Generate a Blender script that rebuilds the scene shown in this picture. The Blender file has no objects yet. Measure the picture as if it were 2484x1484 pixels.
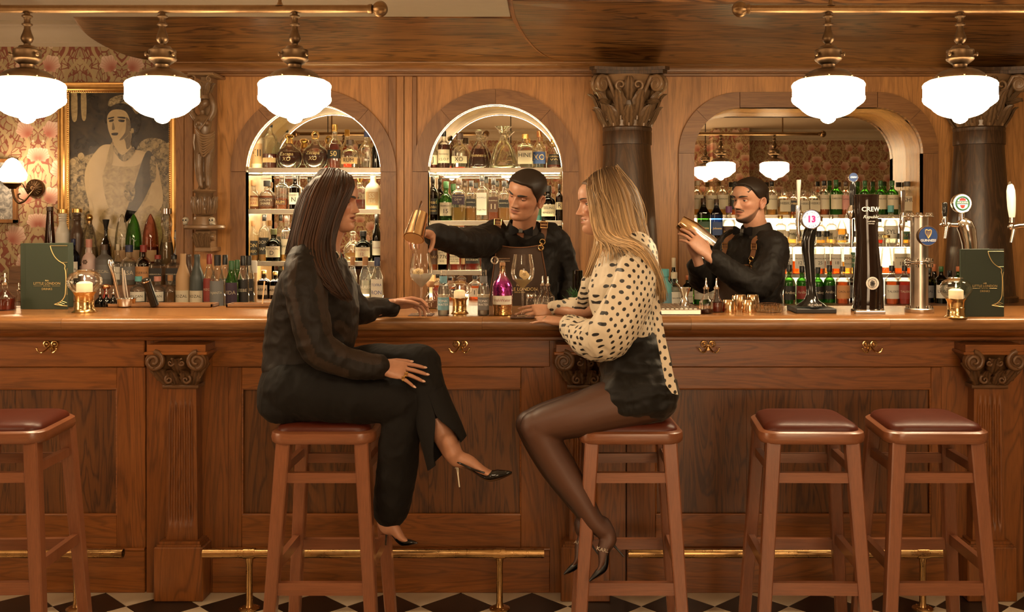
import bpy, bmesh, math, random
import numpy as np
from mathutils import Vector, Matrix, Quaternion
PI = math.pi
random.seed(7)
SC = bpy.context.scene
COL = SC.collection
# ------------------------------------------------------------------ camera
CX, CY, F, H, CAMY = 1355.0, 530.0, 2452.0, 1.517, -4.1      # image size 2484 x 1484
cam = bpy.data.cameras.new('camera'); camo = bpy.data.objects.new('camera', cam); COL.objects.link(camo)
camo.location = (0, CAMY, H); camo.rotation_euler = (PI/2, 0, 0)
cam.sensor_width = 36; cam.lens = F/2484*36
cam.shift_x = (1242-CX)/2484; cam.shift_y = -(742-CY)/2484
cam.clip_start = 0.05
SC.camera = camo
# ------------------------------------------------------------------ world, exposure
w = bpy.data.worlds.new('world'); SC.world = w; w.use_nodes = True
w.node_tree.nodes['Background'].inputs[0].default_value = (1.0, 0.78, 0.55, 1)
w.node_tree.nodes['Background'].inputs[1].default_value = 0.02
SC.view_settings.view_transform = 'Standard'; SC.view_settings.look = 'None'
SC.view_settings.exposure = 0.5; SC.view_settings.gamma = 1.0; SC.view_settings.use_curve_mapping = False
try:
    SC.cycles.max_bounces = 6; SC.cycles.transparent_max_bounces = 22
    SC.cycles.transmission_bounces = 6; SC.cycles.glossy_bounces = 4; SC.cycles.diffuse_bounces = 2
    SC.cycles.caustics_reflective = False; SC.cycles.caustics_refractive = False
    SC.cycles.sample_clamp_indirect = 4.0; SC.cycles.adaptive_threshold = .05
except Exception: pass
STRIP_E, WINDOW_E = 60.0, 7.0

def P(px, py, d):
    'point of the room seen at photo pixel (px, py) at distance d in front of the camera'
    return Vector(((px-CX)/F*d, CAMY+d, H-(py-CY)/F*d))
def XX(px, d): return (px-CX)/F*d
def ZZ(py, d): return H-(py-CY)/F*d
# ------------------------------------------------------------------ materials
MATS = {}
class NT:
    def __init__(s, name):
        m = bpy.data.materials.new(name); m.use_nodes = True; s.m = m; s.t = m.node_tree
        s.b = s.t.nodes['Principled BSDF']; s.out = s.t.nodes['Material Output']; MATS[name] = m
    def n(s, typ, **kw):
        x = s.t.nodes.new(typ)
        for k, v in kw.items(): setattr(x, k, v)
        return x
    def l(s, a, b): s.t.links.new(a, b)
    def val(s, x):
        return x
    def math(s, op, a, b=None, c=None, clamp=False):
        x = s.n('ShaderNodeMath', operation=op, use_clamp=clamp)
        for i, v in enumerate((a, b, c)):
            if v is None: continue
            if isinstance(v, (int, float)): x.inputs[i].default_value = v
            else: s.l(v, x.inputs[i])
        return x.outputs[0]
    def mix(s, fac, a, b):
        x = s.n('ShaderNodeMix', data_type='RGBA')
        for i, v in ((0, fac), (6, a), (7, b)):
            if isinstance(v, (int, float)): x.inputs[i].default_value = v
            elif isinstance(v, tuple): x.inputs[i].default_value = (*v[:3], 1)
            else: s.l(v, x.inputs[i])
        return x.outputs[2]
    def ramp(s, fac, stops, interp='LINEAR'):
        x = s.n('ShaderNodeValToRGB'); r = x.color_ramp; r.interpolation = interp
        while len(r.elements) < len(stops): r.elements.new(0.5)
        for e, (p, c) in zip(r.elements, stops):
            e.position = p; e.color = (*c[:3], 1) if isinstance(c, tuple) else (c, c, c, 1)
        s.l(fac, x.inputs[0]); return x.outputs[0]
    def coords(s, scale=(1,1,1), loc=(0,0,0), kind='Object', rot=(0,0,0)):
        tc = s.n('ShaderNodeTexCoord'); mp = s.n('ShaderNodeMapping')
        mp.inputs['Scale'].default_value = scale; mp.inputs['Location'].default_value = loc; mp.inputs['Rotation'].default_value = rot
        s.l(tc.outputs[kind], mp.inputs[0]); return mp.outputs[0]
    def noise(s, vec, scale=5, detail=4, rough=0.55, dist=0.0):
        x = s.n('ShaderNodeTexNoise'); x.inputs['Scale'].default_value = scale; x.inputs['Detail'].default_value = detail
        x.inputs['Roughness'].default_value = rough; x.inputs['Distortion'].default_value = dist
        if vec is not None: s.l(vec, x.inputs['Vector'])
        return x.outputs[0]
    def bump(s, h, strength=0.2, dist=0.002):
        x = s.n('ShaderNodeBump'); x.inputs['Strength'].default_value = strength; x.inputs['Distance'].default_value = dist
        s.l(h, x.inputs['Height']); s.l(x.outputs[0], s.b.inputs['Normal'])
    def set(s, **kw):
        for k, v in kw.items():
            i = s.b.inputs[k]
            if isinstance(v, tuple): i.default_value = (*v[:3], 1)
            elif isinstance(v, (int, float)): i.default_value = v
            else: s.l(v, i)
        return s
def plain(name, col, rough=0.5, metal=0.0, **kw):
    if name in MATS: return MATS[name]
    t = NT(name); t.set(**{'Base Color': col, 'Roughness': rough, 'Metallic': metal}); t.set(**kw); return t.m
def wood(name, dark, mid, light, grain='Z', rough=0.42, streak=1.0, coat=0.0, fig=1.0):
    t = NT(name)
    hi = {'X': (1.2, 30, 30), 'Y': (30, 1.2, 30), 'Z': (30, 30, 1.2)}[grain]
    lo = {'X': (.55, 5, 5), 'Y': (5, .55, 5), 'Z': (5, 5, .55)}[grain]
    oi = t.n('ShaderNodeObjectInfo')
    def c(sc):
        v = t.coords(sc); a = t.n('ShaderNodeVectorMath', operation='ADD'); t.l(v, a.inputs[0])
        m = t.n('ShaderNodeVectorMath', operation='SCALE'); m.inputs[0].default_value = (37, 17, 23); t.l(oi.outputs['Random'], m.inputs['Scale'])
        t.l(m.outputs[0], a.inputs[1]); return a.outputs[0]
    fine = t.noise(c(tuple(x*3.2 for x in hi)), 3.0, 3, .6)
    n1 = t.noise(c(lo), 1.6*fig, 3, .5, 1.2)
    rings = t.math('SINE', t.math('MULTIPLY', n1, 58.0))
    r2 = t.math('MULTIPLY_ADD', rings, .5, .5)
    cath = t.math('POWER', r2, 3.0)
    tone = t.noise(c(tuple(x*.16 for x in hi)), 2.0, 2, .5)
    mixv = t.math('ADD', t.math('MULTIPLY', fine, .55), t.math('MULTIPLY', tone, .55))
    base = t.ramp(mixv, [(.42, mid), (.66, light)])
    pores = t.noise(c(tuple(x*5.0 for x in hi)), 4.0, 2, .5)
    dk = t.math('MULTIPLY', cath, t.math('MULTIPLY', t.math('SMOOTH_MIN', t.math('MULTIPLY', pores, 1.5), 1.0, .1), streak), clamp=True)
    col = t.mix(dk, base, dark)
    t.set(**{'Base Color': col, 'Roughness': rough})
    t.b.inputs['Coat Weight'].default_value = coat; t.b.inputs['Coat Roughness'].default_value = .25
    t.bump(fine, .2, .0015)
    return t.m
def glassy(name, col=(1,1,1), rough=0.02, refl=1.0, milky=0.0, edge=.4):
    'thin-walled glass: see-through with a fresnel sheen'
    if name in MATS: return MATS[name]
    t = NT(name); t.t.nodes.remove(t.b)
    tr = t.n('ShaderNodeBsdfTransparent'); gl = t.n('ShaderNodeBsdfGlossy'); mx = t.n('ShaderNodeMixShader'); fr = t.n('ShaderNodeLayerWeight')
    fr.inputs['Blend'].default_value = .30
    tr.inputs[0].default_value = (*col, 1); gl.inputs[0].default_value = (1, .97, .92, 1); gl.inputs['Roughness'].default_value = rough
    f = t.math('MULTIPLY_ADD', fr.outputs['Fresnel'], .75*refl, .012*refl, clamp=True)
    lw = t.math('POWER', fr.outputs['Facing'], 3.0)
    dk = t.mix(t.math('MULTIPLY', lw, edge), col, tuple(x*.35 for x in col)); t.l(dk, tr.inputs[0])
    body = tr.outputs[0]
    if milky:
        tl = t.n('ShaderNodeBsdfTranslucent'); df = t.n('ShaderNodeBsdfDiffuse'); a = t.n('ShaderNodeMixShader'); b = t.n('ShaderNodeMixShader'); a.inputs[0].default_value = .4; b.inputs[0].default_value = milky
        for q in (tl, df): q.inputs[0].default_value = (*col, 1)
        t.l(tl.outputs[0], a.inputs[1]); t.l(df.outputs[0], a.inputs[2]); t.l(body, b.inputs[1]); t.l(a.outputs[0], b.inputs[2]); body = b.outputs[0]
    t.l(f, mx.inputs[0]); t.l(body, mx.inputs[1]); t.l(gl.outputs[0], mx.inputs[2]); t.l(mx.outputs[0], t.out.inputs[0])
    return t.m
def liquid(name, col, cloud=.45, solid=.12):
    'coloured drink or coloured bottle glass: lets light through and scatters a little'
    if name in MATS: return MATS[name]
    t = NT(name); t.t.nodes.remove(t.b)
    tr = t.n('ShaderNodeBsdfTransparent'); tl = t.n('ShaderNodeBsdfTranslucent'); df = t.n('ShaderNodeBsdfDiffuse'); gl = t.n('ShaderNodeBsdfGlossy')
    tr.inputs[0].default_value = (*col, 1); tl.inputs[0].default_value = (*col, 1); df.inputs[0].default_value = (*[c*(.6 if solid < .3 else 1) for c in col], 1)
    gl.inputs['Roughness'].default_value = .05
    m1 = t.n('ShaderNodeMixShader'); m1.inputs[0].default_value = cloud; t.l(tr.outputs[0], m1.inputs[1]); t.l(tl.outputs[0], m1.inputs[2])
    m2 = t.n('ShaderNodeMixShader'); m2.inputs[0].default_value = solid; t.l(m1.outputs[0], m2.inputs[1]); t.l(df.outputs[0], m2.inputs[2])
    fr = t.n('ShaderNodeFresnel'); fr.inputs[0].default_value = 1.45
    m3 = t.n('ShaderNodeMixShader'); t.l(fr.outputs[0], m3.inputs[0]); t.l(m2.outputs[0], m3.inputs[1]); t.l(gl.outputs[0], m3.inputs[2])
    t.l(m3.outputs[0], t.out.inputs[0]); return t.m
def glow(name, col, s):
    if name in MATS: return MATS[name]
    t = NT(name); t.set(**{'Base Color': (.9,.88,.84), 'Emission Color': col, 'Emission Strength': s, 'Roughness': .3}); return t.m
# ------------------------------------------------------------------ mesh builder
class MB:
    def __init__(s): s.v = []; s.f = []; s.m = []; s.cur = 0
    def add(s, verts, faces, mi=None):
        o = len(s.v); s.v += [tuple(v) for v in verts]; s.f += [tuple(i+o for i in f) for f in faces]
        s.m += [s.cur if mi is None else mi]*len(faces); return s
    def box(s, a, b, mi=None, bev=0.0):
        x0, y0, z0 = [min(p, q) for p, q in zip(a, b)]; x1, y1, z1 = [max(p, q) for p, q in zip(a, b)]
        if bev > 0:
            bev = min(bev, .45*min(x1-x0, y1-y0, z1-z0)); vs = []; idx = {}
            for ix, x in enumerate((x0, x1)):
                for iy, y in enumerate((y0, y1)):
                    for iz, z in enumerate((z0, z1)):
                        for ax in range(3):
                            p = [x, y, z]
                            for k, i in ((0, ix), (1, iy), (2, iz)):
                                if k != ax: p[k] += bev if i == 0 else -bev
                            idx[ix, iy, iz, ax] = len(vs); vs.append(p)
            fs = []
            for ax in range(3):
                u, v = [(1, 2), (2, 0), (0, 1)][ax]
                for side in (0, 1):
                    q = []
                    for cu, cv in ((0,0), (1,0), (1,1), (0,1)):
                        k = [0]*3; k[ax] = side; k[u] = cu; k[v] = cv; q.append(idx[(*k, ax)])
                    fs.append(q if side else q[::-1])
            for ax in range(3):                       # 12 edges
                u, v = [(1, 2), (2, 0), (0, 1)][ax]
                for cu in (0, 1):
                    for cv in (0, 1):
                        k0 = [0]*3; k0[u] = cu; k0[v] = cv; k1 = list(k0); k1[ax] = 1
                        q = [idx[(*k0, u)], idx[(*k1, u)], idx[(*k1, v)], idx[(*k0, v)]]
                        fs.append(q if cu != cv else q[::-1])
            for ix in (0, 1):
                for iy in (0, 1):
                    for iz in (0, 1):
                        q = [idx[ix, iy, iz, a] for a in range(3)]; fs.append(q if (ix+iy+iz) % 2 else q[::-1])
            return s.add(vs, fs, mi)
        vs = [(x0,y0,z0),(x1,y0,z0),(x1,y1,z0),(x0,y1,z0),(x0,y0,z1),(x1,y0,z1),(x1,y1,z1),(x0,y1,z1)]
        return s.add(vs, [(3,2,1,0),(4,5,6,7),(0,1,5,4),(1,2,6,5),(2,3,7,6),(3,0,4,7)], mi)
    def rings(s, rings, closed=True, cap0=True, cap1=True, mi=None):
        n = len(rings[0]); vs = [p for r in rings for p in r]; fs = []
        for i in range(len(rings)-1):
            for j in range(n if closed else n-1):
                a, b = i*n+j, i*n+(j+1) % n; fs.append((a, b, b+n, a+n))
        if closed and cap0: fs.append(tuple(range(n))[::-1])
        if closed and cap1: fs.append(tuple((len(rings)-1)*n+j for j in range(n)))
        return s.add(vs, fs, mi)
    def lathe(s, prof, seg=24, c=(0,0,0), axis='Z', mi=None, cap=True, a0=0.0):
        rg = []
        for r, z in prof:
            ring = []
            for j in range(seg):
                a = a0+2*PI*j/seg; x, y = r*math.cos(a), r*math.sin(a)
                p = {'Z': (x, y, z), 'Y': (y, z, x), 'X': (z, x, y)}[axis]
                ring.append((c[0]+p[0], c[1]+p[1], c[2]+p[2]))
            rg.append(ring)
        return s.rings(rg, True, cap, cap, mi)
    def tube(s, path, rad, seg=8, mi=None, flat=1.0, up=None, cap=True):
        pts = [Vector(p) for p in path]; n = len(pts)
        if not hasattr(rad, '__len__'): rad = [rad]*n
        rg = []; nrm = None
        for i, p in enumerate(pts):
            t = (pts[min(i+1, n-1)]-pts[max(i-1, 0)]); t = t.normalized() if t.length > 1e-9 else Vector((0,0,1))
            if nrm is None:
                u = Vector(up) if up else (Vector((0,0,1)) if abs(t.z) < .9 else Vector((1,0,0)))
                nrm = (u - t*u.dot(t)).normalized()
            else: nrm = (nrm - t*nrm.dot(t)); nrm = nrm.normalized() if nrm.length > 1e-9 else t.orthogonal().normalized()
            b = t.cross(nrm)
            r = rad[i]; ra, rb = (r if hasattr(r, '__len__') else (r, r*flat))
            rg.append([p + nrm*ra*math.cos(2*PI*k/seg) + b*rb*math.sin(2*PI*k/seg) for k in range(seg)])
        return s.rings(rg, True, cap, cap, mi)
    def prism(s, poly, y0, y1, mi=None, plane='XZ'):
        'polygon (counter-clockwise seen from -Y) extruded along Y (XZ) or along Z (XY)'
        n = len(poly)
        f = {'XZ': lambda p, h: (p[0], h, p[1]), 'XY': lambda p, h: (p[0], p[1], h), 'YZ': lambda p, h: (h, p[0], p[1])}[plane]
        vs = [f(p, y0) for p in poly]+[f(p, y1) for p in poly]
        fs = [tuple(range(n)), tuple(range(n, 2*n))[::-1]]+[(i, i+n, (i+1) % n+n, (i+1) % n) for i in range(n)]
        return s.add(vs, fs, mi)
    def sphere(s, c, r, seg=16, rings=10, mi=None):
        rr = r if hasattr(r, '__len__') else (r, r, r)
        rg = []
        for i in range(1, rings):
            t = PI*i/rings
            rg.append([(c[0]+rr[0]*math.sin(t)*math.cos(2*PI*j/seg), c[1]+rr[1]*math.sin(t)*math.sin(2*PI*j/seg), c[2]-rr[2]*math.cos(t)) for j in range(seg)])
        o = len(s.v); s.rings(rg, True, False, False, mi)
        n = len(s.v); m = s.cur if mi is None else mi
        s.v += [(c[0], c[1], c[2]-rr[2]), (c[0], c[1], c[2]+rr[2])]
        for j in range(seg):
            s.f.append((n, o+(j+1) % seg, o+j)); s.m.append(m)
            k = o+(rings-2)*seg; s.f.append((n+1, k+j, k+(j+1) % seg)); s.m.append(m)
        return s
    def xf(s, M, start=0):
        s.v[start:] = [tuple(M @ Vector(v)) for v in s.v[start:]]; return s
    def build(s, name, mats, parent=None, smooth=True, angle=40, fix=True):
        me = bpy.data.meshes.new(name); me.from_pydata(s.v, [], s.f)
        if not isinstance(mats, (list, tuple)): mats = [mats]
        for m in mats: me.materials.append(MATS[m] if isinstance(m, str) else m)
        if len(mats) > 1: me.polygons.foreach_set('material_index', s.m)
        if fix:
            bm = bmesh.new(); bm.from_mesh(me); bmesh.ops.recalc_face_normals(bm, faces=bm.faces); bm.to_mesh(me); bm.free()
        if smooth:
            me.shade_smooth(); me.set_sharp_from_angle(angle=math.radians(angle))
        return link(name, me, parent)
def link(name, me, parent=None):
    o = bpy.data.objects.new(name, me); COL.objects.link(o)
    if parent is not None: o.parent = parent
    return o
def tag(o, label, cat, group=None, kind=None):
    if label: o['label'] = label
    if cat: o['category'] = cat
    if group: o['group'] = group
    if kind: o['kind'] = kind
    return o
def empty(name, loc=(0,0,0), rz=0.0):
    o = bpy.data.objects.new(name, None); COL.objects.link(o); o.location = loc; o.rotation_euler = (0, 0, rz); o.empty_display_size = .05; return o
def thing(name, label, cat, loc=(0,0,0), rz=0.0, group=None, kind=None):
    return tag(empty(name, loc, rz), label, cat, group, kind)
def struct(o): o['kind'] = 'structure'; return o
def copy_tree(o, parent=None, **over):
    c = o.copy(); COL.objects.link(c); c.parent = parent
    for ch in [x for x in o.children]: copy_tree(ch, c)
    return c
def smoothstep(t): t = max(0, min(1, t)); return t*t*(3-2*t)
def catmull(pts, n=8, closed=False):
    'points through a smooth curve; works on tuples of any length'
    A = [np.array(p, float) for p in pts]; out = []; m = len(A)
    for i in range(m if closed else m-1):
        p0 = A[(i-1) % m] if (closed or i > 0) else 2*A[0]-A[1]; p1 = A[i]; p2 = A[(i+1) % m]
        p3 = A[(i+2) % m] if (closed or i+2 < m) else 2*A[-1]-A[-2]
        for k in range(n):
            t = k/n; out.append(tuple(.5*((2*p1)+(-p0+p2)*t+(2*p0-5*p1+4*p2-p3)*t*t+(-p0+3*p1-3*p2+p3)*t**3)))
    if not closed: out.append(tuple(A[-1]))
    return out
_txt = {}
def text_mesh(body, size=1.0, align='CENTER', shear=0.0, bold=0.0, spacing=1.0):
    'flat lettering as verts and faces in the XY plane'
    key = (body, align, shear, bold, spacing)
    if key not in _txt:
        cu = bpy.data.curves.new('lettering', 'FONT'); cu.body = body; cu.align_x = align; cu.align_y = 'CENTER'
        cu.shear = shear; cu.offset = bold; cu.space_character = spacing; cu.resolution_u = 2; cu.size = 1
        ob = bpy.data.objects.new('lettering', cu); COL.objects.link(ob)
        dg = bpy.context.evaluated_depsgraph_get(); me = bpy.data.meshes.new_from_object(ob.evaluated_get(dg))
        _txt[key] = ([tuple(v.co) for v in me.vertices], [tuple(p.vertices) for p in me.polygons])
        bpy.data.objects.remove(ob); bpy.data.curves.remove(cu); bpy.data.meshes.remove(me)
    v, f = _txt[key]
    return [(x*size, y*size) for x, y, z in v], f
def put_text(mb, body, size, fn, **kw):
    'adds lettering to mb, mapping flat (x, y) with fn to 3-D'
    mi = kw.pop('mi', None); v, f = text_mesh(body, size, **kw); mb.add([fn(x, y) for x, y in v], f, mi)
# ------------------------------------------------------------------ material library
wood('oak_panel', (0.22,0.0909,0.0229), (0.451,0.198,0.056), (0.66,0.306,0.0921), 'Z', .42, .5, .1, .6)
wood('oak_panel_h', (0.135,0.0456,0.0102), (0.24,0.084,0.0213), (0.352,0.13,0.0357), 'X', .38, .55, .15, .7)
wood('oak_trim', (0.133,0.0523,0.0137), (0.241,0.105,0.0315), (0.356,0.16,0.052), 'Z', .42, .5, .1)
wood('oak_trim_h', (0.133,0.0523,0.0137), (0.241,0.105,0.0315), (0.356,0.16,0.052), 'X', .42, .5, .1)
wood('oak_soffit', (0.0614,0.0222,0.00552), (0.171,0.0665,0.0166), (0.259,0.105,0.0276), 'X', .3, 1.5, .25, .8)
wood('bar_oak_v', (0.0454,0.0129,0.00259), (0.17,0.0527,0.00972), (0.251,0.081,0.0156), 'Z', .36, .6, .2)
wood('bar_oak_h', (0.0506,0.0145,0.00252), (0.194,0.0604,0.0107), (0.288,0.0929,0.017), 'X', .36, .5, .2)
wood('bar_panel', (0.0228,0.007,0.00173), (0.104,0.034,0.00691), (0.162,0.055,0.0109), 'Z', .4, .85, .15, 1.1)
wood('bar_top', (0.066,0.026,0.0085), (0.187,0.078,0.0238), (0.297,0.13,0.0425), 'X', .26, .35, .25, .5)
wood('column_wood', (.16,.08,.032), (.042,.021,.010), (.07,.036,.017), 'Z', .4, .6, .1, 1.3)
wood('stool_wood', (0.116,0.0376,0.0145), (0.179,0.0602,0.0242), (0.242,0.0836,0.0355), 'Z', .32, .25, .35, .5)
wood('stool_wood_h', (0.116,0.0376,0.0145), (0.179,0.0602,0.0242), (0.242,0.0836,0.0355), 'X', .3, .25, .35, .5)
wood('reveal_oak', (.22,.11,.04), (.36,.21,.085), (.46,.28,.12), 'Z', .35, .35, .2)
wood('tray_wood', (.06,.026,.01), (.16,.07,.025), (.24,.11,.042), 'X', .4, .4, .1)
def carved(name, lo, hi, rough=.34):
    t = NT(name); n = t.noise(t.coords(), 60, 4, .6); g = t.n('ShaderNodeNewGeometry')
    pt = t.ramp(g.outputs['Pointiness'], [(.44, 0.0), (.56, 1.0)])  # edges lighter, hollows darker: carving highlights put into the base colour
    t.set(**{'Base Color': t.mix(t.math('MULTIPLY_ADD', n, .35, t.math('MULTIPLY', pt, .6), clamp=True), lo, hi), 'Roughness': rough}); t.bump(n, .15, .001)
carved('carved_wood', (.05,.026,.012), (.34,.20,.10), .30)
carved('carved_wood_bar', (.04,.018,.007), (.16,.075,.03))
def metal(name, a, b, rough=.3, sc=40):
    t = NT(name); n = t.noise(t.coords(), sc, 4, .6)
    t.set(**{'Base Color': t.mix(n, a, b), 'Metallic': 1.0, 'Roughness': t.math('MULTIPLY_ADD', n, .18, rough-.08)})
metal('antique_brass', (.085,.048,.024), (.17,.105,.055), .42)
metal('rail_brass', (.13,.07,.03), (.24,.14,.065), .42)
metal('foot_brass', (.38,.22,.09), (.62,.38,.16), .28)
metal('bright_brass', (.70,.46,.19), (.85,.60,.28), .18)
metal('gilt', (.50,.27,.085), (.78,.47,.17), .34, 25)
metal('chrome', (.72,.68,.62), (.82,.78,.72), .12)
metal('brushed_steel', (.42,.37,.31), (.58,.52,.45), .32, 15)
metal('shelf_metal', (.36,.31,.25), (.48,.42,.34), .4)
metal('copper_gold', (.72,.46,.24), (.88,.62,.36), .16)
metal('dark_metal', (.03,.025,.02), (.06,.05,.04), .35)
def leather(name, a, b, rough=.36):
    t = NT(name); v = t.n('ShaderNodeTexVoronoi'); v.inputs['Scale'].default_value = 420; t.l(t.coords(), v.inputs['Vector'])
    n = t.noise(t.coords(), 6, 3); t.set(**{'Base Color': t.mix(n, a, b), 'Roughness': rough, 'Specular IOR Level': .3}); t.bump(v.outputs[0], .25, .0006)
leather('seat_leather', (.062,.0105,.004), (.085,.0155,.006), .38)
leather('apron_leather', (.035,.018,.010), (.055,.028,.015), .42)
leather('strap_leather', (.11,.045,.02), (.16,.07,.03), .42)
def plaster(name, a, b):
    t = NT(name); n = t.noise(t.coords(), 14, 3); t.set(**{'Base Color': t.mix(n, a, b), 'Roughness': .75}); t.bump(n, .05, .002)
plaster('cream_plaster', (.52,.42,.30), (.58,.47,.34))
t = NT('mirror_glass'); t.set(**{'Base Color': (.86,.80,.70), 'Metallic': 1.0, 'Roughness': .01})
t = NT('wallpaper')
tc = t.coords(); sx = t.n('ShaderNodeSeparateXYZ'); t.l(tc, sx.inputs[0])
WX, WV = .292, .46
u = t.math('PINGPONG', t.math('DIVIDE', t.math('SUBTRACT', sx.outputs[0], XX(194, 7.05)), WX), 1.0)
z = t.math('SUBTRACT', sx.outputs[2], ZZ(154, 7.05))
um = t.math('MULTIPLY', u, WX)
cv = t.n('ShaderNodeCombineXYZ'); t.l(um, cv.inputs[0]); t.l(z, cv.inputs[1])
dn = t.n('ShaderNodeTexNoise'); dn.inputs['Scale'].default_value = 7; dn.inputs['Detail'].default_value = 2; t.l(cv.outputs[0], dn.inputs['Vector'])
ds = t.n('ShaderNodeVectorMath', operation='MULTIPLY_ADD'); t.l(dn.outputs[1], ds.inputs[0]); ds.inputs[1].default_value = (.11,.11,0); t.l(cv.outputs[0], ds.inputs[2])
vo = t.n('ShaderNodeTexVoronoi'); vo.inputs['Scale'].default_value = 1.0; vo.feature = 'DISTANCE_TO_EDGE'
vs_ = t.n('ShaderNodeVectorMath', operation='MULTIPLY'); t.l(ds.outputs[0], vs_.inputs[0]); vs_.inputs[1].default_value = (34, 19, 1); t.l(vs_.outputs[0], vo.inputs['Vector'])
leaf = t.ramp(vo.outputs[0], [(.05, 0.0), (.09, 1.0)])
vc = t.n('ShaderNodeTexVoronoi'); t.l(vs_.outputs[0], vc.inputs['Vector']); vc.inputs['Scale'].default_value = 1.0
sepc = t.n('ShaderNodeSeparateColor'); t.l(vc.outputs['Color'], sepc.inputs[0])
leafcol = t.mix(sepc.outputs[0], (.36,.26,.135), (.52,.38,.21))
gap = t.math('GREATER_THAN', sepc.outputs[1], .90)
leafcol = t.mix(gap, leafcol, (.28,.085,.05))
col = t.mix(leaf, (.25,.075,.045), leafcol)
wv = t.math('SINE', t.math('ADD', t.math('MULTIPLY', um, 50.0), t.math('MULTIPLY', t.math('SINE', t.math('MULTIPLY', z, 13.66)), 3.4)))
stem = t.ramp(t.math('MULTIPLY_ADD', wv, .5, .5), [(.88, 0.0), (.93, 1.0)])
col = t.mix(stem, col, (.50,.36,.19))
vf = t.n('ShaderNodeTexVoronoi'); vf.inputs['Scale'].default_value = 9.5; t.l(cv.outputs[0], vf.inputs['Vector'])
sf = t.ramp(vf.outputs['Distance'], [(.13, 1.0), (.16, 0.0)])
col = t.mix(sf, col, (.68,.52,.36)); sf2 = t.ramp(vf.outputs['Distance'], [(.04, 1.0), (.055, 0.0)]); col = t.mix(sf2, col, (.45,.20,.10))
def flower(col, u0, v0, r, tilt):
    dx = t.math('SUBTRACT', um, u0*WX)
    q = t.math('WRAP', t.math('SUBTRACT', z, v0*WV), WV/2, -WV/2)
    th = t.math('ARCTAN2', t.math('ADD', q, r*.55), t.math('SUBTRACT', dx, r*.4*tilt))
    d0 = t.math('SQRT', t.math('ADD', t.math('MULTIPLY', dx, dx), t.math('MULTIPLY', q, q)))
    rr = t.math('MULTIPLY', t.math('MULTIPLY_ADD', t.math('SINE', t.math('MULTIPLY', th, 9.0)), .10, 1.0), r)
    ins = t.math('LESS_THAN', d0, rr)
    d1 = t.math('SQRT', t.math('ADD', t.math('POWER', t.math('SUBTRACT', dx, r*.4*tilt), 2.0), t.math('POWER', t.math('ADD', q, r*.55), 2.0)))
    pet = t.ramp(t.math('DIVIDE', d1, r*1.6), [(.1, (.42,.13,.085)), (.55, (.64,.36,.26)), (1.0, (.78,.58,.45))])
    ln = t.ramp(t.math('MULTIPLY_ADD', t.math('SINE', t.math('MULTIPLY', th, 24.0)), .5, .5), [(.86, 0.0), (.97, .55)])
    return t.mix(ins, col, t.mix(ln, pet, (.48,.19,.13)))
col = flower(col, .68, 0.0, .058, 1); col = flower(col, .47, .40, .066, -1); col = flower(col, .90, .62, .048, 1)
t.set(**{'Base Color': col, 'Roughness': .7})
plain('tile_black', (.013,.009,.007), .28); 
tt = NT('tile_cream'); n = tt.noise(tt.coords(), 9, 4); tt.set(**{'Base Color': tt.mix(n, (.50,.40,.28), (.62,.51,.37)), 'Roughness': .35})
plain('grout', (.12,.085,.055), .8)
glow('lamp_glass', (1.0,.76,.47), 34.0); glow('sconce_glass', (1.0,.72,.45), 22.0)
glow('led', (1.0,.80,.50), STRIP_E); glow('led_fine', (1.0,.78,.46), 42.0); glow('riser_light', (1.0,.80,.50), 1.6); glow('daylight', (1.0,.70,.42), WINDOW_E)
glow('flame', (1.0,.72,.30), 14.0)
plain('black_gloss', (.008,.007,.006), .12); plain('black_matte', (.012,.010,.009), .55)
plain('white_gloss', (.75,.70,.62), .15); plain('print_white', (.85,.82,.76), .5); plain('print_gold', (.62,.44,.18), .35, .6)
plain('print_black', (.012,.011,.010), .6)
# ------------------------------------------------------------------ the room
MIRY, PANY, WALLY, REARY, CEIL = 2.90, 2.60, 2.95, -5.6, 2.87
fl = struct(MB().box((-5.5, REARY, -.06), (6.0, 3.2, -.012)).build('floor', 'grout', smooth=False))
TD = .288/2                                        # half diagonal of a floor tile
tp = [(-TD+.002, 0), (0, -TD+.002), (TD-.002, 0), (0, TD-.002)]
tile_me = {}
for k, mn in enumerate(('tile_cream', 'tile_black')):
    o = MB().prism(tp, 0.0, -.014, plane='XY').build('tile', mn, fl, smooth=False); tile_me[k] = o.data; bpy.data.objects.remove(o)
x0t = XX(343, 4.1)
for j in range(-1, 9):                             # rows toward the camera
    for i in range(-20, 22):
        for k in (0, 1):
            x = x0t+i*2*TD+k*TD; y = -j*2*TD-k*TD
            if -4.2 < x < 4.2 and y < .3 and abs(x+.4) < 2.35+(y > -1.0)*.0 and y > -1.75:
                o = link('tile', tile_me[k], fl); o.location = (x, y, 0)
MB().box((-5.5, REARY, -.012), (6.0, -1.7, -.001)).build('floor_far', 'tile_cream', fl, smooth=False)
struct(MB().box((-5.5, WALLY, 0), (6.0, WALLY+.1, CEIL)).build('wall_back', 'wallpaper', smooth=False))
struct(MB().box((-5.5, REARY-.1, 0), (6.0, REARY, CEIL)).build('wall_rear', 'wallpaper', smooth=False))
o = struct(MB().box((-5.6, REARY, 0), (-5.5, WALLY, CEIL)).build('wall_left', 'cream_plaster', smooth=False))
o = struct(MB().box((6.0, REARY, 0), (6.1, WALLY, CEIL)).build('wall_right', 'cream_plaster', smooth=False))
struct(MB().box((-5.5, REARY, CEIL), (6.0, WALLY, CEIL+.08)).build('ceiling', 'cream_plaster', smooth=False))
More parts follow.
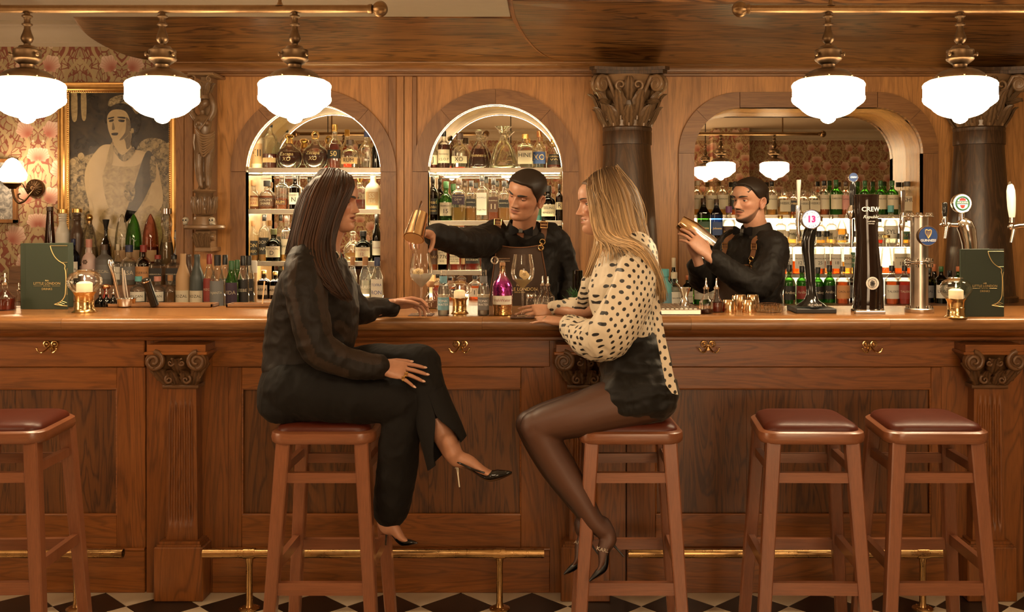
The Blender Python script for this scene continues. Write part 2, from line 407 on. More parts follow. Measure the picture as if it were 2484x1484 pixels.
def coving(name, y, s):
    pr = [(0, CEIL-.155), (-.012, CEIL-.155), (-.014, CEIL-.13), (-.03, CEIL-.125)]+[(-.03-.09*(1-math.cos(a)), CEIL-.125+.09*math.sin(a)) for a in np.linspace(0, PI/2, 8)]
    pr += [(-.125, CEIL-.03), (-.15, CEIL-.025), (-.15, CEIL), (0, CEIL)]
    return struct(MB().rings([[(x, y+s*p[0], p[1]) for p in pr] for x in (-5.5, 6.0)]).build(name, 'cream_plaster', angle=30))
coving('trim_1', WALLY, 1); coving('trim_2', REARY, -1)
struct(MB().box((XX(165, 5.65), .55, 2.655), (XX(1236, 5.6), 1.60, CEIL)).build('ceiling_drop', 'cream_plaster', smooth=False))
# evening windows: side one mirrored in portrait glass, unseen rear one added as fill
def window(name, c, w_, h, axis):
    o = empty(name, c); o.rotation_euler = (0, 0, axis); o['kind'] = 'structure'
    n = 3; pw = w_/n
    for i in range(n):
        for k in range(2): MB().box((-w_/2+i*pw+.02, -.012, -h/2+k*h/2+.02), (-w_/2+(i+1)*pw-.02, -.006, -h/2+(k+1)*h/2-.02)).build('pane', 'daylight', o, smooth=False)
    for i in range(n+1): MB().box((-w_/2+i*pw-.025, -.03, -h/2-.03), (-w_/2+i*pw+.025, 0, h/2+.03)).build('mullion', 'cream_plaster', o, smooth=False)
    for k in range(3): MB().box((-w_/2, -.028, -h/2+k*h/2-.025), (w_/2, 0, -h/2+k*h/2+.025)).build('transom', 'cream_plaster', o, smooth=False)
window('fill_window', (1.08, REARY, 1.55), 1.75, 1.7, PI); window('window_2', (-5.5, -2.6, 1.55), 1.6, 1.7, PI/2)
struct(MB().box((2.3, REARY, 0), (2.85, REARY+.4, CEIL)).build('wall_pier', 'wallpaper', smooth=False))
# ------------------------------------------------------------------ back bar
bb = thing('back_bar', 'tall oak back bar with arched mirrored niches behind the bartenders', 'back bar')
KP = F/6.70
def bx(px): return (px-CX)/KP
ZT = ZZ(186, 6.7); ZC = .985                       # underside of cornice, back counter top
def arc(cx, cz, r, a0, a1, n=24): return [(cx+r*math.cos(a), cz+r*math.sin(a)) for a in np.linspace(a0, a1, n)]
AR = [(-1.619, 1.826, .444), (-.417, 1.826, .444)]
N3 = (.896, 2.404, 2.249, .30)                     # big niche: x0, x1, top, corner radius
def opening(i, e=0.0):
    'outline of niche i, bottom left up and over to bottom right, grown by e'
    if i < 2:
        cx, cz, r = AR[i]; return [(cx-r-e, ZC)]+arc(cx, cz, r+e, PI, 0, 40)+[(cx+r+e, ZC)]
    x0, x1, zt, r = N3
    return [(x0-e, ZC)]+arc(x0+r, zt-r, r+e, PI, PI/2, 16)+arc(x1-r, zt-r, r+e, PI/2, 0, 16)+[(x1+e, ZC)]
edges = [bx(445), bx(980), bx(1470), 3.6]
for i in range(3):
    g = .0025
    poly = [(edges[i]+g, ZC)]+opening(i)+[(edges[i+1]-g, ZC), (edges[i+1]-g, ZT), (edges[i]+g, ZT)]
    MB().prism(poly, PANY, PANY+.03).build('panel', 'oak_panel', bb, smooth=False)
MB().box((bx(428), PANY-.01, ZC), (bx(447), WALLY, ZT)).build('side_board', 'oak_trim', bb, smooth=False)
# flat strips between the niches
for a, b in ((448, 470), (942, 962), (1000, 1012)):
    MB().box((bx(a), PANY-.012, ZC), (bx(b), PANY+.002, ZT), bev=.004).build('strip', 'oak_trim', bb, smooth=False)
# arched trim in separate lengths
def trim_piece(inner, outer, mat):
    poly = list(inner)+list(outer)[::-1]
    MB().prism(poly, PANY-.034, PANY+.01).build('trim_segment', mat, bb, smooth=False)
TW = .103
for cx, cz, r in AR:
    for s in (-1, 1):
        trim_piece([(cx+s*r, ZC), (cx+s*r, cz-.002)], [(cx+s*(r+TW), ZC), (cx+s*(r+TW), cz-.002)], 'oak_trim')
    cuts = [0, PI*.27, PI*.5, PI*.73, PI]
    for a0, a1 in zip(cuts[:-1], cuts[1:]):
        a1 -= .004; trim_piece(arc(cx, cz, r, a0, a1, 12), arc(cx, cz, r+TW, a0, a1, 12), 'oak_trim_h' if a0 > .1 and a1 < 3 else 'oak_trim')
x0, x1, zt, r = N3
for s, xe, xc in ((-1, x0, x0+r), (1, x1, x1-r)):
    trim_piece([(xe, ZC), (xe, zt-r-.002)], [(xe+s*TW, ZC), (xe+s*TW, zt-r-.002)], 'oak_trim')
    a = [PI, PI*.75, PI*.5] if s < 0 else [0, PI*.25, PI*.5]
    for a0, a1 in zip(a[:-1], a[1:]):
        e = .005 if a1 > a0 else -.005
        trim_piece(arc(xc, zt-r, r, a0, a1-e, 8), arc(xc, zt-r, r+TW, a0, a1-e, 8), 'oak_trim_h')
trim_piece([(x0+r+.002, zt), (x1-r-.002, zt)], [(x0+r+.002, zt+TW), (x1-r-.002, zt+TW)], 'oak_trim_h')
# niche linings and mirrors
for i in range(3):
    op = opening(i); m = MB(); n = len(op)
    m.rings([[(p[0], y, p[1]) for p in op] for y in (PANY-.034, MIRY)], closed=False)
    o2 = opening(i, .012); m.rings([[(p[0], y, p[1]) for p in o2] for y in (MIRY, PANY+.031)], closed=False)
    m.build('niche_lining', 'reveal_oak' if i < 2 else 'oak_panel', bb, angle=30, fix=False)
    MB().prism(op, MIRY, MIRY+.006).build('mirror', 'mirror_glass', bb, smooth=False)
for i in range(2):
    ol = opening(i, -.006); ol = [p for p in ol if p[1] > 1.86]
    MB().tube([(p[0], PANY+.004, p[1]) for p in ol], .0012, 6).build('light_strip', 'led_fine', bb)
# base cabinet and counter behind the bar
MB().box((bx(300), 1.95, 0), (3.6, WALLY-.01, ZC-.04)).build('cabinet_body', 'bar_oak_h', bb, smooth=False)
MB().box((XX(-60, 6.2), 1.90, ZC-.04), (3.6, WALLY, ZC), bev=.006).build('counter', 'tray_wood', bb, smooth=False)
MB().box((XX(-60, 6.2), 1.98, 0), (bx(300), WALLY, ZC-.04)).build('cabinet_body', 'bar_oak_h', bb, smooth=False)
# shelves
SHELF = []
def shelf(x0, x1, z, y0=PANY+.015, y1=MIRY-.005, led=True):
    s = MB().box((x0+.004, y0, z-.014), (x1-.004, y1, z)).build('shelf', 'shelf_glass', bb, smooth=False)
    MB().box((x0+.004, y0-.012, z-.030), (x1-.004, y0+.002, z+.002), bev=.002).build('shelf_edge', 'shelf_metal', bb, smooth=False)
    MB().box((x0+.02, y1-.014, z-.022), (x1-.02, y1-.004, z-.0155)).build('light_strip', 'led', bb, smooth=False)  # rear strip by the mirror, added as backlight for the bottles
    if led:
        MB().box((x0+.02, y0+.012, z-.026), (x1-.02, y0+.024, z-.0205)).build('light_strip', 'led', bb, smooth=False)
    SHELF.append((x0, x1, z))
glassy('shelf_glass', (.90,.93,.84), .03)
for k, zs in enumerate(((1.852, 1.578, 1.232), (1.852, 1.502, 1.172))):
    cx, cz, r = AR[k]
    for z in zs: shelf(cx-r, cx+r, z)
    MB().box((cx-r+.02, MIRY-.03, ZC), (cx+r-.02, MIRY-.018, ZC+.006)).build('light_strip', 'led', bb, smooth=False)
    MB().tube([(cx-r+.005, PANY+.01, zs[0]-.044), (cx+r-.005, PANY+.01, zs[0]-.044)], .006, 10).build('shelf_rail', 'chrome', bb)
# stepped display in the big niche
TIER = [(ZZ(521, 6.86), 2.74, 2.89), (ZZ(590, 6.78), 2.64, 2.775), (ZZ(664, 6.66), 2.52, 2.665)]
for z, ya, yb in TIER:
    xa, xb = N3[0]+.004, N3[1]-.004
    MB().box((xa, ya, z-.02), (xb, yb, z)).build('shelf', 'shelf_glass', bb, smooth=False)
    MB().box((xa, ya-.008, z-.024), (xb, ya+.002, z+.002), bev=.002).build('shelf_edge', 'shelf_metal', bb, smooth=False)
    MB().box((xa+.02, yb-.02, z-.032), (xb-.02, yb-.006, z-.022)).build('light_strip', 'led', bb, smooth=False)
for (za, zb_), yr in (((TIER[2][0], TIER[1][0]-.035), 2.672), ((TIER[1][0], TIER[0][0]-.035), 2.78), ((ZC+.02, TIER[2][0]-.035), 2.60)):
    MB().box((N3[0]+.01, yr, za+.004), (N3[1]-.01, yr+.006, zb_)).build('lit_riser', 'riser_light', bb, smooth=False)
MB().box((N3[0]+.03, 2.86, ZC), (N3[1]-.03, 2.885, ZC+.008)).build('light_strip', 'led', bb, smooth=False)
# ------------------------------------------------------------------ cornice and canopy
cn = thing('canopy', 'dark figured oak canopy with moulded cornice above the back bar', 'canopy')
xl = bx(395)
pr = [(0, ZT), (-.045, ZT), (-.048, ZT+.012), (-.06, ZT+.016), (-.06, ZT+.022)]+[(-.07-.045*(1-math.cos(a)), ZT+.025+.05*math.sin(a)) for a in np.linspace(0, PI/2, 6)]
pr += [(-.118, ZT+.09), (-.13, ZT+.095), (-.13, ZT+.105), (0, ZT+.105)]
MB().rings([[(x, PANY+p[0], p[1]) for p in pr] for x in (xl, 3.6)]).build('cornice', 'oak_trim_h', cn, angle=30)
MB().box((bx(395), PANY, ZT), (3.6, WALLY-.005, ZT+.10)).build('cornice_board', 'oak_trim_h', cn, smooth=False)
def soffit(name, plan, thick, mat):
    'board following a slope in depth; plan = list of (px, py, d) corners seen from the room'
    n = len(plan); pts = [P(*p) for p in plan]
    m = MB(); vs = pts+[p+Vector((0, 0, thick)) for p in pts]
    m.add(vs, [tuple(range(n)), tuple(range(n, 2*n))[::-1]]+[(i, (i+1) % n, (i+1) % n+n, i+n) for i in range(n)])
    return m.build(name, mat, cn, smooth=False)
DF1, DB = 5.72, 6.60
def dd(py, y0, d0, y1=152, d1=DB): return d0+(d1-d0)*(py-y0)/(y1-y0)
lc = catmull([(176, 38), (190, 62), (222, 93), (280, 124), (350, 144), (470, 152)], 5)
plan = [(x, y, dd(y, 40, DF1)) for x, y in lc]+[(1600, 152, DB), (1600, 48, dd(48, 40, DF1)), (900, 42, dd(42, 40, DF1))]
soffit('soffit_board', plan, .03, 'oak_soffit')
DF2 = 5.35
lc2 = catmull([(1243, 2), (1250, 38), (1268, 78), (1300, 118), (1332, 140), (1368, 150)], 5)
plan = [(x, y, dd(y, 2, DF2, 150, 6.55)) for x, y in lc2]+[(2900, 172, 6.5), (2900, 12, DF2)]
soffit('soffit_board', plan, .035, 'oak_soffit')
m = MB(); a = [P(x, y, dd(y, 2, DF2, 150, 6.55)-.01) for x, y in lc2]
m.rings([[p+Vector((0,0,0)), p+Vector((-.028,0,.012)), p+Vector((-.028,0,.04)), p+Vector((0,0,.03))] for p in a]); m.build('edge_strip', 'oak_panel_h', cn, angle=30)
# ------------------------------------------------------------------ bar counter
bar = thing('bar_counter', 'long panelled dark oak bar counter with carved pilasters', 'bar counter')
KB = F/4.1
def fx(px): return (px-CX)/KB
def fz(py): return H-(py-CY)/KB
XL, XR = -2.75, 2.75
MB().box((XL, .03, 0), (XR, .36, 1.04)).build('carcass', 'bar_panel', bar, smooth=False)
PIL = [-1.506, .106, 1.718]
def bead(x0, x1, z0, z1, y, wd=.012):
    m = MB()
    for a, b in (((x0, z0), (x1, z0)), ((x1, z0), (x1, z1)), ((x1, z1), (x0, z1)), ((x0, z1), (x0, z0))):
        m.tube([(a[0], y, a[1]), (b[0], y, b[1])], wd/2, 8)
    return m.build('panel_bead', 'bar_oak_h', bar)
def section(xa, xb):
    'one bay between pilasters: frieze, framed panel, plinth'
    zt, zf, zr, zp, zb, zk = 1.03, fz(890), fz(943), fz(1250), fz(1330), 0.0
    st = .118
    MB().box((xa, -.006, zf+.001), (xb, .04, zt), bev=.003).build('frieze', 'bar_oak_h', bar, smooth=False)
    for a, b in ((xa, xa+st), (xb-st, xb)):
        MB().box((a+.0005, .004, zb), (b-.0005, .04, zf-.001), bev=.002).build('stile', 'bar_oak_v', bar, smooth=False)
    MB().box((xa+st, .005, zr), (xb-st, .04, zf-.001), bev=.002).build('rail', 'bar_oak_h', bar, smooth=False)
    MB().box((xa+st, .005, zb), (xb-st, .04, zp), bev=.002).build('rail', 'bar_oak_h', bar, smooth=False)
    n = max(1, round((xb-xa-2*st)/.42)); wpan = (xb-xa-2*st)/n
    for i in range(n):
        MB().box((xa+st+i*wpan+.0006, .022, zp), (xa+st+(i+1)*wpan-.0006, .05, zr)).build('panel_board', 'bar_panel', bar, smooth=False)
    bead(xa+st, xb-st, zp, zr, .012)
    MB().box((xa, -.004, .0), (xb, .04, zb-.006), bev=.003).build('plinth', 'bar_oak_h', bar, smooth=False)
    MB().tube([(xa, -.002, zb-.003), (xb, -.002, zb-.003)], .008, 8).build('plinth_bead', 'bar_oak_h', bar)
for a, b in ((XL, fx(352)), (fx(515), fx(1334)), (fx(1520), fx(2330))): section(a, b)
for c in PIL:
    MB().box((c-.165, .0, 0), (c+.165, .05, 1.03)).build('backing_board', 'bar_oak_v', bar, smooth=False)
# pilasters
def scroll(m, c, r, y, s, turns=1.6, th=.011):
    pts = []; 
    for k in range(26):
        t = k/25; a = t*turns*2*PI; rr = r*(1-.82*t); pts.append((c[0]+s*rr*math.cos(a+PI/2), y-.012*t, c[1]+rr*math.sin(a+PI/2)))
    m.tube(pts, [th*(1-.55*k/25) for k in range(26)], 8)
def leafy(m, base, tip, width, curl=.03, ridges=5, out=Vector((0,-1,0)), n=9):
    'an acanthus leaf: lobed, ribbed and curled over at the tip'
    base, tip = Vector(base), Vector(tip); ax = tip-base; L = ax.length; ax.normalize(); side = ax.cross(out).normalized(); rows = []
    K = 4*ridges+1
    for i in range(n):
        t = i/(n-1); wd = width*(.35+.65*math.sin(PI*min(1, .18+.75*t)))*(1.0 if t < .9 else .8)*(1+.16*math.sin(t*22)); bul = math.sin(t*PI)*.25*width
        p = base+ax*L*t+out*(bul+curl*t**3); row = []
        if t > .8: p = p-ax*(t-.8)*L*.35+out*curl*(t-.8)
        for k in range(K):
            s = k/(K-1)*2-1; row.append(p+side*s*wd/2+out*(.10*width*(1-s*s)+.05*width*math.cos(s*PI*ridges)*(1-.3*abs(s))))
        rows.append(row)
    o = len(m.v); m.rings(rows, closed=False)
    m.rings([[q-out*.012 for q in r] for r in rows], closed=False)
for c in PIL:
    p = empty('pilaster'); p.parent = bar; yF = -.085
    m = MB().box((c-.098, -.10, 0), (c+.098, .02, .215), bev=.004); m.box((c-.088, -.092, .215), (c+.088, .02, .224)); m.box((c-.08, -.084, .224), (c+.08, .02, .234)); m.build('base_block', 'bar_oak_v', p, smooth=False)
    # fluted shaft
    z0, z1, w0, w1 = .234, .842, .064, .058; cols = []; K = 61
    m = MB(); rows = []
    for i in range(25):
        tt_ = i/24; z = z0+(z1-z0)*tt_; wd = w0+(w1-w0)*tt_; row = []
        fl_ = smoothstep((tt_-.10)/.03)*smoothstep((.90-tt_)/.03)
        for k in range(K):
            s = k/(K-1)*2-1; f = 0
            if abs(s) < .82: f = .008*max(0, math.sin((s+.82)/1.64*5*2*PI-PI/2)*.5+.5)*fl_
            row.append((c+s*wd, -.062+f, z))
        rows.append([(c-wd, .01, z)]+row+[(c+wd, .01, z)])
    m.rings(rows, closed=False); m.build('fluted_shaft', 'bar_oak_v', p, angle=60, fix=False)
    MB().tube([(c-.072, -.066, .848), (c+.072, -.066, .848)], .010, 10).box((c-.07, -.064, .842), (c+.07, .01, .856)).build('collar', 'carved_wood_bar', p)
    # carved capital
    m = MB(); rg = []
    for t in np.linspace(0, 1, 8):
        hw = .062+.06*t**2.2; yf = -.068-.045*t**2.2; z = .856+.125*t
        rg.append([(c-hw, .01, z), (c+hw, .01, z), (c+hw, yf, z), (c, yf+.012*t, z), (c-hw, yf, z)])
    m.rings(rg)
    for s in (-1, 1):
        m.lathe([(.036, -.02), (.040, -.012), (.040, .0), (.034, .008)], 20, (c+s*.084, -.106, .955), 'Y')
        scroll(m, (c+s*.084, .955), .038, -.122, s); scroll(m, (c+s*.034, .880), .018, -.098, -s, 1.3, .007); scroll(m, (c+s*.022, .948), .016, -.112, s, 1.2, .006)
        leafy(m, (c+s*.05, -.075, .858), (c+s*.086, -.098, .935), .045, .03, 3); leafy(m, (c+s*.02, -.078, .858), (c+s*.03, -.095, .925), .04, .03, 3)
        m.tube([(c+s*.118, -.1, .95), (c+s*.10, -.105, .915), (c+s*.075, -.09, .875)], [.012, .009, .006], 8)
    leafy(m, (c, -.085, .90), (c, -.108, .972), .05, .022, 3)
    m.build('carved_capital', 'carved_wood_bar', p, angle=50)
    m = MB().box((c-.125, -.128, .980), (c+.125, .02, .992), bev=.003); m.box((c-.115, -.118, .992), (c+.115, .02, 1.02)); m.build('abacus', 'bar_oak_h', p, smooth=False)
# bar top: moulding below, boards above
pr = [(.10, 1.026), (-.03, 1.026), (-.036, 1.03), (-.036, 1.04), (-.05, 1.045)]+[(-.05-.05*math.sin(a), 1.045+.03*(1-math.cos(a))) for a in np.linspace(0, PI/2, 7)]+[(-.105, 1.078), (.10, 1.078)]
MB().rings([[(x, p[0], p[1]) for p in pr] for x in (XL, XR)]).build('top_moulding', 'bar_oak_h', bar, angle=30)
bt = thing('bar_worktop', 'polished oak bar top running the full width of the counter', 'bar top')
ZB = 1.126
cuts = [XL, -1.95, -.30, .52, 1.3, XR]
for row, (ya, yb) in enumerate(((-.14, .03), (.03, .20), (.20, .43))):
    off = (0, .55, .2)[row]
    xs = [XL]+[c+off for c in cuts[1:-1]]+[XR]
    for a, b in zip(xs[:-1], xs[1:]):
        if row == 0:
            pr = [(yb, 1.078), (ya+.012, 1.078), (ya+.003, 1.084), (ya, 1.095), (ya, 1.108), (ya+.004, 1.119), (ya+.014, ZB), (yb, ZB)]
            MB().rings([[(x, p[0], p[1]) for p in pr] for x in (a+.0004, b-.0004)]).build('top_board', 'bar_top', bt, angle=50)
        else: MB().box((a+.0004, ya+.0003, 1.078), (b-.0004, yb-.0003, ZB)).build('top_board', 'bar_top', bt, smooth=False)
# ------------------------------------------------------------------ pendant lamps on brass rails
LY = -.07; KL = F/(LY-CAMY); RZ = 2.352
def lamp_parts(root):
    z = lambda py: -(py-22)/KL                     # height below the rail axis, from photo rows of one lamp
    m = MB().lathe([(.010, z(30)), (.012, z(36)), (.020, z(38)), (.021, z(41)), (.013, z(44)), (.011, z(50)), (.013, z(56)), (.020, z(58)), (.020, z(61)), (.012, z(64)),
                    (.012, z(70)), (.017, z(80)), (.023, z(90)), (.024, z(95)), (.020, z(101)), (.012, z(106)), (.013, z(108)), (.012, z(111))], 20)
    m.build('stem', 'antique_brass', root)
    MB().lathe([(.012, z(110)), (.03, z(112)), (.036, z(117)), (.040, z(119)), (.052, z(121)), (.053, z(124)), (.052, z(126)), (.052, z(141)), (.054, z(143)), (.052, z(146)), (.045, z(149)), (.04, z(152)), (.028, z(157)), (.026, z(162)), (.028, z(166))], 28).build('gallery', 'antique_brass', root)
    MB().lathe([(.028, z(165)), (.05, z(168)), (.072, z(173)), (.09, z(180)), (.098, z(186)), (.101, z(191)), (.099, z(193)), (.06, z(192))], 36).build('cap', 'antique_brass', root)
    m = MB()
    for k in range(6):
        a = k*PI/3+.3; m.sphere((.101*math.cos(a), .101*math.sin(a), z(188)), .004, 8, 6)
    for k in range(3):
        a = k*PI*2/3-.5; m.lathe([(.004, .05), (.004, .058), (.008, .059), (.009, .064), (.006, .067)], 10, (0,0,0), 'X')
        n0 = len(m.v)-50; m.xf(Matrix.Translation((0,0,z(134))) @ Matrix.Rotation(a, 4, 'Z'), n0)
    m.build('screws', 'antique_brass', root)
    g = MB().lathe([(.098, z(192)), (.118, z(194)), (.136, z(200)), (.1425, z(206)), (.1425, z(211)), (.1405, z(213)), (.1405, z(234)), (.1425, z(236)), (.1425, z(243)), (.137, z(249)), (.118, z(258)), (.112, z(260)),
                    (.10, z(268)), (.083, z(276)), (.065, z(281)), (.042, z(285)), (.030, z(287)), (.028, z(291)), (.020, z(296)), (.009, z(299)), (.001, z(300))], 40)
    g.build('glass_shade', 'lamp_glass', root, angle=70)
def rail(name, x0, x1, lamps, label, labs, knob0, knob1):
    r = thing(name, label, 'light rail')
    MB().tube([(x0, LY, RZ), (x1, LY, RZ)], .0165, 20).build('tube', 'rail_brass', r)
    for x, on, s in ((x0, knob0, -1), (x1, knob1, 1)):
        if not on: continue
        m = MB(); m.lathe([(.018, -.012), (.020, -.004), (.020, .004), (.014, .008)], 18, (x, LY, RZ), 'X')
        c = x+s*.036; seg = 40; rg = []
        for i in range(1, 12):
            t_ = PI*i/12; rr = .031*math.sin(t_)
            rg.append([(c-s*.031*math.cos(t_)*1.0, LY+rr*(1+.08*math.cos(8*2*PI*j/seg*1.0))*math.cos(2*PI*j/seg), RZ+rr*(1+.08*math.cos(8*2*PI*j/seg))*math.sin(2*PI*j/seg)) for j in range(seg)])
        m.rings(rg); m.build('finial', 'rail_brass', r)
    for hx in (x0+.18*(x1-x0), x1-.20*(x1-x0)):
        MB().lathe([(.02, RZ+.012), (.012, RZ+.018), (.007, RZ+.03), (.007, CEIL-.03), (.03, CEIL-.02), (.045, CEIL-.002)], 14, (hx, LY, 0)).build('hanger', 'rail_brass', r)
    first = None
    for px, lab in zip(lamps, labs):
        t = thing('pendant_lamp', lab, 'lamp', (px, LY, RZ), 0, 'opal glass pendants on the brass rails')
        if LAMP0[0] is None: lamp_parts(t); LAMP0[0] = t
        else:
            for ch in LAMP0[0].children: c = ch.copy(); COL.objects.link(c); c.parent = t
LAMP0 = [None]
lx = lambda px: (px-CX)/KL
rail('light_rail', lx(-205), lx(900), [lx(66), lx(394), lx(715)], 'brass rail with ribbed end ball carrying three opal pendants',
     ['opal glass pendant at the far end of the rail, above the green menu', 'opal glass pendant hanging in front of the sepia portrait', 'opal glass pendant hanging in front of the arch over the dark-haired woman'], True, True)
rail('light_rail', lx(1816), lx(2920), [lx(2009), lx(2329), lx(2650)], 'brass rail with ribbed end ball above the beer taps',
     ['opal glass pendant in front of the wide mirror frame, nearer the man shaking', 'opal glass pendant beside the carved column above the round green tap sign', 'opal glass pendant at the end of the rail beyond the beer taps'], True, True)
for k, (x, y) in enumerate(((-.57, -2.15), (-2.75, -2.15), (1.75, -2.15))):       # middle-arch pendant is a mirrored room lamp; outer two added as front fill
    t = thing('room_pendant', ['opal pendant of the room, reflected in the middle arch', 'opal pendant added for front fill, reflected beyond the dark-haired woman', 'opal pendant added for front fill, reflected in the wide mirror'][k], 'lamp', (x, y, RZ+.06))
    for ch in LAMP0[0].children: c = ch.copy(); COL.objects.link(c); c.parent = t
    MB().lathe([(.006, 0), (.006, CEIL-RZ-.09), (.03, CEIL-RZ-.075), (.05, CEIL-RZ-.062)], 12).build('rod', 'dark_metal', t)
# ------------------------------------------------------------------ carved columns
KC = F/6.42
def cz(py): return H-(py-CY)/KC
def column(px, label):
    cx, cy = (px-CX)/KC, PANY-.14
    c = thing('column', label, 'column', (cx, cy, ZC))
    b = ZC
    MB().lathe([(.235, 0), (.235, .03), (.22, .04), (.205, cz(640)-b), (.152, cz(350)-b), (.150, cz(346)-b)], 48).build('shaft', 'column_wood', c)
    MB().lathe([(.150, cz(349)-b), (.160, cz(348)-b), (.160, cz(318)-b), (.157, cz(316)-b), (.160, cz(312)-b), (.161, cz(308)-b), (.155, cz(305)-b), (.140, cz(304)-b)], 48).build('collar', 'column_wood', c)
    z0, z1 = cz(305)-b, cz(182)-b; hh = z1-z0; m = MB()
    m.lathe([(.142, z0), (.146, z0+.2*hh), (.155, z0+.5*hh), (.18, z0+.8*hh), (.21, z1)], 40)
    for row, (n, za, zb, rr, wd, cu) in enumerate(((10, 0, .42, .146, .082, .045), (10, .12, .72, .150, .085, .06))):
        for k in range(n):
            a = 2*PI*(k+.5*row)/n-PI/2; out = Vector((math.cos(a), math.sin(a), 0))
            leafy(m, out*rr+Vector((0,0,z0+za*hh)), out*(rr+.03)+Vector((0,0,z0+zb*hh)), wd, cu, 3, out)
            m.tube([out*(rr+.015)+Vector((0,0,z0+za*hh)), out*(rr+.03)+Vector((0,0,z0+zb*hh*.8))], .007, 6)
    for k in range(4):                               # corner volutes
        a = PI/4+k*PI/2; out = Vector((math.cos(a), math.sin(a), 0)); side = Vector((-out.y, out.x, 0))
        for s in (-1, 1):
            pts = []; c0 = out*.262+Vector((0,0,z0+.80*hh))
            pts = [out*.16+side*s*.05+Vector((0,0,z0+.5*hh)), out*.19+side*s*.035+Vector((0,0,z0+.74*hh)), out*.225+side*s*.026+Vector((0,0,z0+.95*hh))]
            for q in range(22):
                f = q/21; an = PI*.62-f*2.9*PI; r_ = .052*(1-.72*f); pts.append(c0+out*r_*math.cos(an)+Vector((0,0,r_*math.sin(an)))+side*s*(.02+.010*f))
            m.tube(pts, [.014]*3+[.015-.008*q/21 for q in range(22)], 8)
        # solid scroll drum and the leaf under it
        o_ = len(m.v); m.lathe([(.02, -.034), (.044, -.028), (.040, 0), (.044, .028), (.02, .034)], 18, (0,0,0), 'Y')
        m.xf(Matrix.Translation(out*.262+Vector((0,0,z0+.80*hh))) @ Matrix.Rotation(a, 4, 'Z'), o_)
        leafy(m, out*.17+Vector((0,0,z0+.45*hh)), out*.27+Vector((0,0,z0+.60*hh)), .07, .03, 3, Vector((out.x*.3, out.y*.3, -1)).normalized())
        a2 = a+PI/4; o2 = Vector((math.cos(a2), math.sin(a2), 0)); s2 = Vector((-o2.y, o2.x, 0))
        leafy(m, o2*.165+Vector((0,0,z0+.5*hh)), o2*.20+Vector((0,0,z0+.98*hh)), .075, .03, 3, o2)
        for s in (-1, 1):
            c1 = o2*.205+s2*s*.055+Vector((0,0,z0+.78*hh)); pts = []
            for q in range(16):
                f = q/15; an = -PI*.5+s*(0)+f*2.2*PI; r_ = .034*(1-.7*f); pts.append(c1+s2*s*r_*math.cos(an)+Vector((0,0,r_*math.sin(an)))+o2*.012*f)
            m.tube(pts, [.010-.004*q/15 for q in range(16)], 7)
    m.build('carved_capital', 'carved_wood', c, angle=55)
    pl = []
    for k in range(4):                               # concave abacus
        a = PI/4+k*PI/2; e0 = Vector((math.cos(a), math.sin(a)))*.335; e1 = Vector((math.cos(a+PI/2), math.sin(a+PI/2)))*.335; mid = (e0+e1)/2
        d_ = (e1-e0).normalized(); e0b = e0+d_*.03; e1b = e1-d_*.03
        for f in np.linspace(0, 1, 9): q = e0b.lerp(e1b, f); q = q-mid.normalized()*.045*math.sin(PI*f); pl.append((q.x, q.y))
    MB().prism(pl, z1, z1+.022, plane='XY').build('abacus', 'column_wood', c, smooth=False)
    MB().prism([(x*1.06, y*1.06) for x, y in pl], z1+.022, z1+.042, plane='XY').build('abacus', 'column_wood', c, smooth=False)
column(1525, 'dark tapering column with carved leaf capital behind the blonde woman')
column(2397, 'dark tapering column with carved leaf capital beyond the beer taps')
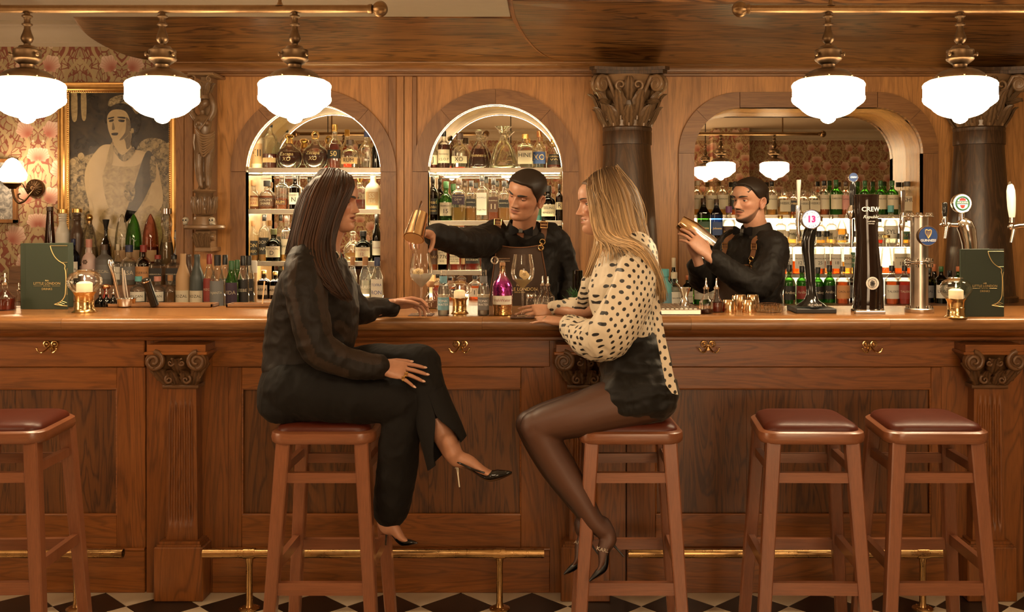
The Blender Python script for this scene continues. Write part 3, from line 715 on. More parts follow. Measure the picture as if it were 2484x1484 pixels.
# ------------------------------------------------------------------ stools
def stool_parts(r):
    hw, hd, zr, zt = .172, .172, .756, .798
    def rr(hx, hy, rad, z, n=6, wf=1.0):
        pts = []
        for cx, cy, a0 in ((hx-rad, hy-rad, 0), (-hx+rad, hy-rad, PI/2), (-hx+rad, -hy+rad, PI), (hx-rad, -hy+rad, 1.5*PI)):
            for k in range(n+1):
                a = a0+PI/2*k/n; x, y = cx+rad*math.cos(a), cy+rad*math.sin(a); pts.append((x*(1+.05*(-y/hy)*wf), y, z))
        return pts
    m = MB().rings([rr(hw-.006, hd-.006, .055, zr), rr(hw, hd, .06, zr+.006), rr(hw+.002, hd+.002, .06, zr+.02), rr(hw, hd, .06, zt-.006), rr(hw-.008, hd-.008, .055, zt)]); m.build('seat_frame', 'stool_wood_h', r)
    rg = []
    for f, dz in ((1, -.012), (1.0, .0), (.985, .009), (.94, .017), (.86, .023), (.7, .028), (.45, .031), (.2, .032)): rg.append(rr((hw-.016)*f, (hd-.016)*f, max(.01, .05*f), zt+dz))
    MB().rings(rg).build('seat_pad', 'seat_leather', r, angle=60)
    LT = {}
    for sx in (-1, 1):
        for sy in (-1, 1):
            t0 = Vector((sx*.132, sy*.134, zr+.004)); b0 = Vector((sx*.182, sy*.182, 0)); LT[sx, sy] = (t0, b0)
            ht, hb = .024, .0195
            m = MB(); m.rings([[(c.x+a*h, c.y+b*h, c.z) for a, b in ((-1,-.82), (-.82,-1), (.82,-1), (1,-.82), (1,.82), (.82,1), (-.82,1), (-1,.82))] for c, h in ((b0, hb), (t0, ht))])
            m.build('leg', 'stool_wood', r, smooth=False)
    def st(a, b, z, hh, th):
        (t0, b0), (t1, b1) = LT[a], LT[b]; f0 = 1-z/t0.z
        p, q = t0.lerp(b0, f0), t1.lerp(b1, f0); dx = (q-p).normalized(); nn = Vector((-dx.y, dx.x, 0))
        m = MB(); m.rings([[e+nn*u*th+Vector((0,0,v*hh)) for u, v in ((-1,-1), (1,-1), (1,1), (-1,1))] for e in (p, q)]); m.build('stretcher', 'stool_wood_h' if abs(dx.x) > .5 else 'stool_wood', r, smooth=False)
    F0, F1, B0, B1 = (-1,-1), (1,-1), (-1,1), (1,1)
    st(F0, F1, .640, .017, .011); st(B0, B1, .640, .017, .011); st(F0, B0, .665, .015, .011); st(F1, B1, .665, .015, .011)
    st(F0, F1, .272, .021, .011); st(B0, B1, .318, .019, .011); st(F0, B0, .34, .019, .011); st(F1, B1, .34, .019, .011)
ST0 = None
for x, y, rz, lab in ((-1.93, -.53, .05, 'bar stool cut off by the edge, beneath the green menu end'), (-.80, -.53, .0, 'bar stool with the dark-haired woman in black sitting on it'),
                      (.245, -.53, .0, 'bar stool with the blonde woman in polka dots sitting on it'), (.865, -.53, -.02, 'empty bar stool next to the blonde woman, below the round white tap sign'),
                      (1.285, -.53, .0, 'empty bar stool in front of the last pilaster, furthest from the women')):
    t = thing('bar_stool', lab, 'stool', (x, y, 0), rz, 'brown leather bar stools')
    if ST0 is None: stool_parts(t); ST0 = t
    else:
        for ch in ST0.children: c = ch.copy(); COL.objects.link(c); c.parent = t
# ------------------------------------------------------------------ foot rails and coat hooks
FY, FZ = -.17, .216
kf = F/(FY-CAMY)
for a, b, posts, lab in ((-60, 299, (186,), 'brass foot rail length behind the cut-off stool'), (493, 1320, (605, 1212), 'brass foot rail length between the two pilasters, under the women'), (1524, 2310, (2238,), 'brass foot rail length below the two empty stools')):
    r = thing('foot_rail', lab, 'foot rail'); x0, x1 = (a-CX)/kf, (b-CX)/kf
    m = MB(); seg = 20
    m.rings([[(x, FY+rr*math.cos(2*PI*k/seg), FZ+rr*math.sin(2*PI*k/seg)) for k in range(seg)] for x, rr in ((x0+.03, .013), (x0, .013), (x0, .0175), (x1, .0175), (x1, .013), (x1-.03, .013))]); m.build('tube', 'foot_brass', r)
    for p in posts:
        x = (p-CX)/kf
        MB().tube([(x-.022, FY, FZ), (x+.022, FY, FZ)], .021, 20).build('clamp', 'foot_brass', r)
        MB().lathe([(.040, 0), (.040, .004), (.034, .007), (.016, .010), (.014, .016), (.0125, .03), (.0125, .175), (.015, .185), (.015, .2)], 20, (x, FY, 0)).build('post', 'foot_brass', r)
        m = MB()
        for k in range(4): m.sphere((x+.03*math.cos(k*PI/2+.5), FY+.03*math.sin(k*PI/2+.5), .006), .004, 8, 6)
        m.build('screws', 'foot_brass', r)
for k, (px, lab) in enumerate(((126, 'brass double coat hook above the cut-off stool'), (1117, 'brass double coat hook above the pointed shoe, between the women'), (1717, 'brass double coat hook beside the blonde woman'), (2108, 'brass double coat hook between the empty stools'))):
    h = thing('coat_hook', lab, 'hook', (fx(px), -.006, fz(842)), 0, 'brass double coat hooks along the bar front')
    if k == 0:
        H0 = h; m = MB().prism([(.012*math.cos(a), .012*math.sin(a)) for a in np.linspace(0, 2*PI, 16)[:-1]], -.004, 0)
        for s in (-1, 1):
            m.tube([(s*.016+.012*math.cos(a), -.004, .014+.012*math.sin(a)) for a in np.linspace(0, 2*PI, 17)], .003, 7); m.sphere((s*.016, -.003, .014), .006, 8, 6)
        m.build('plate', 'bright_brass', h); m = MB()
        for s in (-1, 1):
            p = catmull([(s*.003, -.004, .006), (s*.009, -.018, -.006), (s*.02, -.034, -.016), (s*.033, -.038, -.012), (s*.04, -.036, .0)], 5)
            m.tube(p, .0032, 8); m.sphere(p[-1], .0046, 10, 6)
        m.build('prongs', 'bright_brass', h)
    else:
        for ch in H0.children: c = ch.copy(); COL.objects.link(c); c.parent = h
# ------------------------------------------------------------------ wall at the far end: portrait, small picture, sconce
DW = 7.03; KW = F/DW
def wx(px): return (px-CX)/KW
def wz(py): return H-(py-CY)/KW
WY = WALLY-.012
pf = thing('framed_portrait', 'large sepia portrait of a seated woman in a gilt frame', 'picture')
x0, x1, z0, z1 = wx(143), wx(436), wz(712), wz(200); fw = .072
prf = [(0, 0), (.0, -.028), (.006, -.036), (.016, -.034), (.022, -.026), (.034, -.022), (.048, -.026), (.056, -.018), (.060, -.020), (.072, -.012), (.072, 0)]
cor = [((x0, z0), (1, 1)), ((x1, z0), (-1, 1)), ((x1, z1), (-1, -1)), ((x0, z1), (1, -1))]
for i in range(4):
    (a, da), (b, db) = cor[i], cor[(i+1) % 4]; m = MB()
    m.rings([[(c[0]+d[0]*u, WY+v, c[1]+d[1]*u) for u, v in prf] for c, d in ((a, da), (b, db))]); m.build('frame_side', 'gilt', pf, angle=25)
m = MB(); nb = 92
for i in range(nb): m.sphere((x0+fw-.004, WY-.02, z0+fw+(z1-z0-2*fw)*i/(nb-1)), .005, 5, 4); m.sphere((x1-fw+.004, WY-.02, z0+fw+(z1-z0-2*fw)*i/(nb-1)), .005, 5, 4)
for i in range(54): m.sphere((x0+fw+(x1-x0-2*fw)*i/53, WY-.02, z1-fw+.004), .005, 5, 4)
m.build('beading', 'gilt', pf)
def sepia(name, a, b, sc, rough=.22): 
    t = NT(name); n = t.noise(t.coords(), sc, 5, .65, .8); t.set(**{'Base Color': t.ramp(n, [(.35, a), (.65, b)]), 'Roughness': rough}); return t.m
sepia('photo_dark', (.012,.008,.005), (.05,.034,.018), 9); sepia('photo_ornate', (.02,.013,.007), (.46,.34,.17), 34); sepia('photo_skin', (.50,.36,.18), (.62,.46,.24), 5)
sepia('photo_dress', (.30,.21,.10), (.50,.37,.18), 30); sepia('photo_hair', (.008,.005,.003), (.03,.02,.011), 25); sepia('photo_mid', (.10,.068,.035), (.22,.155,.08), 12); sepia('photo_sash', (.03,.02,.012), (.07,.048,.026), 12)
q = MB(); layers = ['photo_dark', 'photo_ornate', 'photo_mid', 'photo_dress', 'photo_skin', 'photo_hair', 'photo_sash']
def shape(pts, mi, lv, smooth=True):
    pts = [(wx(x), wz(y)) for x, y in pts]; pts = catmull(pts, 5, True) if smooth else pts
    y = WY-.0035-.0006*lv; q.add([(p[0], y, p[1]) for p in pts], [tuple(range(len(pts)))], mi)
bxp = [(166, 222), (419, 222), (419, 692), (166, 692)]
shape(bxp, 0, 0, False)
shape([(166, 400), (200, 380), (240, 372), (262, 400), (262, 470), (230, 540), (166, 560)], 1, 1); shape([(330, 372), (350, 338), (395, 340), (419, 380), (419, 500), (390, 560), (345, 450)], 1, 1)
shape([(172, 226), (186, 226), (186, 288), (174, 288)], 3, 1); shape([(196, 226), (208, 226), (208, 286), (198, 286)], 3, 1)
shape([(166, 560), (240, 520), (330, 530), (419, 520), (419, 692), (166, 692)], 1, 2)
shape([(205, 420), (238, 360), (268, 350), (300, 360), (345, 366), (372, 380), (388, 430), (392, 500), (340, 540), (262, 545), (220, 505)], 4, 3)      # shoulders, arms
shape([(248, 430), (262, 402), (300, 404), (335, 400), (352, 380), (364, 420), (362, 470), (330, 520), (296, 530), (262, 500)], 3, 4)           # bodice
shape([(352, 372), (372, 378), (376, 420), (340, 500), (300, 540), (320, 470)], 6, 5)                                                         # sash
shape([(230, 560), (262, 505), (330, 512), (372, 500), (400, 560), (419, 692), (210, 692)], 3, 5)                                               # skirt
shape([(215, 470), (232, 520), (255, 548), (290, 560), (292, 574), (250, 568), (222, 540)], 4, 6)                                                # forearm
shape([(276, 318), (316, 318), (318, 352), (326, 372), (296, 392), (276, 372)], 4, 6)                                                             # neck
shape([(256, 300), (262, 262), (288, 240), (322, 246), (340, 276), (338, 312), (324, 328), (310, 300), (300, 270)], 5, 7)                        # hair
shape([(261, 280), (276, 266), (304, 270), (316, 296), (314, 322), (298, 338), (276, 340), (266, 324), (261, 304)], 4, 8)                       # face
shape([(265, 292), (275, 289), (275, 294), (266, 296)], 5, 9); shape([(288, 290), (302, 291), (300, 296), (289, 295)], 5, 9); shape([(271, 323), (286, 322), (284, 328), (273, 328)], 5, 9); shape([(274, 296), (279, 312), (272, 314)], 2, 9)
shape([(262, 252), (270, 238), (300, 230), (326, 246), (338, 270), (330, 276), (314, 256), (290, 250), (268, 258)], 1, 9)                       # tiara
shape([(276, 352), (296, 376), (322, 356), (326, 370), (300, 392), (276, 366)], 1, 9)                                                             # necklace
shape([(306, 284), (316, 296), (314, 322), (298, 338), (290, 339), (303, 322), (306, 300)], 2, 8.5); shape([(300, 330), (316, 320), (318, 350), (308, 362), (304, 344)], 2, 7)
shape([(263, 286), (276, 283), (276, 286), (264, 289)], 5, 9.3); shape([(286, 283), (303, 284), (303, 288), (287, 286)], 5, 9.3); shape([(318, 312), (324, 312), (324, 322), (318, 322)], 3, 9.3)
shape([(268, 350), (276, 350), (270, 400), (252, 428), (256, 400)], 3, 6.5); shape([(300, 470), (312, 440), (328, 462), (318, 490)], 1, 6.5); shape([(364, 384), (376, 384), (378, 430), (366, 440)], 1, 6.5)
for k in range(5): shape([(346+k*16+7*math.cos(a), 352+(k % 2)*12+7*math.sin(a)) for a in np.linspace(0, 5.2, 7)], 3, 1.5)
for k in range(4): shape([(176+k*20+8*math.cos(a), 392-(k % 2)*14+8*math.sin(a)) for a in np.linspace(0, 5.2, 7)], 3, 1.5)
q.build('print', layers, pf, smooth=False, fix=False)
glassy('picture_glass', (1,1,1), .02, refl=.05)
MB().box((x0+fw-.004, WY-.013, z0+fw-.004), (x1-fw+.004, WY-.011, z1-fw+.004)).build('glazing', 'picture_glass', pf, smooth=False)
sp = thing('small_picture', 'small framed cartoon print hanging below the wall sconce', 'picture')
x0, x1, z0, z1 = wx(-75), wx(43), wz(541), wz(385)
m = MB()
for a, b in (((x0, z0), (x1, z0+.026)), ((x0, z1-.026), (x1, z1)), ((x0, z0), (x0+.026, z1)), ((x1-.026, z0), (x1, z1))): m.box((a[0], WY-.03, a[1]), (b[0], WY, b[1]), bev=.003)
m.build('frame', 'oak_trim', sp, smooth=False)
sepia('cartoon', (.10,.10,.10), (.62,.58,.52), 26, .5)
MB().box((x0+.02, WY-.01, z0+.02), (x1-.02, WY-.006, z1-.02)).build('print', 'cartoon', sp, smooth=False)
m = MB(); put_text(m, 'ON', .03, lambda x, y: (wx(2)+x, WY-.0105, wz(527)+y)); m.build('lettering', 'print_white', sp, smooth=False, fix=False)
sc = thing('wall_sconce', 'brass scroll-arm wall sconce with opal glass flame shade', 'sconce')
c0 = Vector((wx(84), WALLY-.02, wz(456)))
m = MB(); seg = 64
rg = []
for r_, yy, am in ((.062, .02, 0), (.062, 0, 0), (.058, -.006, 0), (.054, -.002, 0), (.052, -.008, .5), (.035, -.016, 1), (.018, -.022, .6), (.016, -.026, 0), (.012, -.036, 0)):
    rg.append([(c0.x+r_*math.cos(2*PI*j/seg), c0.y+yy+.004*am*math.cos(16*2*PI*j/seg+r_*30), c0.z+r_*math.sin(2*PI*j/seg)) for j in range(seg)])
m.rings(rg); m.build('backplate', 'antique_brass', sc)
dS = 6.80; ks = F/dS
sp_ = lambda px, py, dy=0: Vector(((px-CX)/ks, CAMY+dS+dy, H-(py-CY)/ks))
arm = [tuple(c0+Vector((0, -.03, 0))), tuple(sp_(66, 456, .1)), tuple(sp_(64, 475, .03)), tuple(sp_(58, 488)), tuple(sp_(46, 492)), tuple(sp_(36, 482)), tuple(sp_(31, 466)), tuple(sp_(30, 456))]
MB().tube(catmull(arm, 6), .0075, 10).tube(catmull([tuple(sp_(62, 470, .03)), tuple(sp_(57, 450)), tuple(sp_(52, 440)), tuple(sp_(60, 432))], 5), .004, 8).tube(catmull([tuple(sp_(56, 485)), tuple(sp_(46, 480)), tuple(sp_(44, 472)), tuple(sp_(49, 470))], 5), .005, 8).build('arm', 'antique_brass', sc)
b0 = sp_(30, 458); s_ = 1/ks
MB().lathe([(8*s_, 0), (10*s_, 3*s_), (18*s_, 9*s_), (21*s_, 13*s_), (20*s_, 16*s_), (17*s_, 16*s_)], 24, tuple(b0)).build('cup', 'antique_brass', sc)
MB().lathe([(19*s_, 16*s_), (30*s_, 22*s_), (33*s_, 34*s_), (29*s_, 44*s_), (22*s_, 54*s_), (15*s_, 66*s_), (9*s_, 72*s_), (2*s_, 75*s_)], 28, tuple(b0)).build('glass_shade', 'sconce_glass', sc)
# ------------------------------------------------------------------ figure-building tools
def skin_mat(name, rough=.46):
    t = NT(name); a = t.n('ShaderNodeAttribute'); a.attribute_name = 'Col'; n = t.noise(t.coords(), 55, 3)
    m = t.n('ShaderNodeMix', data_type='RGBA', blend_type='MULTIPLY'); m.inputs[0].default_value = 1
    t.l(a.outputs['Color'], m.inputs[6]); t.l(t.ramp(n, [(.3, .90), (.7, 1.06)]), m.inputs[7])
    t.set(**{'Base Color': m.outputs[2], 'Roughness': rough}); t.b.inputs['Subsurface Weight'].default_value = 0.0
    t.bump(t.noise(t.coords(), 420, 2), .06, .0008); return t.m
skin_mat('skin')
def attr_mat(name, rough, bumpsc=0, sheen=0):
    t = NT(name); a = t.n('ShaderNodeAttribute'); a.attribute_name = 'Col'; t.set(**{'Base Color': a.outputs['Color'], 'Roughness': rough, 'Specular IOR Level': .28})
    if bumpsc: t.bump(t.noise(t.coords(), bumpsc, 2), .3, .001)
attr_mat('hair', .5); attr_mat('short_hair', .5, 500)
def cloth(name, a, b, rough=.7, sheen=.2, sc=26, bump=.35, fine=900, spec=.2):
    t = NT(name); n = t.noise(t.coords((1, 1, .55)), sc, 3, .5, .6); f = t.noise(t.coords(), fine, 1)
    t.set(**{'Base Color': t.mix(n, a, b), 'Roughness': rough, 'Specular IOR Level': spec}); t.b.inputs['Sheen Weight'].default_value = sheen; t.b.inputs['Sheen Tint'].default_value = (1,.8,.6,1)
    t.bump(t.math('ADD', n, t.math('MULTIPLY', f, .05)), bump, .012); return t.m
cloth('black_blouse', (.0070,.0046,.0034), (.0105,.0070,.0052), .55, .02); cloth('sheer_stripe', (.020,.011,.0065), (.027,.015,.009), .55, .03)
cloth('black_trousers', (.0034,.0026,.0022), (.0052,.0040,.0033), .75, .015); cloth('black_shirt', (.0050,.0037,.0030), (.0080,.0060,.0047), .62, .02, 22, .5)
cloth('velvet', (.0025,.0022,.002), (.0050,.0042,.0040), .5, .12, 16, .6); plain('collar_cloth', (.016,.012,.009), .6, **{'Specular IOR Level': .12}); plain('bow_cloth', (.004,.003,.003), .6, **{'Specular IOR Level': .1}); plain('bow_band', (.05,.042,.032), .5)
def tights_mat():
    t = NT('tights'); lw = t.n('ShaderNodeLayerWeight'); lw.inputs[0].default_value = .5
    t.set(**{'Base Color': t.mix(lw.outputs['Facing'], (.085,.030,.013), (.012,.006,.004)), 'Roughness': .5})
tights_mat()
def polka():
    t = NT('polka_cloth'); a = t.n('ShaderNodeAttribute'); a.attribute_name = 'dotuv'
    mp = t.n('ShaderNodeMapping'); mp.inputs['Scale'].default_value = (1,1,1); t.l(a.outputs['Vector'], mp.inputs[0])
    sx = t.n('ShaderNodeSeparateXYZ'); t.l(mp.outputs[0], sx.inputs[0]); G = .030
    r0 = t.math('DIVIDE', sx.outputs[1], G*.62); row = t.math('FLOOR', r0); v = t.math('SUBTRACT', t.math('SUBTRACT', r0, row), .5)
    u0 = t.math('ADD', t.math('DIVIDE', sx.outputs[0], G), t.math('MULTIPLY', t.math('MODULO', t.math('ABSOLUTE', row), 2.0), .5)); u = t.math('SUBTRACT', t.math('FRACT', u0), .5)
    d = t.math('SQRT', t.math('ADD', t.math('POWER', t.math('MULTIPLY', u, G*1.12), 2.0), t.math('POWER', t.math('MULTIPLY', v, G*.62*.82), 2.0)))
    dot = t.ramp(t.math('DIVIDE', d, G), [(.165, 1.0), (.185, 0.0)])
    n = t.noise(t.coords((1,1,.5)), 24, 3, .5, .5)
    t.set(**{'Base Color': t.mix(dot, t.mix(n, (.60,.50,.37), (.70,.60,.46)), (.012,.010,.009)), 'Roughness': .5}); t.bump(n, .35, .010)
polka()
plain('eye_white', (.55,.48,.42), .15); plain('iris_brown', (.03,.015,.007), .12); plain('iris_grey', (.07,.065,.05), .12); plain('teeth', (.75,.68,.56), .2)
plain('nail_nude', (.60,.36,.26), .15); plain('lash', (.008,.006,.005), .5); plain('silver', (.75,.70,.62), .2, 1.0); plain('patent_black', (.006,.005,.005), .08); plain('satin_black', (.010,.008,.007), .35); plain('sole_tan', (.28,.14,.065), .5); plain('sock_white', (.55,.47,.36), .6)
def remesh(mb, voxel, iters=6, fac=.5):
    me = bpy.data.meshes.new('tmp'); me.from_pydata(mb.v, [], mb.f)
    bm = bmesh.new(); bm.from_mesh(me); bmesh.ops.recalc_face_normals(bm, faces=bm.faces); bm.to_mesh(me); bm.free()
    ob = bpy.data.objects.new('tmp', me); COL.objects.link(ob)
    r = ob.modifiers.new('r', 'REMESH'); r.mode = 'VOXEL'; r.voxel_size = voxel; r.adaptivity = 0
    if iters: s = ob.modifiers.new('s', 'SMOOTH'); s.factor = fac; s.iterations = iters
    dg = bpy.context.evaluated_depsgraph_get(); m2 = bpy.data.meshes.new_from_object(ob.evaluated_get(dg))
    V = np.empty(len(m2.vertices)*3); m2.vertices.foreach_get('co', V); V = V.reshape(-1, 3)
    Fs = [tuple(p.vertices) for p in m2.polygons]
    bpy.data.objects.remove(ob); bpy.data.meshes.remove(me); bpy.data.meshes.remove(m2)
    return V, Fs
class Joined:
    'one mesh put together from pieces, with a colour for every vertex'
    def __init__(s): s.V = []; s.F = []; s.C = []; s.M = []; s.n = 0; s.U = []
    def add(s, V, Fs, col=(.5,.5,.5), mi=0, uv=None):
        V = np.asarray(V, float).reshape(-1, 3); s.V.append(V); s.F += [tuple(i+s.n for i in f) for f in Fs]; s.M += [mi]*len(Fs)
        C = np.asarray(col, float); C = np.tile(C, (len(V), 1)) if C.ndim == 1 else C
        s.C.append(C); s.U.append(np.zeros((len(V), 3)) if uv is None else uv); s.n += len(V); return s
    def mb(s, m, col=(.5,.5,.5), mi=0): return s.add(np.array(m.v), m.f, col, mi)
    def build(s, name, mats, parent=None, angle=180, uv=False):
        me = bpy.data.meshes.new(name); V = np.concatenate(s.V); me.from_pydata(V.tolist(), [], s.F)
        for m in (mats if isinstance(mats, list) else [mats]): me.materials.append(MATS[m])
        me.polygons.foreach_set('material_index', s.M)
        a = me.color_attributes.new('Col', 'FLOAT_COLOR', 'POINT'); C = np.concatenate(s.C); a.data.foreach_set('color', np.hstack([C, np.ones((len(C), 1))]).ravel())
        if uv: b = me.attributes.new('dotuv', 'FLOAT_VECTOR', 'POINT'); b.data.foreach_set('vector', np.concatenate(s.U).ravel())
        me.shade_smooth()
        if angle < 180: me.set_sharp_from_angle(angle=math.radians(angle))
        return link(name, me, parent)
def limb(m, pts, rad, seg=16, n=6, up=(0,0,1)):
    'smooth tapering tube through joints; rad entries are r or (r_up, r_side)'
    R = [(r, r) if not hasattr(r, '__len__') else tuple(r) for r in rad]
    c = catmull([tuple(p)+tuple(r) for p, r in zip(pts, R)], n)
    m.tube([q[:3] for q in c], [(max(q[3], .002), max(q[4], .002)) for q in c], seg, up=up)
    e0, e1 = c[0], c[-1]
    m.sphere(e0[:3], min(e0[3], e0[4])*.98, 12, 8); m.sphere(e1[:3], min(e1[3], e1[4])*.98, 12, 8)
    return m
def body_rings(m, st, seg=28, ex=2.2, n=4):
    'trunk: stations (cx, cy, cz, half depth vector, half side vector)'
    c = catmull([tuple(s[0])+tuple(s[1])+tuple(s[2]) for s in st], n); rg = []
    for q in c:
        o, a, b = Vector(q[:3]), Vector(q[3:6]), Vector(q[6:9]); ring = []
        for k in range(seg):
            t = 2*PI*k/seg; x, y = math.cos(t), math.sin(t)
            ring.append(o+a*math.copysign(abs(x)**(2/ex), x)+b*math.copysign(abs(y)**(2/ex), y))
        rg.append(ring)
    m.rings(rg); return m
def basis(fwd, up):
    f = Vector(fwd).normalized(); u = Vector(up); u = (u-f*u.dot(f)).normalized(); l = u.cross(f)
    return Matrix(((f.x, l.x, u.x, 0), (f.y, l.y, u.y, 0), (f.z, l.z, u.z, 0), (0,0,0,1)))
# ---- head: local x forward, y left, z up from the chin; about 0.225 tall
HT = dict(
 f=[(-.001,.046), (.004,.068), (.011,.0805), (.021,.0855), (.035,.0852), (.05,.0845), (.065,.0832), (.08,.0825), (.10,.083), (.112,.0845), (.122,.087), (.134,.092), (.150,.0955), (.17,.0925), (.19,.079), (.205,.058), (.216,.034), (.223,.010), (.225,-.006)],
 c=[(0,0), (.012,0), (.021,.001), (.031,0), (.038,-.003), (.046,.0012), (.052,0), (.056,-.003), (.061,.0025), (.067,.002), (.074,-.0015), (.085,0), (.225,0)],
 b=[(-.001,.012), (.01,.0), (.022,-.012), (.04,-.030), (.06,-.055), (.08,-.075), (.10,-.088), (.13,-.098), (.155,-.099), (.18,-.090), (.20,-.072), (.213,-.050), (.222,-.026), (.225,-.010)],
 w=[(-.001,.016), (.004,.027), (.012,.037), (.022,.045), (.035,.0525), (.05,.0575), (.07,.0625), (.09,.0675), (.11,.0700), (.13,.0725), (.15,.0745), (.17,.0725), (.19,.0630), (.205,.0490), (.216,.0320), (.223,.0125), (.225,.002)])
def head_fn(o={}):
    'returns S(theta, z) for arrays; o tweaks the features'
    nose, lips, chin, jaw, smile = o.get('nose', 1), o.get('lips', 1), o.get('chin', 0), o.get('jaw', 1), o.get('smile', 0)
    A = {k: np.array(catmull(v, 8)) for k, v in HT.items()}
    def ip(z, T): return np.interp(z, T[:, 0], T[:, 1])
    g = lambda v, c, s: np.exp(-((v-c)/s)**2)
    def S(th, z):
        xf, xb, w_ = ip(z, A['f']), ip(z, A['b']), ip(z, A['w'])
        w_ = w_*np.where(z < .07, 1+(jaw-1)*np.clip((.07-z)/.05, 0, 1), 1)
        xf = xf+chin*g(z, .017, .014)
        xc = np.interp(z, [0, .03, .07, .12, .225], [.030, .018, .008, .0, -.008]); c, s = np.cos(th), np.sin(th)
        a = np.where(c > 0, xf-xc, xc-xb); ex = np.interp(z, [0, .03, .06, .13, .225], [1.0, .96, .90, .86, 1.0])
        x = xc+a*np.sign(c)*np.abs(c)**np.where(c > 0, ex, 1.0); y = w_*np.sign(s)*np.abs(s)**.94
        y = y*(1-np.clip(c, 0, 1)**2*np.interp(z, [0, .04, .10, .16], [.30, .20, .10, .02]))
        fr = np.clip(c, 0, 1); x = x+ip(z, A['c'])*np.exp(-(y/.019)**2)*(fr > 0)
        # nose
        N = np.interp(z, [.066, .0715, .0755, .080, .085, .094, .105, .116, .126], [0, .006, .019, .0275, .0265, .0195, .0125, .0075, 0])*nose
        sg = np.interp(z, [.07, .080, .09, .10, .12], [.0125, .0105, .0088, .0078, .0075])
        x = x+N*np.exp(-(np.abs(y)/sg)**2.2)*(fr > 0)
        x = x+.0085*nose*(g(y, .0135, .0058)+g(y, -.0135, .0058))*g(z, .0785, .0062)*(fr > 0)
        # sockets, brow, cheeks
        for s_ in (-1, 1):
            x = x-.0125*g(y, s_*.031, .0165)*g(z, .1175, .0105)*(fr > 0)
            x = x+.0035*g(y, s_*.026, .02)*g(z, .136, .008)*(fr > 0)
            ck = g(y, s_*.043, .017)*g(z, .092, .017)*(fr > 0); x = x+.0055*ck*(1+smile); y = y+s_*.003*ck
            x = x-.004*g(y, s_*.028, .007)*g(z, .066, .012)*(fr > 0)*(.4+smile)
        # lips
        x = x+.0045*lips*g(z, .0625, .0042)*g(y, 0, .0165)*(fr > 0)+.0055*lips*g(z, .0490, .0048)*g(y, 0, .0150)*(fr > 0)
        x = x-.0035*g(z, .0557, .0022)*np.exp(-(y/.0235)**6)*(fr > 0)
        x = x-.0012*g(y, 0, .0035)*g(z, .071, .005)*(fr > 0)
        return np.stack([x, y, z], -1)
    return S
def head_mesh(S, nt=150, nz=130):
    zz = np.concatenate([np.linspace(-.001, .15, 104), .15+.075*np.sin(np.linspace(0, PI/2, nz-103)[1:])]); zz = np.minimum(zz, .2249)
    th = np.linspace(-PI, PI, nt, endpoint=False); th = th-.42*np.sin(th)                    # denser at the face
    T, Z = np.meshgrid(th, zz); V = S(T, Z).reshape(-1, 3); nz = len(zz); fs = []
    for i in range(nz-1):
        for j in range(nt): a, b = i*nt+j, i*nt+(j+1) % nt; fs.append((a, b, b+nt, a+nt))
    fs.append(tuple((nz-1)*nt+j for j in range(nt))); fs.append(tuple(range(nt))[::-1])
    return V, fs, T.ravel(), Z.ravel(), th, zz
def ear_mb(s):
    m = MB(); n = 28; rows = []
    for rr, dy, th in ((.02, .002, 1), (.35, .000, 1), (.62, .004, 1), (.78, .011, 1), (.92, .0135, 1), (1.0, .010, 1), (1.0, .004, 1), (.82, -.002, 1), (.5, -.010, 1)):
        row = []
        for k in range(n):
            a = 2*PI*k/n; ex, ez = .0165*math.cos(a), .031*math.sin(a)
            if ez < 0: ex *= .72+.2*math.sin(a)*0; 
            row.append((-.006-ez*.22+ex*rr, s*(.070+dy+.010*(-ex/.0165+1)*.5), .103+ez*rr))
        rows.append(row)
    m.rings(rows); return m
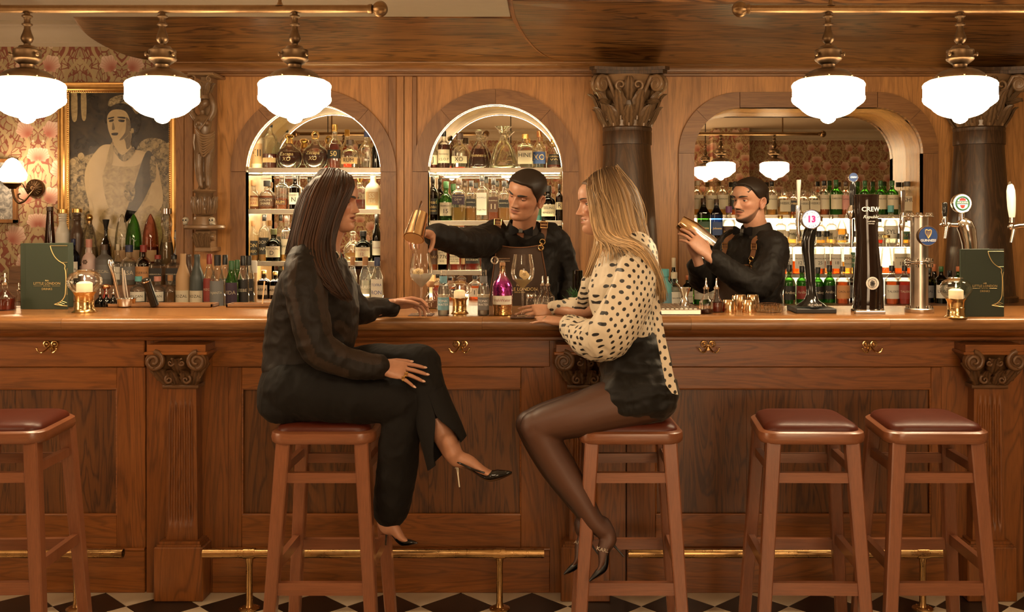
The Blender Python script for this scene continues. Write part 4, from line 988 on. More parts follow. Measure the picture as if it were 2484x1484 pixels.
def make_head(J, extras, M, sc, col, o={}, gaze=(1,0,-.05), iris='iris_brown', lipcol=None, beard=None, lid=.35, mouth_open=False, brow=1.0, ears=True, browcol=(.012,.008,.005), makeup=0):
    'adds the face to the body mesh J; eyes, brows and lashes go to extras (list of (MB, material, name))'
    S = head_fn(o); V, fs, T, Z, th, zz = head_mesh(S); C = np.tile(np.array(col), (len(V), 1)); y = V[:, 1]; fr = np.cos(T) > 0
    g = lambda v, c, s: np.exp(-((v-c)/s)**2)
    blush = (g(np.abs(y), .042, .02)*g(Z, .088, .02)*fr)[:, None]; C = C*(1-blush*np.array([.02,.16,.16]))
    C = C*(1-.22*(g(np.abs(y), .031, .017)*g(Z, .121, .010)*fr)[:, None]*np.array([.5,1,1])*(1+makeup))
    lc = np.array(lipcol if lipcol else (col[0]*.80, col[1]*.55, col[2]*.50))
    up = .0665-.0030*g(y, 0, .0035)-.0090*np.clip(np.abs(y)/.023, 0, 1)**2; lo = .0435+.0100*np.clip(np.abs(y)/.022, 0, 1)**2.2
    sm = o.get('smile', 0)*.004*np.clip(np.abs(y)/.022, 0, 1.2)**2; up = up+sm; lo = lo+sm
    lm = np.clip((up-Z)/.0012, 0, 1)*np.clip((Z-lo)/.0012, 0, 1)*(np.abs(y) < .0235)*fr; C = C*(1-lm[:, None])+lc*lm[:, None]
    ml = g(Z, .0557+sm, .0011)*np.exp(-(y/.0225)**8)*fr*.75; C = C*(1-ml[:, None])
    if mouth_open: tm = np.clip((.0592+sm-Z)/.0008, 0, 1)*np.clip((Z-.0528-sm)/.0008, 0, 1)*(np.abs(y) < .0175)*fr; C = C*(1-tm[:, None])+np.array((.78,.70,.58))*tm[:, None]*(1-.25*(np.abs(np.sin(y*520)) < .15))[:, None]
    nos = (g(np.abs(y), .0075, .0040)*g(Z, .0730, .0022)*fr*.85)[:, None]; C = C*(1-nos)
    if beard is not None: bm_ = np.clip(beard(T, y, Z), 0, 1)[:, None]; C = C*(1-bm_)+np.array((.014,.009,.006))*bm_
    Mh = M @ Matrix.Diagonal((sc, sc, sc, 1)); A = np.array(Mh)
    tr = lambda W: np.asarray(W) @ A[:3, :3].T+A[:3, 3]
    J.add(tr(V), fs, C)
    if ears:
        for s in (-1, 1): e = ear_mb(s); J.add(tr(np.array(e.v)), e.f, np.array(col)*np.array((.95,.86,.84)))
    ex = []
    for s in (-1, 1):
        ec = Vector((.0612, s*.0295, .1165)); r = .0120
        m = MB().sphere(ec, r, 18, 12); ex.append((m, 'eye_white', 'eye'))
        gd = Vector(gaze).normalized(); gd = (gd+Vector((0, s*.02, 0))).normalized(); q = gd.to_track_quat('Z', 'Y').to_matrix().to_4x4()
        m = MB(); m.lathe([(.0058, math.sqrt(r*r-.0058**2)+.0004), (.0054, math.sqrt(r*r-.0054**2)+.0007), (.003, r+.0006), (.0002, r+.0008)], 14); m.xf(Matrix.Translation(ec) @ q); ex.append((m, iris, 'iris'))
        m = MB(); m.lathe([(.0024, r+.0009), (.0002, r+.0011)], 10); m.xf(Matrix.Translation(ec) @ q); ex.append((m, 'lash', 'pupil'))
        # lids: shells that turn about the eye's cross axis
        for upper in (1, 0):
            rows = []; R_ = r+.0010
            e0, e1 = (math.radians(75), math.radians(26-52*lid)) if upper else (math.radians(-80), math.radians(-20))
            for k in range(7):
                el = e0+(e1-e0)*k/6; row = []
                for q_ in range(15):
                    az = math.radians(-78+156*q_/14); e = el*(math.cos(az*1.0)**.5 if True else 1)
                    row.append((ec.x+R_*math.cos(e)*math.cos(az), ec.y+R_*math.cos(e)*math.sin(az), ec.z+R_*math.sin(e)))
                rows.append(row)
            m = MB(); m.rings(rows, closed=False); cc = np.array(col)*(np.array((.72,.58,.55)) if makeup else np.array((.86,.76,.73)))
            J.add(tr(np.array(m.v)), m.f, cc)
            if upper:
                m = MB(); m.tube([Vector(p)+(Vector(p)-ec)*.03 for p in rows[-1][1:-1]], [.0004+.0011*math.sin(PI*i/12)*(1+.6*makeup) for i in range(13)], 6); ex.append((m, 'lash', 'lashes'))
        # brow follows the surface
        n = 14; f = np.linspace(0, 1, n); yb = s*(.0125+.038*f); zb = .1335+.0065*np.sin(f*PI*.62)-.0030*f
        thb = np.arctan2(yb/.07, 1.0); bp = []
        for yy, zz_ in zip(yb, zb):
            lo_, hi_ = (0, 1.5) if yy > 0 else (-1.5, 0)
            for _ in range(30):
                mid = (lo_+hi_)/2; v = S(np.array([mid]), np.array([zz_]))[0]
                if v[1] < yy: lo_ = mid
                else: hi_ = mid
            bp.append(Vector(v)+Vector((.0006, 0, 0)))
        m = MB(); m.tube(bp, [(.0036*brow*(.55+.75*math.sin(PI*min(1, .15+.8*u_)))*(1-.55*u_), .0014) for u_ in f], 8, up=(0,0,1)); ex.append((m, ('col', browcol), 'eyebrow'))
    for m, mat, nm in ex:
        W = tr(np.array(m.v)); m.v = [tuple(p) for p in W]; extras.append((m, mat, nm))
    return S, tr
def flush_extras(extras, parent):
    by = {}
    for m, mat, nm in extras:
        if isinstance(mat, tuple):
            key = 'brow_%d' % int(mat[1][0]*1000)
            if key not in MATS: plain(key, mat[1], .6)
            mat = key
        by.setdefault((nm, mat), MB()).add(m.v, m.f)
    for (nm, mat), m in by.items(): m.build(nm, mat, parent, fix=False, angle=80)
def hand(M, curls, spread=(.16,.03,-.06,-.2), thumb=((.55,-.5),(.3,.1)), left=False, sc=1.0, fat=1.0, nails=None, bendy=None):
    'hand mesh: local x to the fingers, z back of the hand, thumb on +y (mirrored when left). curls per finger (knuckle, middle, end)'
    m = MB(); ml = -1 if left else 1
    pl, pw = .088, .074
    rg = []
    for x, hw, ht, zc in ((-.045, .025, .019, .0), (-.02, .0255, .0185, 0), (.0, .027, .017, 0), (.02, .033, .0165, -.001), (.045, .038, .0155, -.001), (.07, .039, .0135, 0), (.086, .0375, .0105, .001), (.094, .034, .007, .001)):
        rg.append([(x, hw*math.copysign(abs(math.cos(a))**.8, math.cos(a))*-1*ml*-1, zc+ht*math.sin(a)) for a in np.linspace(0, 2*PI, 24, endpoint=False)])
    m.rings(rg); m.sphere((.03, ml*.022, -.007), (.03, .016, .014), 12, 8)
    tips = []
    base_y = [.0285, .0095, -.0095, -.0270]; L = [(.040,.024,.020), (.044,.028,.022), (.041,.026,.021), (.032,.019,.018)]; rad = [.0082, .0084, .0080, .0070]
    for i in range(4):
        c = curls[i]; p = Vector((.082-.004*abs(i-1.3), ml*base_y[i], .001)); ang = 0; sp = spread[i]; pts = [p-Vector((.02, 0, 0)), p]; rs = [rad[i]*1.05*fat, rad[i]*1.1*fat]
        for k in range(3):
            ang += c[k]; d = Vector((math.cos(ang)*math.cos(sp), ml*math.sin(sp)*math.cos(ang*.3), -math.sin(ang))).normalized()
            n0 = p; p = p+d*L[i][k]; pts += [n0.lerp(p, .5), p]; rs += [rad[i]*(.98-.08*k)*fat, rad[i]*(.98-.10*k)*fat]
        rs[-1] *= .72
        m.tube(pts, rs, 10); m.sphere(pts[-1], rs[-1]*1.0, 10, 8)
        nd = Vector((math.sin(ang), 0, math.cos(ang))); tips.append((pts[-2], pts[-1], nd, rs[-2]))
    # thumb from the side of the palm
    (a0, e0), (a1, a2) = thumb; p = Vector((.018, ml*.026, -.004)); az = a0; pts = [p-Vector((.006, ml*.008, 0)), p]; rs = [.0125*fat, .0125*fat]
    for k, (ln, da) in enumerate(((.038, 0), (.031, -a1), (.026, -a2))):
        az += da; d = Vector((math.cos(az)*math.cos(e0), ml*math.sin(az)*math.cos(e0), math.sin(e0))); n0 = p; p = p+d*ln
        pts += [n0.lerp(p, .5), p]; rs += [(.0108-.0011*k)*fat, (.0102-.0013*k)*fat]
    rs[-1] *= .75
    m.tube(pts, rs, 10); m.sphere(pts[-1], rs[-1], 10, 8); d3 = (pts[-1]-pts[-2]).normalized(); nd = (Vector((0,0,1))-d3*d3.z).normalized(); tips.append((pts[-2], pts[-1], nd, rs[-2]))
    V, fs = remesh(m, .0024, 4, .5)
    Mh = M @ Matrix.Diagonal((sc, sc, sc, 1)); A = np.array(Mh); V = V @ A[:3, :3].T+A[:3, 3]
    if nails is not None:
        for a, b, nd, r in tips:
            d = (b-a).normalized(); n = (nd-d*nd.dot(d)).normalized(); sd = d.cross(n); c = b-d*.001+n*r*.62; rows = []
            for u in np.linspace(-1, 1.25, 6): rows.append([c+d*u*.0055+sd*v*.0046*math.sqrt(max(.05, 1-(abs(u)/1.35)**2))+n*(.0022*(1-v*v)+.0006) for v in np.linspace(-1, 1, 5)])
            q = MB(); q.rings(rows, closed=False); q.xf(Mh); nails.append((q, 'nail_nude', 'nails'))
    return V, fs
def hairline(pts, soft=.006): return lambda T, Z: np.clip((Z-np.interp(np.abs(T), [p[0] for p in pts], [p[1] for p in pts]))/soft, 0, 1)
def strands(guides, n, rad, col, jit=.004, seg=5, rnd=None, colv=.35, pts=16, taper=.12, root=None):
    'locks of hair interpolated between guide curves (each a list of 3-D points)'
    rnd = rnd or random.Random(3); G = []
    for g in guides:
        c = np.array(catmull([tuple(p) for p in g], 8)); s = np.linspace(0, len(c)-1, pts); i = np.floor(s).astype(int).clip(0, len(c)-2); f = (s-i)[:, None]; G.append(c[i]*(1-f)+c[i+1]*f)
    G = np.array(G); m = MB(); cols = []
    for k in range(n):
        u = (k+rnd.random())/n*(len(G)-1); i = min(int(u), len(G)-2); f = u-i; p = G[i]*(1-f)+G[i+1]*f
        off = np.array([rnd.gauss(0, 1) for _ in range(3)])*jit; ph = rnd.random()*6.28; am = rnd.random()*jit*.9
        t = np.linspace(0, 1, pts)[:, None]; side = np.array([1., .3, 0])
        p = p+off*(.35+.65*t)+am*np.sin(t*7+ph)*side*t
        cut = 1-.12*rnd.random(); q = [tuple(a) for a in p[:max(4, int(pts*cut))]]; L = len(q)
        r0 = rad*(.6+.8*rnd.random()); c = 1+colv*(rnd.random()*2-1)
        m.tube(q, [r0*(.75+.25*math.sin(PI*min(1, a/L*1.3)))*(1-(1-taper)*max(0, (a/L-.6)/.4)) for a in range(L)], seg)
        base = np.array(col(u/(len(G)-1), k)) if callable(col) else np.array(col)
        for a in range(L):
            cc = base*c
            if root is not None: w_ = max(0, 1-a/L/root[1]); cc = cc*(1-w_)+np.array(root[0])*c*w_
            cols += [cc]*seg
    return m, np.array(cols)
# ------------------------------------------------------------------ people
from mathutils import noise as mnoise
def vnormals(V, Fs):
    V = np.asarray(V); Q = np.array([f[:4] if len(f) >= 4 else (*f, f[-1]) for f in Fs]); n = np.cross(V[Q[:, 2]]-V[Q[:, 0]], V[Q[:, 3]]-V[Q[:, 1]]); N = np.zeros_like(V)
    for k in range(4): np.add.at(N, Q[:, k], n)
    return N/np.maximum(np.linalg.norm(N, axis=1, keepdims=True), 1e-12)
def wrinkle(V, Fs, amp, sc, seed=0.0, ridged=True):
    N = vnormals(V, Fs); S_ = np.asarray(V)*np.array(sc)+seed
    d = np.array([mnoise.noise(Vector(s)) for s in S_]); d = (1-2*np.abs(d)*1.6) if ridged else d
    return V+N*(d*amp)[:, None]
def shoe(M, opening=1.0, sling=False, heel=.098, mat='patent_black', strap=False):
    'pointed stiletto: local x to the toe, z up, heel tip at origin height 0; returns dict of parts'
    cl = catmull([(0, .100), (.03, .097), (.07, .074), (.11, .030), (.145, .006), (.19, .003), (.255, .010)], 6)      # sole line (x, z)
    cl = [(x, z*heel/.098) for x, z in cl]; n = len(cl); up = MB(); so = MB(); rows = []; sr = []
    for i, (x, z) in enumerate(cl):
        t = i/(n-1); hw = np.interp(x, [0, .02, .06, .11, .15, .19, .225, .245, .256], [.014, .025, .0255, .030, .0375, .0345, .022, .011, .003])
        ht = np.interp(x, [0, .02, .06, .10, .135, .16, .19, .22, .245, .256], [.050, .058, .030, .022, .022, .040, .036, .024, .013, .005]) if not sling else np.interp(x, [0, .02, .06, .10, .135, .16, .19, .22, .245, .256], [.010, .012, .010, .010, .014, .038, .036, .024, .013, .005])
        if not sling: g_ = 1+.32*(1-smoothstep((x-.08)/.07)); hw *= g_; ht *= g_
        full = smoothstep((x-.150)/.018)
        lim = (PI*.5+.10)+(PI*.5-.10)*full if not (x < .012) else PI*.5+.3
        row = []
        for k in range(17):
            a = -lim+2*lim*k/16; row.append((x, hw*math.sin(a), z+ht*(1-math.cos(a))*.5 if abs(a) <= PI/2 and full == 0 else z+ht*(1-math.cos(a))*.5))
        # U-shape: sides rise to ht
        if full < 1:
            r2 = []
            for k in range(17):
                s = -1+2*k/16; yy = hw*math.sin(s*PI/2*1.02)*(1 if abs(s) < .85 else 1-(abs(s)-.85)*.5); zz_ = z+ht*max(0, (abs(s)-.35)/.65)**1.1; r2.append((x, yy, zz_))
            row = [tuple(Vector(a).lerp(Vector(b), full)) for a, b in zip(r2, row)]
        rows.append(row)
        sr.append([(x, hw*v*1.01, z-.0032-(.003 if x > .1 else 0)*.0+(-.001)*(1-v*v)) for v in np.linspace(-1, 1, 7)])
    if rows: up.rings(rows, closed=False); up.rings([[(p[0]-.0, p[1]*.93, p[2]+.0015) for p in r] for r in rows], closed=False)
    if not sling or True:
        b0 = rows[0]; up.add([tuple(p) for p in b0], [tuple(range(len(b0)))])
    so.rings(sr, closed=False); so.rings([[(p[0], p[1], p[2]+.0045) for p in r] for r in sr], closed=False)
    he = MB(); hz = heel
    he.tube([(.012, 0, hz*.985), (.014, 0, hz*.86), (.010, 0, hz*.6), (.004, 0, 0)], [.016, .0095, .0055, .0045], 12)
    if strap:
        pts = [(.135, .030, .045), (.09, .034, .072), (.03, .030, .115), (-.008, .0, .135), (.03, -.030, .115), (.09, -.034, .072), (.135, -.030, .045)]
        up.tube(catmull([(a, b, c*heel/.098) for a, b, c in pts], 6), (.0045), 6)
    for q in (up, so, he): q.xf(M)
    return up, so, he
def foot_pts(M, heel=.098):
    'joints of a foot standing in that shoe'
    k = heel/.098
    return [M @ Vector(p) for p in ((-.002, 0, .215*k), (.006, 0, .165*k), (.024, 0, .128*k), (.070, 0, .105*k), (.115, 0, .060*k), (.155, 0, .030*k), (.20, 0, .018))]
def foot_into(m, M, heel=.098, ank=.031):
    k = heel/.098
    limb(m, foot_pts(M, heel), [ank, (.030), (.024, .030), (.022, .024), (.024, .016), (.026, .010), (.016, .006)], 14, 4, up=(0, 1, 0))
    p = [M @ Vector(q) for q in ((.002, 0, .15*k), (.012, 0, .118*k), (.03, 0, .108*k))]; limb(m, p, [.020, .018, .014], 12, 3)
SK1, SK2 = (.40,.185,.105), (.50,.255,.155)
# ================================================================== dark-haired woman in black
D = 3.60
def ring_st(y, xb, xf, hw, d=D, tilt=0.0):
    a, b = P(xb, y, d), P(xf, y, d); c = (a+b)/2; h = (b-a)/2; return (c, h+Vector((0, 0, tilt)), Vector((0, hw, 0)))
JB = Joined(); ex1 = []
m = MB()
body_rings(m, [ring_st(598, 760, 798, .05), ring_st(625, 740, 812, .11), ring_st(700, 695, 845, .15), ring_st(780, 675, 845, .13), ring_st(860, 668, 830, .14), ring_st(930, 660, 800, .16)], 24)
neck1 = [P(786, 620, D), P(792, 590, D), P(803, 560, D), P(812, 535, D)]
limb(m, neck1, [.060, (.050, .050), (.047, .048), .05], 18)
W1 = dict(sh=P(752, 648, 3.43), el=P(776, 846, 3.36), wr=P(922, 889, 3.40), sh2=P(778, 645, 3.77), el2=P(868, 752, 3.87), wr2=P(955, 744, 3.95))
limb(m, [W1['sh']+Vector((0,.03,-.01)), W1['el'], W1['wr']], [.035, .028, .020], 14); limb(m, [W1['sh2']+Vector((0,-.03,-.01)), W1['el2'], W1['wr2']], [.035, .028, .020], 14)
RH, RK, RA = P(712, 945, 3.50), P(985, 978, 3.46), P(945, 1235, 3.50)
LH, LK, LA = P(722, 935, 3.72), P(1022, 884, 3.52), P(1098, 1098, 3.40)
limb(m, [RH, RH.lerp(RK, .5), RK, RK.lerp(RA, .4), RA], [.085, .07, .05, .048, .033], 16)
KB_ = LK+Vector((-.035, .01, -.02)); limb(m, [LH, LH.lerp(KB_, .5), KB_, KB_.lerp(LA, .45), LA], [.07, .06, .036, .046, .034], 16)
def shoe_frame(ankle, toe, heel=.098, roll=(0,0,1)):
    'places a shoe so that its ankle and toe fall on the given points'
    x = (Vector(toe)-Vector(ankle)); side = Vector((0, 1, 0)); side = (side-x*side.dot(x)/x.length_squared).normalized()
    loc_a, loc_t = Vector((.004, 0, .165)), Vector((.256, 0, .010)); lx_ = loc_t-loc_a; ang = math.atan2(lx_.z, lx_.x); s = x.length/lx_.length
    fx_ = x.normalized(); up = fx_.cross(side).normalized()
    if up.z < 0: up = -up; side = -side
    R = Matrix(((fx_.x, side.x, up.x), (fx_.y, side.y, up.y), (fx_.z, side.z, up.z))).to_4x4()
    R = R @ Matrix.Rotation(ang, 4, 'Y'); M = R @ Matrix.Diagonal((s, s, s, 1)); return Matrix.Translation(Vector(ankle)-(M @ loc_a)) @ M
MS1 = shoe_frame(P(935, 1262, 3.50), P(1013, 1318, 3.44)); MS2 = shoe_frame(P(1096, 1096, 3.40), P(1243, 1147, 3.40))
foot_into(m, MS1); foot_into(m, MS2, ank=.032)
V, fs = remesh(m, .0058, 5); JB.add(V, fs, SK1)
hM1 = Matrix.Translation(P(797, 562, D)) @ basis((1, -.10, -.07), (.10, 0, 1)); s1 = .93
hM1 = Matrix.Translation(P(806, 563, D)) @ basis((1, -.14, -.03), (.04, 0, 1))
S1, tr1 = make_head(JB, ex1, hM1, s1, SK1, dict(nose=.86, lips=1.25, jaw=1.0), gaze=(1, .05, -.02), lid=.45, lipcol=(.26,.075,.045), makeup=.8, brow=1.15, browcol=(.012,.007,.004), ears=False)
# hand on the knee, fingers to the knee, back of the hand up and out
xw = (P(1015, 905, 3.40)-W1['wr']).normalized(); zw = Vector((.25, -.72, .65))
def hand_M(o, x, z): x = Vector(x).normalized(); z = Vector(z); z = (z-x*z.dot(x)).normalized(); y = z.cross(x); return Matrix(((x.x, y.x, z.x, o[0]), (x.y, y.y, z.y, o[1]), (x.z, y.z, z.z, o[2]), (0,0,0,1)))
nl1 = []
V, fs = hand(hand_M(W1['wr'], xw, zw), ((.14,.16,.1), (.12,.14,.1), (.14,.16,.1), (.2,.2,.15)), (.14, .03, -.10, -.30), ((.55,-.25), (.22,.1)), left=False, sc=.93, nails=ex1)
# right hand: thumb lies up; mirrored axis handled by the left flag
JB.add(V, fs, SK1)
g1 = P(1022, 752, 4.02)
V, fs = hand(hand_M(W1['wr2']+Vector((0,0,.012)), (.95, .22, .06), (-.05, .62, .78)), ((.35,.55,.3), (.42,.6,.35), (.5,.65,.4), (.55,.7,.4)), (.05, .0, -.04, -.08), ((.5,-.45), (.2,.3)), left=True, sc=.92, nails=ex1)
JB.add(V, fs, SK1)
w1 = JB.build('person', 'skin'); tag(w1, 'dark-haired woman in black blouse and trousers sitting with crossed legs', 'person')
flush_extras(ex1, w1)
# blouse
m = MB()
body_rings(m, [ring_st(594, 762, 804, .062), ring_st(606, 744, 812, .115), ring_st(622, 724, 822, .165), ring_st(650, 700, 840, .188), ring_st(700, 676, 862, .180), ring_st(750, 660, 868, .165), ring_st(800, 650, 864, .150), ring_st(850, 644, 852, .150), ring_st(885, 641, 842, .160), ring_st(898, 652, 830, .155)], 32, 2.3)
limb(m, [P(742, 636, 3.47), P(738, 690, 3.41), P(752, 770, 3.37), W1['el']+Vector((-.004,0,.004)), P(840, 880, 3.37), P(905, 889, 3.395), P(920, 890, 3.40)], [.066, .070, .064, .058, .050, .042, .040], 20)
limb(m, [P(790, 640, 3.74), P(830, 700, 3.84), W1['el2'], P(915, 747, 3.93), P(950, 746, 3.95)], [.062, .058, .052, .040, .035], 20)
V, fs = remesh(m, .0062, 7)
V = wrinkle(V, fs, .0042, (9, 9, 15), 3.1); V = wrinkle(V, fs, .0020, (26, 26, 30), 8.3)
J = Joined(); 
# sheer bands run down the sleeve: faces near two lines on the near arm
def near_band(c, pts, wd):
    best = 9
    for a, b in zip(pts[:-1], pts[1:]):
        ab = b-a; t_ = max(0, min(1, (c-a).dot(ab)/ab.length_squared)); q = a+ab*t_; best = min(best, math.hypot(c.x-q.x, c.z-q.z))
    return best < wd
bl1 = [P(712, 630, 3.4), P(716, 700, 3.38), P(738, 800, 3.34), P(765, 868, 3.34), P(840, 902, 3.36)]; bl2 = [P(775, 620, 3.44), P(782, 700, 3.38), P(800, 800, 3.34), P(830, 852, 3.34), P(915, 872, 3.38)]
J.add(V, fs, (.5,.5,.5))
for i, f in enumerate(fs):
    c = Vector(V[list(f)].mean(0))
    if c.y < -.52 and (near_band(c, bl1, .017) or near_band(c, bl2, .017)): J.M[i] = 1
J.build('blouse', ['black_blouse', 'sheer_stripe'], w1)
# collar with a beaded edge, open at the throat
m = MB(); m.rings([[P(772, 590, D)+Vector((.062*math.cos(a)+dx, .062*math.sin(a), dz-.035*max(0, math.cos(a)))) for a in np.linspace(.35, 2*PI-.35, 30)] for dx, dz in ((.022, -.02), (.012, .012), (-.002, .02), (-.012, -.028))], closed=False); m.build('collar', 'collar_cloth', w1, fix=False, angle=80)
m = MB()
for k in range(12): f = k/11; m.sphere(P(813+9*math.sin(f*3), 608+24*f, D-.075+.02*f), .0042, 8, 6)
m.build('necklace', 'silver', w1)
# trousers
m = MB()
body_rings(m, [ring_st(872, 650, 846, .150), ring_st(900, 640, 850, .168), ring_st(940, 635, 835, .182), ring_st(980, 638, 800, .185), ring_st(1006, 655, 780, .165)], 28, 2.4)
limb(m, [RH+Vector((0,0,.005)), P(780, 952, 3.46), P(870, 962, 3.45), P(960, 972, 3.455), P(988, 985, 3.46)], [.108, .098, .090, .078, .070], 20)
limb(m, [P(985, 985, 3.46), P(970, 1060, 3.46), P(962, 1150, 3.48), P(948, 1236, 3.50)], [.068, .068, .068, .062], 20)
limb(m, [LH, P(830, 910, 3.64), P(930, 888, 3.57), LK], [.105, .092, .080, .070], 20)
limb(m, [P(1018, 886, 3.52), P(1034, 940, 3.48), P(1046, 985, 3.45)], [.068, .063, .058], 20)
V, fs = remesh(m, .0062, 6); V = wrinkle(V, fs, .003, (10, 10, 10), 1.7); V = wrinkle(V, fs, .0012, (30, 30, 22), 4.2)
J = Joined().add(V, fs)
# flared lower leg of the crossed leg, slit open toward the room
rows = []; rows2 = []; ax = [P(1036, 950, 3.46), P(1052, 1000, 3.44), P(1068, 1045, 3.42), P(1085, 1098, 3.40)]
axc = catmull([tuple(p) for p in ax], 6)
for i, q in enumerate(axc):
    t_ = i/(len(axc)-1); c = Vector(q); dr = (ax[-1]-ax[0]).normalized(); u1 = dr.cross(Vector((0,1,0))).normalized(); u1 = -u1 if u1.x < 0 else u1; r_ = .060+.012*t_; op = .01+1.15*smoothstep((t_-.30)/.70)*.62
    mid = -PI/2+.18; row = []
    for k in range(33):
        a = mid+op+(2*PI-2*op)*k/32; row.append(c+u1*r_*math.cos(a)*1.12+Vector((0,1,0))*r_*.95*math.sin(a)+dr*(-.03*math.cos(a)*t_))
    rows.append(row); rows2.append([p+(c-p)*.06 for p in row])
q = MB(); q.rings(rows, closed=False); q.rings(rows2, closed=False); J.mb(q)
J.build('trousers', 'black_trousers', w1)
for k, Ms in enumerate((MS1, MS2)):
    up, so, he = shoe(Ms, sling=(k == 1), strap=(k == 1)); s = empty('shoe'); s.parent = w1
    up.build('upper', 'patent_black', s, fix=False, angle=60); so.build('sole', 'sole_tan' if k else 'satin_black', s, fix=False, angle=60); he.build('heel', 'patent_black' if k == 0 else 'chrome', s)
# rings and bracelet
m = MB()
wM = hand_M(W1['wr'], xw, zw)
for yy, x_ in ((-.012, .100), (-.030, .094)):
    c = wM @ Vector((x_*.93, yy*.93, -.004)); o_ = len(m.v); m.lathe([(.0085, -.004), (.0105, -.004), (.0105, .004), (.0085, .004)], 16, (0,0,0), 'X'); m.xf(hand_M(c, xw, zw), o_)
    m.box(tuple(c+Vector((-.006,-.012,.001))), tuple(c+Vector((.006,-.004,.009))), bev=.001)
m.build('rings', 'bright_brass', w1)
# hair: cap following the skull plus long locks
def hair_cap(S, tr, mask, thick, col, parent, mat='hair', name='hair', extra=None, inner=-.004):
    nt, nz = 140, 110; zz = np.concatenate([np.linspace(.0, .15, 74), .15+.075*np.sin(np.linspace(0, PI/2, nz-73)[1:])]).clip(0, .2249); th = np.linspace(-PI, PI, nt, endpoint=False); T, Z = np.meshgrid(th, zz)
    V = S(T, Z); fs = []
    for i in range(len(zz)-1):
        for j in range(nt): a, b = i*nt+j, i*nt+(j+1) % nt; fs.append((a, b, b+nt, a+nt))
    fs.append(tuple((len(zz)-1)*nt+j for j in range(nt)))
    W = V.reshape(-1, 3); N = W-np.array([-.005, 0, .12]); N[:, 2] *= .8; N /= np.linalg.norm(N, axis=1, keepdims=True); mk = mask(T, Z).ravel()
    W = W+N*(inner+(thick(T, Z).ravel()-inner)*mk)[:, None]
    keep = [f for f in fs if max(mk[list(f)]) > .02]
    J = Joined().add(tr(W), keep, col)
    if extra is not None: J.mb(extra[0], extra[1])
    return J.build(name, mat, parent)
def G(*q): return [P(*p) for p in q]
C1 = (.030,.0125,.006)
near = [G((848,434,3.58), (852,450,3.55), (836,481,3.52), (818,520,3.51), (806,560,3.50), (802,590,3.48), (812,640,3.44), (838,700,3.415), (860,745,3.41)),
        G((838,423,3.58), (838,455,3.53), (812,520,3.50), (796,580,3.47), (800,640,3.42), (828,705,3.405), (856,740,3.405)),
        G((824,416,3.585), (812,460,3.51), (790,540,3.485), (775,600,3.45), (784,650,3.405), (816,705,3.395), (848,735,3.40)),
        G((808,412,3.59), (785,470,3.50), (762,545,3.475), (752,600,3.44), (766,650,3.395), (800,700,3.39), (838,722,3.395)),
        G((797,411,3.595), (764,470,3.50), (742,545,3.475), (730,595,3.455), (735,625,3.43), (762,655,3.395), (790,690,3.385)),
        G((788,412,3.605), (748,475,3.51), (726,545,3.49), (713,600,3.48), (703,640,3.47)),
        G((782,414,3.62), (736,478,3.54), (718,545,3.53), (706,595,3.53), (696,640,3.53)),
        G((778,416,3.64), (730,480,3.60), (712,545,3.60), (702,595,3.60), (694,632,3.60))]
far = [G((778,416,3.64), (730,480,3.60), (712,545,3.60), (702,595,3.60), (694,632,3.60)), G((790,422,3.64), (745,485,3.68), (728,550,3.69), (716,600,3.68), (708,640,3.66)), G((815,421,3.63), (790,480,3.70), (765,560,3.71), (750,610,3.70), (745,650,3.70)), G((846,436,3.62), (850,460,3.66), (838,510,3.69), (820,560,3.70), (800,610,3.72), (815,670,3.74))]
rn = random.Random(11)
hc = lambda u, k: np.array(C1)*(1.0+1.1*(k % 7 == 0)+.5*(k % 5 == 0))
hm, hcol = strands(near, 640, .0034, hc, .0050, 5, rn, .45); hm2, hc2 = strands(far, 110, .0065, hc, .005, 5, rn, .3)
hm3, hc3 = strands([[(p[0]*.985+.015*-.8, p[1]+.02, p[2]) for p in g_] for g_ in near], 90, .012, C1, .004, 5, rn, .2)
o_ = len(hm.v); hm.add(hm2.v, hm2.f); hm.add(hm3.v, hm3.f); hcol = np.concatenate([hcol, hc2, hc3])
face_mask = hairline([(0,.190), (.5,.187), (.8,.174), (1.0,.145), (1.2,.10), (1.4,.04), (1.7,.0), (3.2,.0)])
hair_cap(S1, tr1, face_mask, lambda T, Z: .006+0*T, np.array(C1)*.9, w1, extra=(hm, hcol))
# ================================================================== blonde woman in polka dots
D2 = 3.60; JB = Joined(); ex2 = []
def rs2(y, xb, xf, hw, d=D2, tilt=0.0): return ring_st(y, xb, xf, hw, d, tilt)
m = MB()
body_rings(m, [rs2(600, 1480, 1540, .09), rs2(640, 1465, 1565, .14), rs2(700, 1455, 1572, .14), rs2(780, 1480, 1575, .12), rs2(860, 1475, 1600, .14), rs2(940, 1500, 1610, .15)], 24)
limb(m, [P(1505, 625, D2), P(1492, 598, D2), P(1478, 570, D2), P(1470, 545, D2)], [.058, .047, .045, .05], 18)
W2 = dict(sh=P(1545, 615, 3.43), el=P(1478, 815, 3.42), wr=P(1372, 781, 3.93), sh2=P(1525, 620, 3.77), el2=P(1440, 748, 3.98), wr2=P(1338, 752, 4.16))
limb(m, [W2['sh']+Vector((0,.03,-.01)), W2['el'], W2['wr']], [.035, .028, .020], 14); limb(m, [W2['sh2']+Vector((0,-.03,-.01)), W2['el2'], W2['wr2']], [.035, .028, .020], 14)
NH, NK, NA = P(1570, 968, 3.48), P(1312, 1030, 3.45), P(1462, 1290, 3.42); FH, FK, FA = P(1560, 962, 3.74), P(1300, 1026, 3.66), P(1412, 1276, 3.62)
for h, k_, a in ((NH, NK, NA), (FH, FK, FA)): limb(m, [h, h.lerp(k_, .5), k_, k_.lerp(a, .35), a], [.05, .04, .018, .007, .006], 14)
